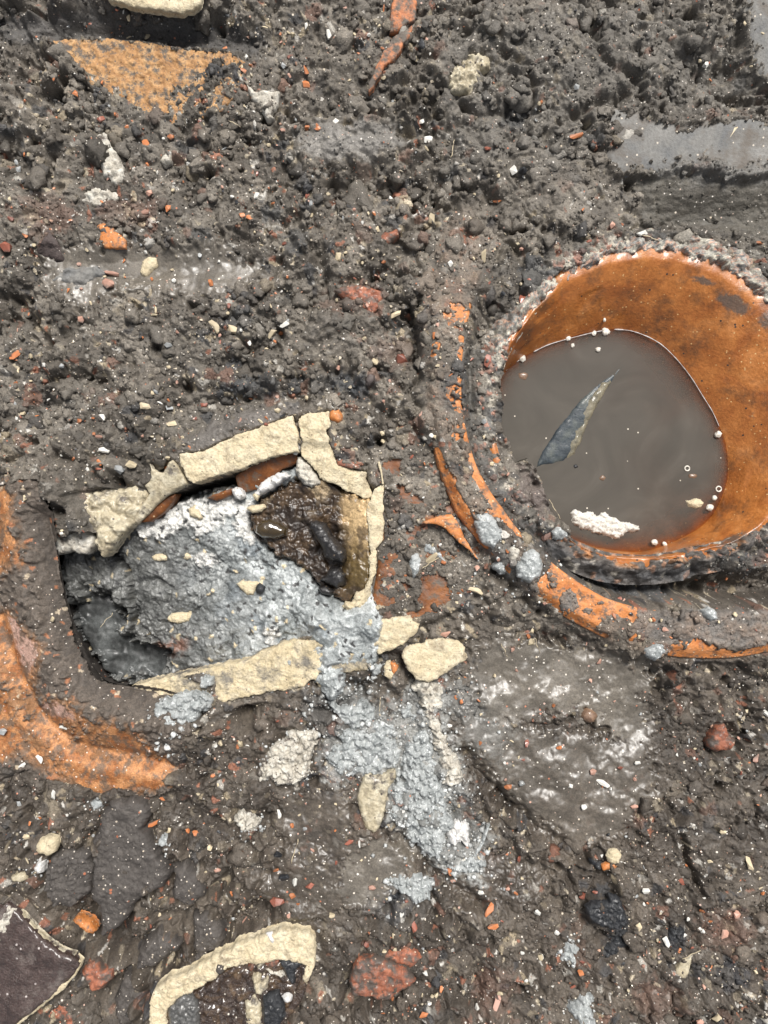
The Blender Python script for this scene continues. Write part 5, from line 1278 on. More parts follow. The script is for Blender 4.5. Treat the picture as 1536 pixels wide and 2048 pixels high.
tag(bpy.data.objects['pebble'], 'tiny dark pebble lying on the flat cream sherd', 'pebble')
find('cream_chip', [(768, 1336), (774, 1324), (781, 1322), (784, 1340), (792, 1352), (780, 1360), (768, 1352)], CREAM, 'small cream chip beside the flat cream sherd', 'chip', 8, 14, rough=1.2, step=3, seed=77)
find('orange_chip', [(781, 1326), (789, 1322), (797, 1332), (794, 1346), (788, 1352), (784, 1340)], ORANGE, 'dark orange chip wedged beside the flat cream sherd', 'chip', 10, 14, rough=1.2, step=3, seed=78)

shJ = empty('glazed_sherd', 60, 1950, 0, 'large dark purple glazed sherd with pale broken edge', 'sherd')
patch('glazed_face', SHERD_J, 24, 14, DGLAZE, shJ, rough=3.0, rwl=60, step=4.5, jag=1.2, seed=81, edge=2, slope=(0.03, -0.03), zf=lambda x, y, d: 2.0 * fbm(x, y, 14, 3, 85) + 6 * fbm(x, y, 110, 2, 89))
patch('broken_edge', [(150, 1917), (161, 1927), (157, 1942), (129, 1978), (88, 2010), (38, 2052), (0, 2090), (-12, 2084), (30, 2040), (80, 2000), (120, 1970), (148, 1938)], 20, 20, CREAM, shJ, rough=2.2, rwl=14, step=3.2, jag=1.5, seed=82, edge=3, slope=(0.03, -0.03))
patch('broken_edge', [(36, 1826), (44, 1830), (72, 1862), (94, 1884), (121, 1902), (149, 1911), (146, 1917), (116, 1908), (88, 1889), (64, 1866)], 21, 18, CREAMD, shJ, rough=1.4, rwl=14, step=3, jag=1.0, seed=83, edge=2, slope=(0.03, -0.03))
tag(patch('mortar_crust', [(-20, 1850), (0, 1840), (14, 1815), (28, 1822), (20, 1848), (14, 1872), (-6, 1892), (-20, 1890)], 29, 6, MORTARW, rough=3, rwl=10, step=2.8, jag=3, seed=84, dome=5, dr=8, cells=3, cellsize=8), 'pale mortar crust stuck on top of the dark purple sherd', 'crust')

K_IN = [(331, 2110), (331, 2048), (332, 2023), (353, 2000), (392, 1981), (431, 1958), (452, 1937), (488, 1929), (525, 1927), (564, 1920), (592, 1923), (614, 1932), (606, 1962), (594, 1994), (574, 2024), (548, 2056), (530, 2110)]
shK = empty('cup_sherd', 460, 1980, 0, 'broken cream vessel rim with dark glazed hollow inside', 'sherd')
k_rim = SHERD_K[:21] + [(610, 1962), (614, 1932), (592, 1923), (564, 1920), (525, 1927), (488, 1929), (452, 1937), (431, 1958), (392, 1981), (353, 2000), (332, 2023), (331, 2048), (331, 2075)]
k_rim = [(297, 2090)] + SHERD_K[1:19] + [(612, 1975), (606, 1960), (612, 1934)] + [(592, 1923), (564, 1920), (525, 1927), (488, 1929), (452, 1937), (431, 1958), (392, 1981), (353, 2000), (332, 2023), (331, 2048), (331, 2090)]
patch('rim', k_rim, 20, 40, CREAM, shK, rough=4.0, rwl=30, step=2.6, jag=2.6, seed=86, edge=1.6, cells=1.6, cellsize=9, zf=lambda x, y, d: -6 * ss(1900, 1990, y) * ss(560, 600, x))
patch('hollow', K_IN, 2, 30, DGLAZE2, shK, rough=4.0, rwl=40, step=3.4, jag=1.5, seed=87, cells=5, cellsize=26, zf=lambda x, y, d: 10 * np.exp(-d / 9))
patch('side_wall', [(630, 1925), (618, 1966), (605, 1998), (584, 2030), (556, 2064), (542, 2064), (568, 2024), (590, 1990), (604, 1958), (613, 1934)], 10, 40, DGLAZE2, shK, rough=2.5, rwl=16, step=3.2, jag=1.6, seed=88)
z0 = 12
for nm_, pl, m, z, lab, cat in (('pebble', [(332, 2030), (336, 2012), (352, 2000), (362, 1990), (380, 1996), (392, 2006), (396, 2030), (396, 2062), (336, 2062)], GREYP, 20, 'wet grey pebble inside the dark glazed hollow', 'pebble'), ('soil_crumb', [(428, 1936), (436, 1929), (446, 1934), (447, 1948), (438, 1954), (429, 1946)], CLOD, 28, 'round soil crumb stuck on the broken cream rim', 'crumb'),
                                ('charcoal_lump', [(525, 2000), (545, 1990), (556, 1990), (566, 2010), (570, 2035), (555, 2062), (528, 2062), (522, 2030)], CHAR, 20, 'shiny charcoal lump in the dark glazed hollow', 'charcoal'), ('charcoal_lump', [(556, 1925), (566, 1918), (580, 1924), (600, 1923), (606, 1932), (592, 1945), (588, 1975), (578, 1968), (566, 1945)], CHAR, 18, 'ragged black charcoal under the cream rim corner', 'charcoal'),
                                ('bone_bit', [(502, 1962), (512, 1948), (514, 1920), (524, 1917), (528, 1932), (518, 1945), (522, 1968), (534, 1960), (534, 1982), (522, 1994), (510, 1992)], CREAMD, 18, 'holed pale mortar strand crossing the dark glazed hollow', 'mortar'), ('mortar_lump', [(488, 2010), (508, 1996), (524, 2020), (522, 2064), (490, 2064)], CREAMD, 10, 'whitish mortar patch low in the dark glazed hollow', 'mortar'),
                                ('mortar_bit', [(562, 2000), (574, 1995), (584, 2000), (580, 2010), (566, 2011)], WHITE, 26, 'white mortar bit beside the shiny charcoal lump', 'mortar'), ('mortar_bit', [(530, 1940), (556, 1944), (572, 1958), (560, 1960), (540, 1952)], MORTARW, 16, 'curled pale mortar flake below the cream rim', 'mortar'),
                                ('brick_bit', [(494, 1936), (502, 1926), (512, 1930), (508, 1944), (498, 1948)], BRICK, 17, 'small red bit against the inner edge of cream rim', 'brick'), ('brick_bit', [(526, 1930), (545, 1922), (560, 1922), (556, 1936), (535, 1940)], BRICK, 16, 'brown red strip under the inner edge of cream rim', 'brick'), ('mortar_bit', [(531, 1873), (541, 1872), (550, 1886), (546, 1894), (536, 1886)], WHITE, 26, 'white mortar dab on top of the broken cream rim', 'mortar')):
    tag(patch(nm_, pl, z, 16, m, rough=2.0, rwl=14, step=2.8, jag=1.8, seed=int(pl[0][0] * 3 + pl[0][1]), dome=8, dr=11, cells=2.5, cellsize=11), lab, cat)

# orange tile and other pieces at the top edge
find('orange_tile', [(784, 4), (798, -30), (832, -30), (831, 20), (829, 40), (812, 46), (796, 60), (778, 62)], ORANGED, 'muddy orange tile piece cut off by the top edge', 'tile', 8, 24, rough=2.6, rwl=22, step=3, jag=3, seed=91, edge=1, cells=1.2, cellsize=9)
find('orange_tile', [(826, 50), (818, 70), (800, 100), (786, 118), (768, 130), (752, 164), (736, 182), (742, 156), (758, 124), (772, 96), (786, 76), (806, 62)], ORANGED, 'pinkish orange tile sliver just below the muddy tile piece', 'tile', 9, 24, rough=2.6, rwl=22, step=3, jag=2.5, seed=90, edge=1, cells=1.2, cellsize=9)
find('cream_sherd', [(196, -30), (215, -4), (255, 8), (310, 18), (360, 23), (392, 12), (402, -8), (402, -40)], CREAM, 'yellowish cream sherd cut off by the top edge', 'sherd', 6, 20, rough=3, rwl=18, step=4, jag=2.5, seed=92)
find('mortar_lump', [(893, 146), (905, 130), (925, 116), (940, 98), (965, 100), (988, 110), (980, 130), (966, 142), (957, 160), (946, 179), (925, 184), (905, 176), (902, 160)], CREAMD, 'cream crusted mortar lump among the topmost clods', 'mortar', 12, 30, rough=8, rwl=22, step=2.8, jag=5, seed=93, dome=12, dr=22, cells=3, cellsize=11)
find('mortar_lump', [(178, 285), (190, 262), (208, 258), (222, 275), (228, 300), (246, 330), (248, 350), (228, 368), (205, 350), (190, 320)], MORTARW, 'long dirty mortar lump below the tan sherd', 'mortar', 8, 30, rough=4, rwl=20, step=3.4, jag=4, seed=94, dome=8, dr=20, cells=5, cellsize=16)
find('mortar_lump', [(156, 400), (170, 376), (200, 370), (232, 378), (236, 395), (214, 405), (206, 416), (180, 410)], MORTARW, 'white flecked mortar lump below the long dirty one', 'mortar', 8, 26, rough=4, rwl=16, step=3.2, jag=4, seed=95, dome=8, dr=16, cells=5, cellsize=14)
find('mortar_lump', [(490, 160), (510, 178), (535, 176), (556, 178), (552, 205), (540, 225), (548, 232), (532, 238), (522, 215), (502, 195)], MORTARW, 'pinkish wedge of mortar beside the tan sherd tip', 'mortar', 8, 26, rough=3, rwl=18, step=3.2, jag=2.5, seed=96, dome=7, dr=14, cells=3)
find('mortar_lump', [(316, 318), (328, 300), (342, 305), (340, 322), (326, 330)], MORTARW, 'round yellowish mortar knob in the upper soil', 'mortar', 8, 20, rough=3, step=3, jag=2, seed=97, dome=8, dr=10, cells=3)
find('mortar_lump', [(95, 560), (130, 535), (190, 530), (215, 545), (180, 560), (160, 590), (140, 580), (120, 570)], CLAY, 'wet pale grey lump at the puddle head', 'mortar', 4, 20, rough=4, rwl=24, step=3.4, jag=3, seed=98, dome=6, dr=16, cells=4, cellsize=20)
find('cream_chip', [(278, 540), (282, 520), (296, 511), (315, 512), (314, 528), (303, 542), (292, 553), (282, 550)], CREAM, 'cream and pink chip standing in the upper puddle', 'chip', 9, 18, rough=1.5, step=3, seed=99, dome=5, dr=8)
find('orange_flake', [(194, 452), (206, 446), (222, 448), (228, 462), (238, 466), (249, 480), (250, 496), (228, 494), (208, 494), (200, 478), (200, 464)], ORANGE, 'bright smooth orange flake above the upper puddle', 'flake', 5, 12, rough=0.8, rwl=30, step=3.4, jag=2.2, seed=100)
for nm_, pl, m, lab, up in (('brick_fragment', [(737, 495), (750, 475), (770, 462), (795, 455), (798, 470), (775, 488), (755, 502)], BRICK, 'red brick fragment in mid soil, the upper of two', 9), ('brick_fragment', [(668, 578), (700, 566), (740, 571), (768, 582), (758, 617), (740, 630), (715, 608), (685, 594)], BRICK, 'smeared red brick fragment below the other in mid soil', 6),
                            ('brick_fragment', [(1418, 1489), (1434, 1456), (1451, 1449), (1462, 1466), (1474, 1482), (1467, 1502), (1438, 1507), (1422, 1501)], BRICK, 'brown brick lump with mortar speck, below the rim end', 16), ('brick_fragment', [(697, 1962), (706, 1940), (716, 1925), (754, 1919), (784, 1930), (817, 1949), (833, 1967), (808, 1986), (772, 2007), (730, 1998), (703, 1995)], BRICK, 'large red brick fragment right of the broken cream rim', 14),
                            ('brick_fragment', [(762, 1918), (770, 1909), (808, 1897), (832, 1906), (845, 1919), (822, 1942), (798, 1932)], BRICK, 'muddy brick piece above the large red fragment', 7), ('brick_fragment', [(58, 2060), (62, 2036), (95, 2006), (125, 1998), (150, 2022), (156, 2062)], BRICK, 'dark red brick under the purple glazed sherd', 8),
                            ('brick_fragment', [(160, 1946), (172, 1930), (192, 1927), (201, 1944), (222, 1945), (221, 1965), (197, 1985), (180, 1987), (168, 1966)], BRICK, 'brown and pink brick lump by the purple sherd tip', 30), ('brick_fragment', [(141, 1846), (150, 1837), (175, 1848), (189, 1866), (182, 1874), (165, 1866)], ORANGE, 'orange brown stone down in the dark hollow', 26),
                            ('brick_fragment', [(133, 1709), (150, 1702), (178, 1705), (182, 1716), (156, 1719)], BRICK, 'flat dull red brick bit over the brown clod', 14), ('brick_fragment', [(1000, 60 + 1120), (1008, 1176), (1018, 1186), (1010, 1194)], BRICK, 'small red bit just outside the curved rim', 6)):
    find(nm_, pl, m, lab, 'brick', up, 36, z={160: -4.0, 141: -22.0, 58: -12.0}.get(pl[0][0]), rough=2.5, rwl=16, step=3.2, jag=2, seed=int(pl[0][0] + 3 * pl[0][1]), dome=7, dr=12, cells=2.5, cellsize=18)
find('pebble', ell(1181, 1435, 17, 15, 20, 12, 0.08), PEBBLE, 'rounded brown pebble at the lower shore of puddle', 'pebble', 12, 22, dome=11, dr=14, rough=1, step=3, jag=0.8, seed=102)
find('orange_lump', [(657, 826), (664, 816), (678, 817), (684, 828), (686, 838), (676, 845), (664, 840), (658, 836)], ORANGE, 'orange brown lump at the cracked cream corner', 'lump', 12, 20, dome=7, dr=9, rough=1.5, step=2.8, jag=1.2, seed=103)
find('orange_sherd', [(846, 1046), (866, 1036), (882, 1031), (905, 1029), (917, 1046), (929, 1076), (946, 1102), (957, 1120), (940, 1101), (911, 1078), (893, 1058), (873, 1049)], ORANGE, 'curled orange sherd beside the curved rim', 'sherd', 13, 16, rough=1.2, rwl=18, step=3, jag=1, seed=104)

# grey mortar dabs
for pl, up, m, lab in (([(955, 1029), (976, 1025), (993, 1040), (1006, 1064), (1005, 1080), (987, 1097), (968, 1088), (955, 1066), (951, 1046)], 12, MORTAR, 'pale grey mortar dab, higher one on the curved rim'), ([(1034, 1136), (1049, 1108), (1067, 1098), (1081, 1110), (1088, 1131), (1082, 1155), (1062, 1167), (1036, 1154)], 18, MORTAR, 'egg shaped grey mortar dab on the curved rim'),
                       ([(1018, 1102), (1031, 1092), (1043, 1099), (1040, 1115), (1028, 1126), (1020, 1120)], 12, MORTARW, 'small whitish stone between two grey mortar dabs'), ([(1290, 1300), (1298, 1288), (1313, 1279), (1338, 1281), (1346, 1299), (1329, 1314), (1315, 1325), (1297, 1314)], 10, MORTAR, 'grey mortar dab at the lower edge of curved rim'),
                       ([(1408, 1222), (1422, 1215), (1440, 1226), (1440, 1240), (1424, 1245), (1411, 1234)], 12, MORTAR, 'little grey mortar dab on the clay covered rim'), ([(1104, 1062), (1118, 1052), (1136, 1058), (1140, 1074), (1124, 1082), (1108, 1078)], 10, MORTAR, 'dark grey mortar dab beside the pot lip'),
                       ([(1010, 1118), (1018, 1128), (1014, 1146), (1000, 1150), (986, 1136), (992, 1120)], 6, MORTAR, 'smeared grey mortar below the higher dab'), ([(842, 1086), (858, 1080), (880, 1102), (898, 1128), (882, 1122), (862, 1110), (846, 1104)], 7, MORTAR, 'thin streak of grey mortar in soil beside the rim'), ([(820, 1112), (836, 1108), (846, 1124), (838, 1146), (826, 1160), (818, 1140)], 6, MORTAR, 'upright grey mortar smear near the cream vessel end')):
    find('mortar_dab', pl, m, lab, 'mortar', up, 20, dome=10, dr=16, rough=2.5, rwl=12, step=2.8, jag=1.8, seed=int(pl[0][0] * 2 + pl[0][1]), cells=2.5, cellsize=8)
SPILLS = [([(653, 1404), (668, 1412), (683, 1417), (706, 1412), (730, 1404), (754, 1422), (746, 1446), (730, 1458), (700, 1462), (680, 1450), (673, 1434)], 14, MORTAR, 'rounded grey mortar lump, first below the slurry tongue'),
          ([(690, 1462), (730, 1460), (744, 1448), (771, 1445), (795, 1451), (798, 1466), (781, 1478), (798, 1496), (803, 1526), (791, 1540), (754, 1556), (730, 1552), (697, 1555), (676, 1551), (649, 1518), (653, 1500), (683, 1494), (680, 1472)], 13, MORTAR, 'broad craggy grey mortar mass above the leaning cream splinter'),
          ([(798, 1420), (815, 1412), (832, 1421), (840, 1436), (826, 1448), (808, 1440)], 10, MORTAR, 'small bright mortar lump beside the broad craggy mass'),
          ([(832, 1360), (869, 1366), (887, 1387), (880, 1410), (873, 1434), (890, 1468), (903, 1505), (920, 1536), (931, 1560), (906, 1578), (888, 1570), (880, 1545), (872, 1500), (862, 1470), (852, 1440), (848, 1420), (839, 1400), (825, 1380)], 13, MORTARW, 'long pale mortar strip running down from the cream sherd'),
          ([(849, 1462), (860, 1478), (866, 1510), (876, 1550), (888, 1580), (890, 1606), (897, 1631), (907, 1652), (890, 1690), (880, 1724), (846, 1713), (815, 1676), (808, 1648), (812, 1600), (808, 1560), (805, 1529), (818, 1485)], 17, MORTAR, 'biggest pale blue grey mortar slab in lower soil'),
          ([(785, 1582), (800, 1545), (808, 1600), (806, 1648), (782, 1645), (777, 1624)], 8, MORTAR, 'blue grey mortar strip against the leaning splinter'),
          ([(896, 1665), (910, 1656), (925, 1652), (941, 1662), (938, 1690), (915, 1694), (898, 1690)], 20, WHITE, 'bright white mortar knob on the biggest slab'), ([(885, 1722), (912, 1730), (940, 1722), (974, 1730), (956, 1750), (920, 1752), (898, 1742)], 10, MORTAR, 'ragged mortar tail under the biggest slab'),
          ([(942, 1716), (960, 1690), (975, 1656), (983, 1655), (970, 1690), (952, 1720)], 8, MORTAR, 'thin curved mortar sliver right of the biggest slab'), ([(774, 1760), (800, 1752), (815, 1762), (840, 1758), (866, 1770), (863, 1803), (842, 1814), (812, 1798), (780, 1776)], 12, MORTAR, 'rounded pale mortar lump beside the lower puddle'),
          ([(517, 1530), (530, 1510), (548, 1494), (570, 1474), (592, 1461), (629, 1465), (637, 1489), (622, 1509), (626, 1546), (592, 1578), (554, 1571), (514, 1562)], 15, MORTARW, 'dirty white crumbling mortar lump under the vessel rim'), ([(467, 1641), (480, 1630), (500, 1634), (521, 1650), (511, 1666), (490, 1669), (474, 1660)], 10, MORTARW, 'small knobbly cream mortar lump below the crumbling one'),
          ([(308, 1412), (330, 1396), (360, 1390), (400, 1386), (421, 1400), (405, 1426), (386, 1441), (370, 1456), (345, 1461), (325, 1446), (310, 1430)], 9, MORTAR, 'lacy white grey mortar splash below the vessel rim'), ([(324, 1486), (334, 1480), (346, 1486), (346, 1500), (334, 1506), (326, 1500)], 10, WHITE, 'tiny white mortar ball below the mortar splash'),
          ([(1117, 1906), (1130, 1896), (1135, 1878), (1150, 1876), (1158, 1905), (1156, 1930), (1143, 1935), (1125, 1922)], 12, MORTAR, 'grey mortar lump left of the black charcoal'), ([(1141, 2022), (1155, 2003), (1175, 1995), (1187, 2001), (1190, 2025), (1196, 2064), (1150, 2064)], 12, MORTAR, 'grey mortar lump at the bottom edge'),
          ([(312, 1680), (322, 1674), (340, 1672), (338, 1688), (326, 1700), (316, 1696)], 10, MORTAR, 'grey white mortar crumb on the smooth clod'), ([(62, 1742), (72, 1724), (84, 1728), (82, 1748), (70, 1750)], 16, WHITE, 'white mortar crumb below the cream pebble'), ([(176, 1608), (190, 1600), (204, 1604), (202, 1616), (186, 1624)], 10, MORTAR, 'grey mortar crumb over the smooth dark clod'), ([(398, 1362), (408, 1352), (424, 1356), (424, 1372), (410, 1380), (398, 1374)], 12, MORTAR, 'knobby mortar dab on the lower cream rim'),
          ([(536, 1362), (550, 1356), (562, 1364), (558, 1376), (544, 1378)], 12, MORTAR, 'bluish mortar bead on the lower cream rim'), ([(570, 1320), (578, 1314), (588, 1322), (582, 1332), (572, 1330)], 11, MORTAR, 'smooth mortar bead beside the slurry tongue'), ([(740, 1340), (752, 1326), (766, 1330), (760, 1348), (748, 1356)], 9, MORTAR, 'grey mortar bead right under the slurry tongue')]
for i, (pl, up, m, lab) in enumerate(SPILLS):
    big = abs(sum(pl[k][0] * pl[(k + 1) % len(pl)][1] - pl[(k + 1) % len(pl)][0] * pl[k][1] for k in range(len(pl)))) / 2
    find('mortar_lump', pl, m, lab, 'mortar', up, 30, dome=11 if big > 800 else 8, dr=18 if big > 800 else 8, rough=8 if big > 800 else 2.5, rwl=22, step=2.6, jag=6 if big > 800 else 1.8, seed=300 + i, cells=8 if big > 800 else 3, cellsize=14 if big > 800 else 9)
find('cream_splinter', STICK_P, CREAMD, 'leaning cream splinter half coated in brown mud', 'splinter', z=14, thick=24, rough=2.5, rwl=16, step=3, jag=1.5, seed=111, slope=(0.12, 0.0), dome=4, dr=10)
find('cream_pebble', [(67, 1694), (74, 1682), (92, 1676), (110, 1680), (112, 1692), (106, 1708), (92, 1717), (76, 1714), (67, 1704)], CREAM, 'rounded cream pebble above the brown clod', 'pebble', 22, 24, dome=10, dr=14, rough=2.5, rwl=14, step=2.8, jag=1.5, seed=112, cells=2, cellsize=9)
find('cream_pebble', [(18, 1758), (34, 1748), (50, 1748), (52, 1762), (36, 1768), (22, 1766)], CREAMD, 'flat dull cream pebble above the purple sherd', 'pebble', 14, 20, dome=6, dr=9, rough=2, step=2.8, jag=1.2, seed=113)
# clods
for i, (pl, up, lab) in enumerate(CLODS):
    find('soil_clod', pl, CLOD, lab, 'clod', up, 50, dome=18, dr=18, rough=5, rwl=46, step=3.0, jag=4, seed=400 + i, cells=2.2 if i != 2 else 5, cellsize=12)
for i, (pl, up, lab) in enumerate((([(1172, 1817), (1187, 1808), (1218, 1806), (1221, 1793), (1240, 1799), (1252, 1824), (1258, 1851), (1240, 1862), (1224, 1861), (1196, 1855), (1178, 1839)], 7, 'broad charcoal patch in lower soil'), ([(1228, 1862), (1258, 1852), (1258, 1892), (1234, 1910), (1209, 1922), (1209, 1898), (1226, 1880)], 6, 'charcoal piece directly below the broad charcoal patch'),
                                  (ell(1356, 1874, 17, 16, 0), 6, 'small charcoal bit beside the white chip low in soil'), (ell(1193, 1729, 14, 10, 20), 8, 'round shiny black bead in the lower soil'), (ell(787, 1795, 14, 9, 10), 6, 'black charcoal crumb left of the rounded mortar lump'), (ell(1048, 336, 7, 7), 9, 'small round black bead beside the white oval stone'), (ell(845, 84, 10, 12), 8, 'glittering black cinder beside the orange tile splinter'))):
    find('charcoal', pl, CHAR, lab, 'charcoal', up, 16, dome=6, dr=9, rough=3, rwl=10, step=2.8, jag=2.5, seed=430 + i, cells=3.5, cellsize=9)
find('cream_shell', ell(1230, 1716, 15, 15, 0, 14, 0.06), CREAM, 'round cream shell bit beside the shiny black bead', 'shell', 11, 14, dome=6, dr=9, rough=2, rwl=7, step=2.6, jag=1, seed=441, cells=3, cellsize=7)
find('orange_chip', [(1205, 1733), (1218, 1728), (1240, 1730), (1228, 1738), (1208, 1742)], ORANGE, 'orange strip under the round cream shell bit', 'chip', 6, 12, rough=1, step=2.6, seed=442)
find('tan_shard', [(1352, 1946), (1362, 1928), (1388, 1910), (1381, 1935), (1376, 1955), (1368, 1963)], CREAMD, 'tan pointed shard among charcoal crumbs', 'shard', 10, 14, rough=1.5, step=2.8, jag=1, seed=443)

# ------------------------------------------------------------------ chips and pebbles loose in the soil
def chip_mesh(name, mat, seed, kind):
    """a small angular chip, about one unit across each way"""
    r = random.Random(seed)
    bm = bmesh.new()
    sx, sy, sz = {'nugget': (1, 0.85, 0.75), 'flake': (1, 0.8, 0.34), 'splinter': (1, 0.36, 0.34)}[kind]
    for i in range(15):
        v = Vector((r.gauss(0, 1), r.gauss(0, 1), r.gauss(0, 1))).normalized() * r.uniform(0.8, 1.0)
        bm.verts.new((v.x * sx * S, v.y * sy * S, v.z * sz * S))
    res = bmesh.ops.convex_hull(bm, input=bm.verts)
    bmesh.ops.delete(bm, geom=[g for g in res['geom_interior'] if isinstance(g, bmesh.types.BMVert)], context='VERTS')
    me = bpy.data.meshes.new(name)
    bm.to_mesh(me); bm.free()
    me.materials.append(mat)
    return me
KINDS = {'orange': (CH_ORANGE, 'orange_chip'), 'red': (CH_RED, 'red_chip'), 'pink': (CH_PINK, 'pink_chip'), 'cream': (CH_CREAM, 'cream_chip'), 'white': (CH_WHITE, 'white_chip'), 'grey': (CH_GREY, 'grey_chip'), 'black': (CHAR, 'charcoal_bit')}
MESH = {}
for k, (m, nm_) in KINDS.items():
    for sh in ('nugget', 'flake', 'splinter'):
        MESH[(k, sh)] = [chip_mesh(nm_, m, hash((len(k), i, len(sh))) % 9999 + i * 7, sh) for i in range(3)]
WORD = {'orange': 'orange', 'red': 'brick red', 'pink': 'pinkish', 'cream': 'cream', 'white': 'white', 'grey': 'grey', 'black': 'black'}
CAT = {'orange': 'chip', 'red': 'chip', 'pink': 'chip', 'cream': 'chip', 'white': 'chip', 'grey': 'chip', 'black': 'charcoal'}
MARKS = [(60, 40, 'at the top corner above the dark trench'), (300, 40, 'under the yellowish top sherd'), (560, 40, 'in top soil between sherd and orange splinter'), (290, 150, 'beside the flat tan sherd'), (60, 200, 'in soil left of the tan sherd'), (600, 170, 'in soil right of the tan sherd'),
         (900, 50, 'among top clods near the orange splinter'), (950, 200, 'near the cream crusted mortar lump'), (1150, 100, 'among the large top clods'), (1400, 100, 'among clods above the clay slab'), (1100, 300, 'in soil left of the blue grey clay slab'), (1400, 290, 'on the blue grey clay slab'), (1400, 420, 'on the dark bank above the water pot'),
         (80, 360, 'left of the long dirty mortar lump'), (210, 320, 'by the long dirty mortar lump'), (340, 370, 'right of the long dirty mortar lump'), (480, 340, 'in soil below the tan sherd tip'), (690, 290, 'on the pale smooth clay ridge'), (720, 400, 'in the hollow below the pale clay ridge'), (900, 420, 'in soil above the curved rim'),
         (60, 500, 'left of the upper puddle'), (230, 470, 'around the bright orange flake'), (400, 530, 'in the upper puddle'), (560, 500, 'right of the upper puddle'), (750, 520, 'between the two red brick fragments'), (100, 680, 'in soil below the puddle head'), (300, 680, 'in clods below the upper puddle'), (500, 680, 'in the middle clods above the vessel'), (700, 700, 'below the smeared red brick fragment'),
         (880, 700, 'on the muddy upper stretch of curved rim'), (990, 620, 'between curved rim and water pot'), (100, 860, 'in soil above the orange collar'), (250, 860, 'in soil above the fibrous clay lump'), (450, 800, 'just above the long cream wall fragment'), (720, 850, 'in soil above the cream corner'), (850, 960, 'between cream vessel and curved rim'), (1060, 960, 'in soil fallen on the pot lip'),
         (1000, 1130, 'on the curved rim near the mortar dabs'), (1320, 1160, 'in the burnt hollow below the pot lip'), (1450, 1250, 'on the clay covered stretch of rim'), (60, 1150, 'on the upper orange collar'), (100, 1400, 'on the middle of the orange collar'), (260, 1480, 'on the lower orange collar'), (480, 1440, 'below the lower cream rim'), (700, 1390, 'under the slurry tongue'), (930, 1280, 'near the flat cream sherd'),
         (1130, 1350, 'in the glossy puddle below the rim'), (1420, 1400, 'in soil below the rim end'), (1100, 1480, 'on the wet mud below the glossy puddle'), (1300, 1540, 'right of the wet mud'), (1480, 1540, 'around the brown brick lump'), (80, 1640, 'in dark soil below the orange collar'), (420, 1620, 'right of the smooth dark wedge'), (600, 1650, 'left of the leaning cream splinter'), (640, 1800, 'in mud above the broken cream rim'),
         (780, 1720, 'in the lower puddle'), (880, 1560, 'on the pale mortar slabs'), (1020, 1720, 'right of the biggest mortar slab'), (1200, 1700, 'near the round cream shell'), (1420, 1720, 'beside the long soil crack'), (960, 1850, 'below the mortar tail'), (1120, 1850, 'left of the broad charcoal patch'), (1330, 1830, 'right of the broad charcoal patch'), (1470, 1880, 'in soil at the lower right edge'), (40, 1780, 'above the purple sherd'),
         (220, 1930, 'in the dark hollow by the purple sherd'), (660, 1960, 'beside the broken cream rim'), (850, 1970, 'right of the large red brick fragment'), (1030, 2000, 'in soil near the bottom middle'), (1270, 1980, 'in soil near the lower grey mortar lump'), (1440, 2010, 'in the bottom corner soil')]
NCHIP = {}
def chip(k, x, y, r, sh='nugget', asp=1.0, ang=None, label=None, sink=0.25):
    (wx0, wy0), = P([(x, y)], 0)
    z = gz(wx0, wy0, 2)
    if z < -90: return None
    (wx0, wy0), = P([(x, y)], z)
    me = rnd.choice(MESH[(k, sh)])
    o = bpy.data.objects.new(KINDS[k][1], me)
    o.scale = (r, r * asp, r * rnd.uniform(0.75, 1.0))
    o.rotation_euler = (rnd.uniform(-0.4, 0.4), rnd.uniform(-0.4, 0.4), math.radians(-ang if ang is not None else rnd.uniform(0, 360)))
    hz = {'nugget': 0.7, 'flake': 0.34, 'splinter': 0.34}[sh] * r
    o.location = to_world([(wx0, wy0, z + hz * (1 - 2 * sink) + 0.6)])[0]
    COL.objects.link(o)
    if label is None:
        size = 'tiny' if r < 5.2 else 'small' if r < 7.2 else 'fair sized'
        mk = min(MARKS, key=lambda q: (q[0] - x) ** 2 + (q[1] - y) ** 2)[2]
        noun = {'nugget': 'lump', 'flake': 'flake', 'splinter': 'splinter'}[sh]
        label = f'{size} {WORD[k]} {noun} {mk}'
        tag(o, label, CAT[k], f'{size} {WORD[k]} {noun}s {mk}')
    else: tag(o, label, CAT[k])
    NCHIP[k] = NCHIP.get(k, 0) + 1
    return o

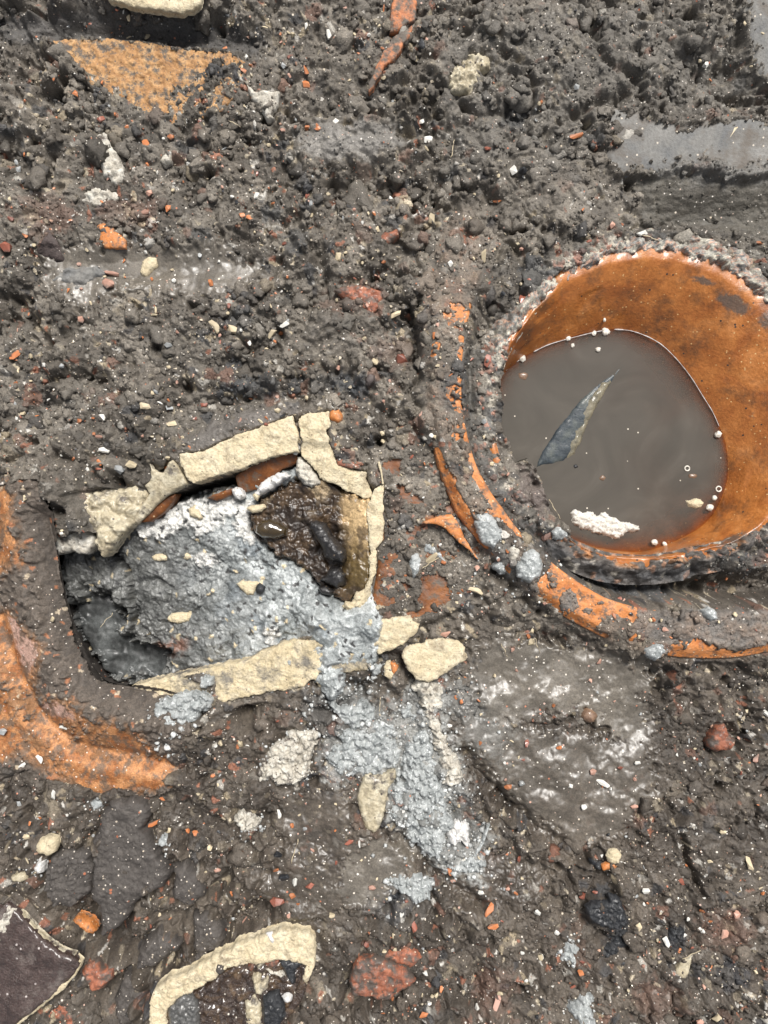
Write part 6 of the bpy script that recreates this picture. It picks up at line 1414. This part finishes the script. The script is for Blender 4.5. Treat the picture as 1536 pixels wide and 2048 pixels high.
HAND = [('orange', 150, 188, 10, 'splinter', 1.8, 45), ('red', 203, 241, 10, 'nugget', 1, 20), ('orange', 293, 290, 14, 'flake', 1, 60), ('orange', 343, 275, 8, 'nugget', 1, 0), ('orange', 612, 142, 11, 'flake', 0.8, 70), ('orange', 613, 172, 11, 'nugget', 0.9, 20), ('red', 580, 114, 8, 'flake', 1, 130), ('pink', 565, 262, 7, 'nugget', 1, 0),
        ('red', 415, 295, 9, 'splinter', 1.5, 80), ('orange', 335, 415, 11, 'splinter', 2, 100), ('pink', 290, 425, 10, 'nugget', 1, 0), ('orange', 485, 432, 8, 'nugget', 1, 0), ('orange', 500, 436, 9, 'flake', 1, 0), ('red', 14, 497, 18, 'nugget', 0.8, 10), ('orange', 30, 712, 15, 'flake', 0.8, 140), ('orange', 160, 842, 8, 'nugget', 1, 0), ('orange', 187, 836, 6, 'flake', 1, 0),
        ('orange', 336, 936, 9, 'nugget', 1, 0), ('orange', 998, 398, 19, 'flake', 0.75, 155), ('orange', 1150, 274, 18, 'flake', 0.5, 160), ('red', 1228, 255, 7, 'nugget', 1, 0), ('orange', 1520, 487, 11, 'flake', 0.6, 5), ('orange', 422, 567, 10, 'nugget', 1, 0), ('pink', 220, 570, 18, 'nugget', 0.8, 30), ('pink', 165, 640, 10, 'nugget', 1, 0), ('red', 1178, 483, 8, 'splinter', 1.4, 160),
        ('red', 1043, 600, 17, 'splinter', 1.4, 100), ('red', 974, 722, 15, 'splinter', 1.7, 95), ('red', 1092, 594, 12, 'nugget', 0.8, 150), ('orange', 978, 1820, 19, 'flake', 0.7, 110), ('orange', 985, 1853, 14, 'flake', 0.8, 160), ('red', 829, 1858, 23, 'splinter', 0.9, 75), ('orange', 900, 1743, 10, 'flake', 0.9, 60), ('red', 700, 1683, 14, 'splinter', 1.3, 150), ('orange', 848, 2027, 12, 'splinter', 1.5, 150),
        ('pink', 993, 2003, 19, 'splinter', 1.5, 110), ('red', 1193, 1785, 11, 'flake', 0.7, 0), ('red', 1163, 1790, 10, 'nugget', 1, 0), ('red', 1362, 1762, 12, 'splinter', 1.5, 60), ('orange', 1404, 1820, 7, 'nugget', 1, 0), ('pink', 1472, 1827, 11, 'nugget', 1, 0), ('pink', 1447, 1867, 15, 'flake', 0.7, 110), ('orange', 1161, 1944, 8, 'nugget', 1, 0), ('cream', 1432, 2034, 14, 'flake', 0.7, 140),
        ('pink', 1398, 2042, 11, 'nugget', 1, 0), ('cream', 1497, 1727, 22, 'splinter', 0.8, 75), ('white', 1291, 1780, 10, 'nugget', 1, 0), ('cream', 1277, 1853, 13, 'flake', 0.75, 70), ('white', 1332, 1881, 14, 'flake', 0.6, 60), ('white', 1405, 1861, 7, 'nugget', 1, 0), ('cream', 1080, 1913, 9, 'nugget', 0.9, 80), ('white', 1027, 345, 13, 'nugget', 0.85, 70), ('white', 512, 392, 12, 'flake', 0.7, 120),
        ('white', 657, 70, 15, 'flake', 0.55, 80), ('white', 612, 52, 9, 'flake', 0.6, 90), ('cream', 675, 515, 15, 'flake', 0.7, 110), ('cream', 430, 655, 18, 'flake', 0.7, 50), ('cream', 468, 660, 22, 'flake', 0.6, 10), ('cream', 545, 668, 14, 'splinter', 1.5, 130), ('white', 570, 650, 14, 'flake', 0.6, 140), ('cream', 22, 588, 22, 'splinter', 0.9, 10), ('pink', 225, 548, 20, 'splinter', 0.9, 5),
        ('white', 205, 832, 13, 'flake', 0.7, 50), ('white', 210, 901, 14, 'splinter', 1.3, 10), ('cream', 302, 785, 11, 'flake', 0.7, 10), ('cream', 290, 812, 15, 'flake', 0.7, 0), ('cream', 262, 928, 16, 'nugget', 0.8, 10), ('grey', 242, 940, 15, 'nugget', 0.8, 30), ('white', 173, 938, 8, 'flake', 1, 0), ('cream', 345, 848, 14, 'flake', 0.6, 160), ('red', 650, 830, 8, 'nugget', 1, 0),
        ('cream', 790, 630, 18, 'splinter', 0.9, 150), ('red', 800, 720, 20, 'nugget', 0.8, 40), ('cream', 968, 512, 16, 'splinter', 1.2, 90), ('cream', 863, 440, 17, 'splinter', 1.3, 90), ('white', 842, 243, 9, 'flake', 1, 0), ('white', 855, 280, 14, 'splinter', 1.6, 160), ('cream', 1465, 265, 18, 'splinter', 1.2, 130), ('white', 1284, 467, 14, 'flake', 0.6, 170), ('pink', 1222, 452, 10, 'nugget', 1, 0),
        ('cream', 860, 1118, 24, 'splinter', 0.8, 140), ('cream', 952, 1182, 20, 'flake', 0.5, 20), ('cream', 1064, 1262, 9, 'splinter', 1.6, 100), ('cream', 1278, 1273, 7, 'flake', 0.7, 90), ('cream', 1062, 1285, 13, 'splinter', 2, 80), ('pink', 890, 1267, 16, 'flake', 0.6, 170), ('orange', 1056, 1272, 7, 'nugget', 1, 0), ('red', 1053, 1486, 10, 'flake', 0.8, 110), ('orange', 1118, 1494, 7, 'nugget', 1, 0),
        ('white', 1205, 1565, 18, 'splinter', 1.0, 30), ('white', 1274, 1525, 8, 'nugget', 1, 0), ('pink', 1266, 1610, 10, 'nugget', 0.8, 0), ('red', 1240, 1535, 8, 'flake', 1, 0), ('pink', 1185, 1543, 9, 'nugget', 1, 0), ('pink', 1515, 1515, 17, 'flake', 0.6, 160), ('orange', 1016, 1572, 9, 'nugget', 1, 0), ('cream', 1445, 1663, 8, 'nugget', 1, 0), ('white', 1530, 1425, 13, 'splinter', 1.3, 40), ('orange', 584, 1650, 7, 'nugget', 1, 0),
        ('white', 558, 1628, 13, 'flake', 0.6, 80), ('white', 590, 1762, 11, 'nugget', 0.7, 100), ('black', 570, 1752, 14, 'nugget', 0.8, 0), ('black', 555, 1706, 12, 'nugget', 0.7, 20), ('orange', 552, 1740, 9, 'flake', 0.7, 140), ('red', 620, 1770, 11, 'nugget', 0.8, 0), ('red', 555, 1802, 18, 'flake', 0.8, 0), ('orange', 585, 1790, 8, 'nugget', 1, 0), ('cream', 338, 1660, 10, 'flake', 0.6, 110), ('orange', 326, 1597, 8, 'flake', 0.8, 20),
        ('orange', 310, 1645, 20, 'flake', 0.4, 150), ('orange', 376, 1660, 7, 'nugget', 1, 0), ('orange', 392, 1665, 8, 'nugget', 1, 0), ('orange', 318, 1797, 11, 'flake', 0.7, 160), ('cream', 302, 1800, 9, 'flake', 0.7, 110), ('orange', 465, 1787, 9, 'flake', 0.8, 60), ('pink', 435, 1738, 9, 'nugget', 0.8, 0), ('red', 300, 1850, 9, 'nugget', 0.8, 90), ('cream', 383, 1920, 17, 'splinter', 0.9, 95),
        ('white', 852, 1945, 8, 'nugget', 1, 0), ('white', 857, 2004, 7, 'nugget', 1, 0), ('white', 1082, 1913, 9, 'flake', 0.8, 90), ('white', 962, 1784, 8, 'nugget', 1, 0), ('cream', 1000, 1985, 8, 'nugget', 1, 0), ('white', 955, 2010, 11, 'nugget', 0.8, 0), ('cream', 790, 1898, 9, 'splinter', 1.6, 100), ('cream', 788, 1912, 8, 'flake', 0.7, 90), ('pink', 745, 1774, 10, 'nugget', 0.8, 0), ('cream', 662, 1828, 9, 'nugget', 1, 0),
        ('grey', 40, 1590 + 20, 14, 'splinter', 1.2, 90), ('white', 108, 1590, 16, 'splinter', 0.9, 95), ('cream', 55, 1672, 9, 'nugget', 1, 0), ('cream', 105, 1238, 10, 'flake', 0.7, 130), ('cream', 50, 995, 9, 'flake', 0.7, 90), ('white', 80, 1518, 12, 'flake', 0.7, 40), ('white', 45, 1530, 10, 'flake', 0.7, 140), ('white', 128, 1455, 10, 'flake', 0.7, 20), ('grey', 8, 1462, 13, 'nugget', 0.7, 0)]
for a in HAND: chip(*a)

NOGO = [P(p, 0) for p in (POT_RIM, CAVITY, WALL_A, WALL_B, WALL_C, WALL_D, WALL_E, CHIP_F, SHERD_J, SHERD_K, STICK_P, LUMP_G, WALL_H, COLLAR_OUT, TAN_BARE[0], RING_BARE[11], RING_BARE[1])] + [P(s[0], 0) for s in SPILLS] + [P(c[0], 0) for c in CLODS]
def allowed(x, y, m=-1.5):
    ok = np.ones(len(x), bool)
    for pl in NOGO: ok &= sdf(pl, np.array(x, F), np.array(y, F)) < -m
    return ok
def dens(x, y):
    return np.clip(dens0(x, y) * (0.25 + 1.5 * ss(-0.35, 0.55, fbm(x, y, 150, 3, 1201))), 0, 1)
def dens0(x, y):
    d = 0.55 + 0.45 * (x < 860) * (y < 850)
    d -= 0.33 * ((x > 880) & (y < 480)); d -= 0.42 * ((x > 1180) & (y < 480) & (y > 200))
    d -= 0.25 * ((x > 950) & (x < 1330) & (y > 1260) & (y < 1460))
    return d
want = {'orange': 125, 'red': 60, 'pink': 120, 'cream': 230, 'white': 95, 'grey': 60, 'black': 30}
for k, n in want.items():
    m = n * 5
    x = rng.uniform(6, 1530, m); y = rng.uniform(6, 2042, m)
    ok = allowed(x, y) & (rng.random(m) < dens(x, y))
    for x_, y_ in list(zip(x[ok], y[ok]))[:n]:
        r = min(10.5, 4.0 * math.exp(abs(rnd.gauss(0, 0.42))))
        chip(k, float(x_), float(y_), r, rnd.choice(['nugget', 'nugget', 'flake', 'flake', 'splinter']), rnd.uniform(0.75, 1.1), sink=rnd.uniform(0.05, 0.38))

# ------------------------------------------------------------------ soil crumbs and grit, too many to count
def scatter(name, n, rmin, rmax, sigma, shapes, colours, label, cat, lift=0.3, wetv=0.25, clump=False, soilcol=False):
    n *= 3 if clump else 1
    x = rng.uniform(-60, 1596, n * 2); y = rng.uniform(-60, 2108, n * 2)
    ok = allowed(x, y, rmin * 1.2 if clump else -1.5) & (rng.random(n * 2) < (0.7 if soilcol else 0.1) + (0.3 if soilcol else 0.9) * dens(x, y))
    j0 = np.clip(((x - cxs[0]) / step).astype(int), 0, len(cxs) - 1); i0 = np.clip(((y - cys[0]) / step).astype(int), 0, len(cys) - 1)
    if clump: ok &= (rng.random(n * 2) < ss(0.1, 0.5, fbm(x, y, 110, 3, 1301) + 0.2 * (y < 900) - 0.15 * (y > 1300)))
    ok &= (hc[i0, j0] > -80) & (liq[34:-34, 34:-34][i0, j0] < 0.4) & (sm[34:-34, 34:-34][i0, j0] * 0.9 < rng.random(n * 2))
    x, y, i0, j0 = x[ok][:n], y[ok][:n], i0[ok][:n], j0[ok][:n]
    n = len(x)
    r = np.clip(rmin * np.exp(np.abs(rng.normal(0, sigma, n))), rmin, rmax)
    z = hc[i0, j0] + r * lift
    nv = len(shapes[0][0])
    base = np.stack([s[0] for s in shapes]); fb = shapes[0][1]
    pick = rng.integers(0, len(shapes), n)
    v = base[pick] * (r[:, None, None] * rng.uniform(0.7, 1.15, (n, 1, 3)))
    a = rng.uniform(0, 6.28, n); ca, sa = np.cos(a)[:, None], np.sin(a)[:, None]
    b = rng.uniform(-0.7, 0.7, n); cb, sb = np.cos(b)[:, None], np.sin(b)[:, None]
    vx = v[:, :, 0] * cb + v[:, :, 2] * sb; vz = -v[:, :, 0] * sb + v[:, :, 2] * cb
    X2 = vx * ca - v[:, :, 1] * sa + x[:, None]; Y2 = vx * sa + v[:, :, 1] * ca + y[:, None]; Z2 = vz + z[:, None]
    V = np.stack([X2, Y2, Z2], -1).reshape(-1, 3)
    fc = (fb[None] + (np.arange(n) * nv)[:, None, None]).reshape(-1, 3)
    if soilcol: c = cc[i0, j0] * rng.uniform(0.72, 1.3, (n, 1))
    else:
        ci = rng.choice(len(colours), n, p=[q[1] for q in colours]); c = np.array([q[0] for q in colours])[ci] * rng.uniform(0.7, 1.15, (n, 1))
    c = np.repeat(c, nv, 0)
    o = make_obj(name, V, fc, SOILC if soilcol else GRIT, None, soilcol, c, np.full(len(V), wetv))
    tag(o, label, cat, kind='stuff')
def hull_shape(npts, seed, flat):
    r = random.Random(seed)
    while True:
        bm = bmesh.new()
        for i in range(npts):
            v = Vector((r.gauss(0, 1), r.gauss(0, 1), r.gauss(0, 1))).normalized()
            bm.verts.new((v.x, -v.y, v.z * flat))
        res = bmesh.ops.convex_hull(bm, input=bm.verts)
        bm.verts.index_update()
        if len(bm.faces) == 2 * npts - 4:
            bmesh.ops.recalc_face_normals(bm, faces=bm.faces)
            vv = np.array([v.co[:] for v in bm.verts]); vv[:, 1] *= -1
            ff = [[v.index for v in f.verts] for f in bm.faces]
            bm.free(); return vv, ff
        bm.free()
def shapes(npts, n, flat, seed):
    """n shapes that share one face list (displaced copies of one hull)"""
    v, f = hull_shape(npts, seed, flat)
    r = np.random.default_rng(seed)
    return [(v * r.uniform(0.66, 1.22, (len(v), 1)), np.array(f)) for _ in range(n)]
def clod_shapes(npts, n, seed):
    v, f = hull_shape(npts, seed, 0.8)
    out = []
    for k in range(n):
        w_ = np.array([q * (1 + 0.55 * mnoise.fractal((q[0] * 1.3 + k * 7, q[1] * 1.3, q[2] * 1.3), 0.7, 2.2, 4) + 0.1 * mnoise.noise((q[0] * 5, q[1] * 5 + k, q[2] * 5))) for q in v])
        out.append((w_, np.array(f)))
    return out
def mat_grit():
    m, nt, b, tc = node_base('grit')
    c = attr(nt, 'col')
    n1 = nnoise(nt, tc, 3, 2)
    v = ramp(nt, n1.outputs['Fac'], [(0.3, (0.7, 0.7, 0.7)), (0.7, (1.2, 1.2, 1.2))])
    nt.links.new(mixc(nt, 1.0, c.outputs['Color'], v.outputs[0], 'MULTIPLY'), b.inputs['Base Color'])
    b.inputs['Roughness'].default_value = 0.42
    b.inputs['Coat Weight'].default_value = 0.3
    return m
GRIT = mat_grit()
SOILC = mat_soil('soil crumb')
scatter('large_clods', 150, 14, 30, 0.4, clod_shapes(130, 8, 35), None, 'large soil clods pressed into the trench floor', 'soil', -0.4, 0.08, clump=True, soilcol=True)
scatter('soil_clods', 1500, 6, 18, 0.5, clod_shapes(72, 10, 25), None, 'knobbly soil clods heaped between the finds', 'soil', -0.15, 0.08, clump=True, soilcol=True)
scatter('soil_crumbs', 12000, 2.0, 8.5, 0.55, shapes(14, 8, 0.8, 5), None, 'loose dark soil crumbs all over the trench floor', 'soil', 0.08, 0.12, soilcol=True)
scatter('fine_crumbs', 22000, 1.1, 3.0, 0.45, shapes(6, 8, 0.85, 15), None, 'fine soil grains strewn between the larger crumbs', 'soil', 0.35, 0.2, soilcol=True)
scatter('grit', 7000, 1.2, 4.2, 0.5, shapes(7, 6, 0.7, 9), [((0.52, 0.45, 0.34), 0.42), ((0.60, 0.58, 0.53), 0.22), ((0.42, 0.17, 0.09), 0.09), ((0.45, 0.28, 0.20), 0.15), ((0.05, 0.05, 0.055), 0.12)], 'fine pale and orange grit sprinkled through the soil', 'grit', 0.35, 0.3)
def mortar_crumbs():
    pts = []
    for pl, up, m, lab in SPILLS:
        q = P(pl, 0); A = np.array(q); n = int(8 + 0.22 * np.abs(np.ptp(A[:, 0]) + np.ptp(A[:, 1])))
        for _ in range(n):
            a = rnd.randrange(len(q)); b = q[(a + 1) % len(q)]; t = rnd.random()
            pts.append((q[a][0] + (b[0] - q[a][0]) * t + rnd.gauss(0, 7), q[a][1] + (b[1] - q[a][1]) * t + rnd.gauss(0, 7)))
    for _ in range(120): pts.append((rnd.gauss(690, 60), rnd.gauss(1380, 36)))
    for _ in range(90): pts.append((rnd.gauss(880, 60), rnd.gauss(1560, 120)))
    for _ in range(60): pts.append((rnd.gauss(1030, 40), rnd.gauss(1120, 40)))
    sh = shapes(12, 8, 0.8, 21)
    V, Fc, Cc = [], [], []
    for i, (x, y) in enumerate(pts):
        z = gz(x, y, 1)
        if z < -60: continue
        r = min(8, 1.8 * math.exp(abs(rnd.gauss(0, 0.6)))); a = rnd.uniform(0, 6.28)
        v, f = sh[i % 8]
        k0 = sum(len(q) for q in V)
        V.append(np.column_stack([(v[:, 0] * math.cos(a) - v[:, 1] * math.sin(a)) * r + x, (v[:, 0] * math.sin(a) + v[:, 1] * math.cos(a)) * r + y, v[:, 2] * r + z + r * 0.4]))
        Fc.append(f + k0); Cc.append(np.tile(np.array((0.40, 0.41, 0.40)) * rnd.uniform(0.55, 1.4), (len(v), 1)))
    o = make_obj('mortar_crumbs', np.concatenate(V), np.concatenate(Fc), GRIT, None, True, np.concatenate(Cc), np.full(sum(len(q) for q in V), 0.3))
    tag(o, 'scattered small grey mortar crumbs around the spilled mortar', 'mortar', kind='stuff')
mortar_crumbs()
for i, (x, y, a, L, lab) in enumerate([(207, 1243, 130, 40, 'hair thin rootlet hanging over the pit at the open end'), (1073, 1290, 70, 34, 'thin straw fibre beside the glossy puddle'), (1008, 1300, 65, 30, 'thin straw fibre near the flat cream sherd'), (860, 1125, 150, 40, 'pale straw fibre between vessel and curved rim'), (1108, 1018, 60, 44, 'yellow straw fibre at the pot lip by the foam'), (590, 1700, 105, 50, 'pale rootlet in the mud left of the lower puddle'),
                                      (1380, 1905, 160, 40, 'fine rootlet above the tan pointed shard'), (470, 250, 30, 30, 'short rootlet below the tan sherd'), (905, 300, 100, 36, 'short rootlet in soil below the cream crusted mortar'), (1300, 480, 20, 40, 'short rootlet stuck over the pot crust'), (760, 1408, 95, 30, 'short grey fibre under the slurry tongue')]):
    r_ = random.Random(i); pts = []
    for k in range(9):
        t = k / 8 - 0.5
        px = x + math.cos(math.radians(a)) * L * t + 4 * mnoise.noise((k * 0.4, i, 0)) ; py = y + math.sin(math.radians(a)) * L * t + 4 * mnoise.noise((i, k * 0.4, 3))
        (wx0, wy0), = P([(px, py)], 0)
        pts.append((wx0, wy0, max(gz(wx0, wy0, 2), -20 if i == 0 else 0) + 5))
    for _ in range(3): pts = [pts[0]] + [(q[0], q[1], (p[2] + q[2] * 2 + n_[2]) / 4 + 0.6) for p, q, n_ in zip(pts[:-2], pts[1:-1], pts[2:])] + [pts[-1]]
    tag(tube('rootlet', pts, [0.9 if i else 0.5] * 9, CH_CREAM, n=5), lab, 'rootlet', 'rootlets and straw')
for nm_ in [o.name for o in bpy.data.objects if o.type == 'MESH' and len(o.data.polygons) == 0]: print('EMPTY MESH', nm_)
# chips that would read alike are told apart by where they lie among each other
same = {}
for o in bpy.data.objects:
    if o.parent is None and 'label' in o.keys(): same.setdefault(o['label'], []).append(o)
for lab, os_ in same.items():
    if len(os_) < 2: continue
    xs_ = [o.location.x for o in os_]; ys_ = [o.location.y for o in os_]
    horiz = max(xs_) - min(xs_) > max(ys_) - min(ys_)
    os_.sort(key=lambda o: o.location.x if horiz else -o.location.y)
    n = len(os_)
    words = {2: ('left one', 'right one') if horiz else ('upper one', 'lower one'), 3: ('leftmost', 'middle one', 'rightmost') if horiz else ('topmost', 'middle one', 'lowest')}.get(n)
    if words is None:
        words = ['leftmost' if horiz else 'topmost'] + [q + (' from the left' if horiz else ' from the top') for q in ('second', 'third', 'fourth', 'fifth', 'sixth', 'seventh', 'eighth')][:n - 2] + ['rightmost' if horiz else 'lowest']
    for o, w_ in zip(os_, words): o['label'] = f'{lab}, {w_}'
over = [o['label'] for o in bpy.data.objects if 'label' in o.keys() and len(o['label'].split()) > 16]
if over: print('LONG', over[:5])
print('CHIPS', NCHIP, 'objects', len(bpy.data.objects), 'tris', sum(len(o.data.loops) - 2 * len(o.data.polygons) for o in bpy.data.objects if o.type == 'MESH'))
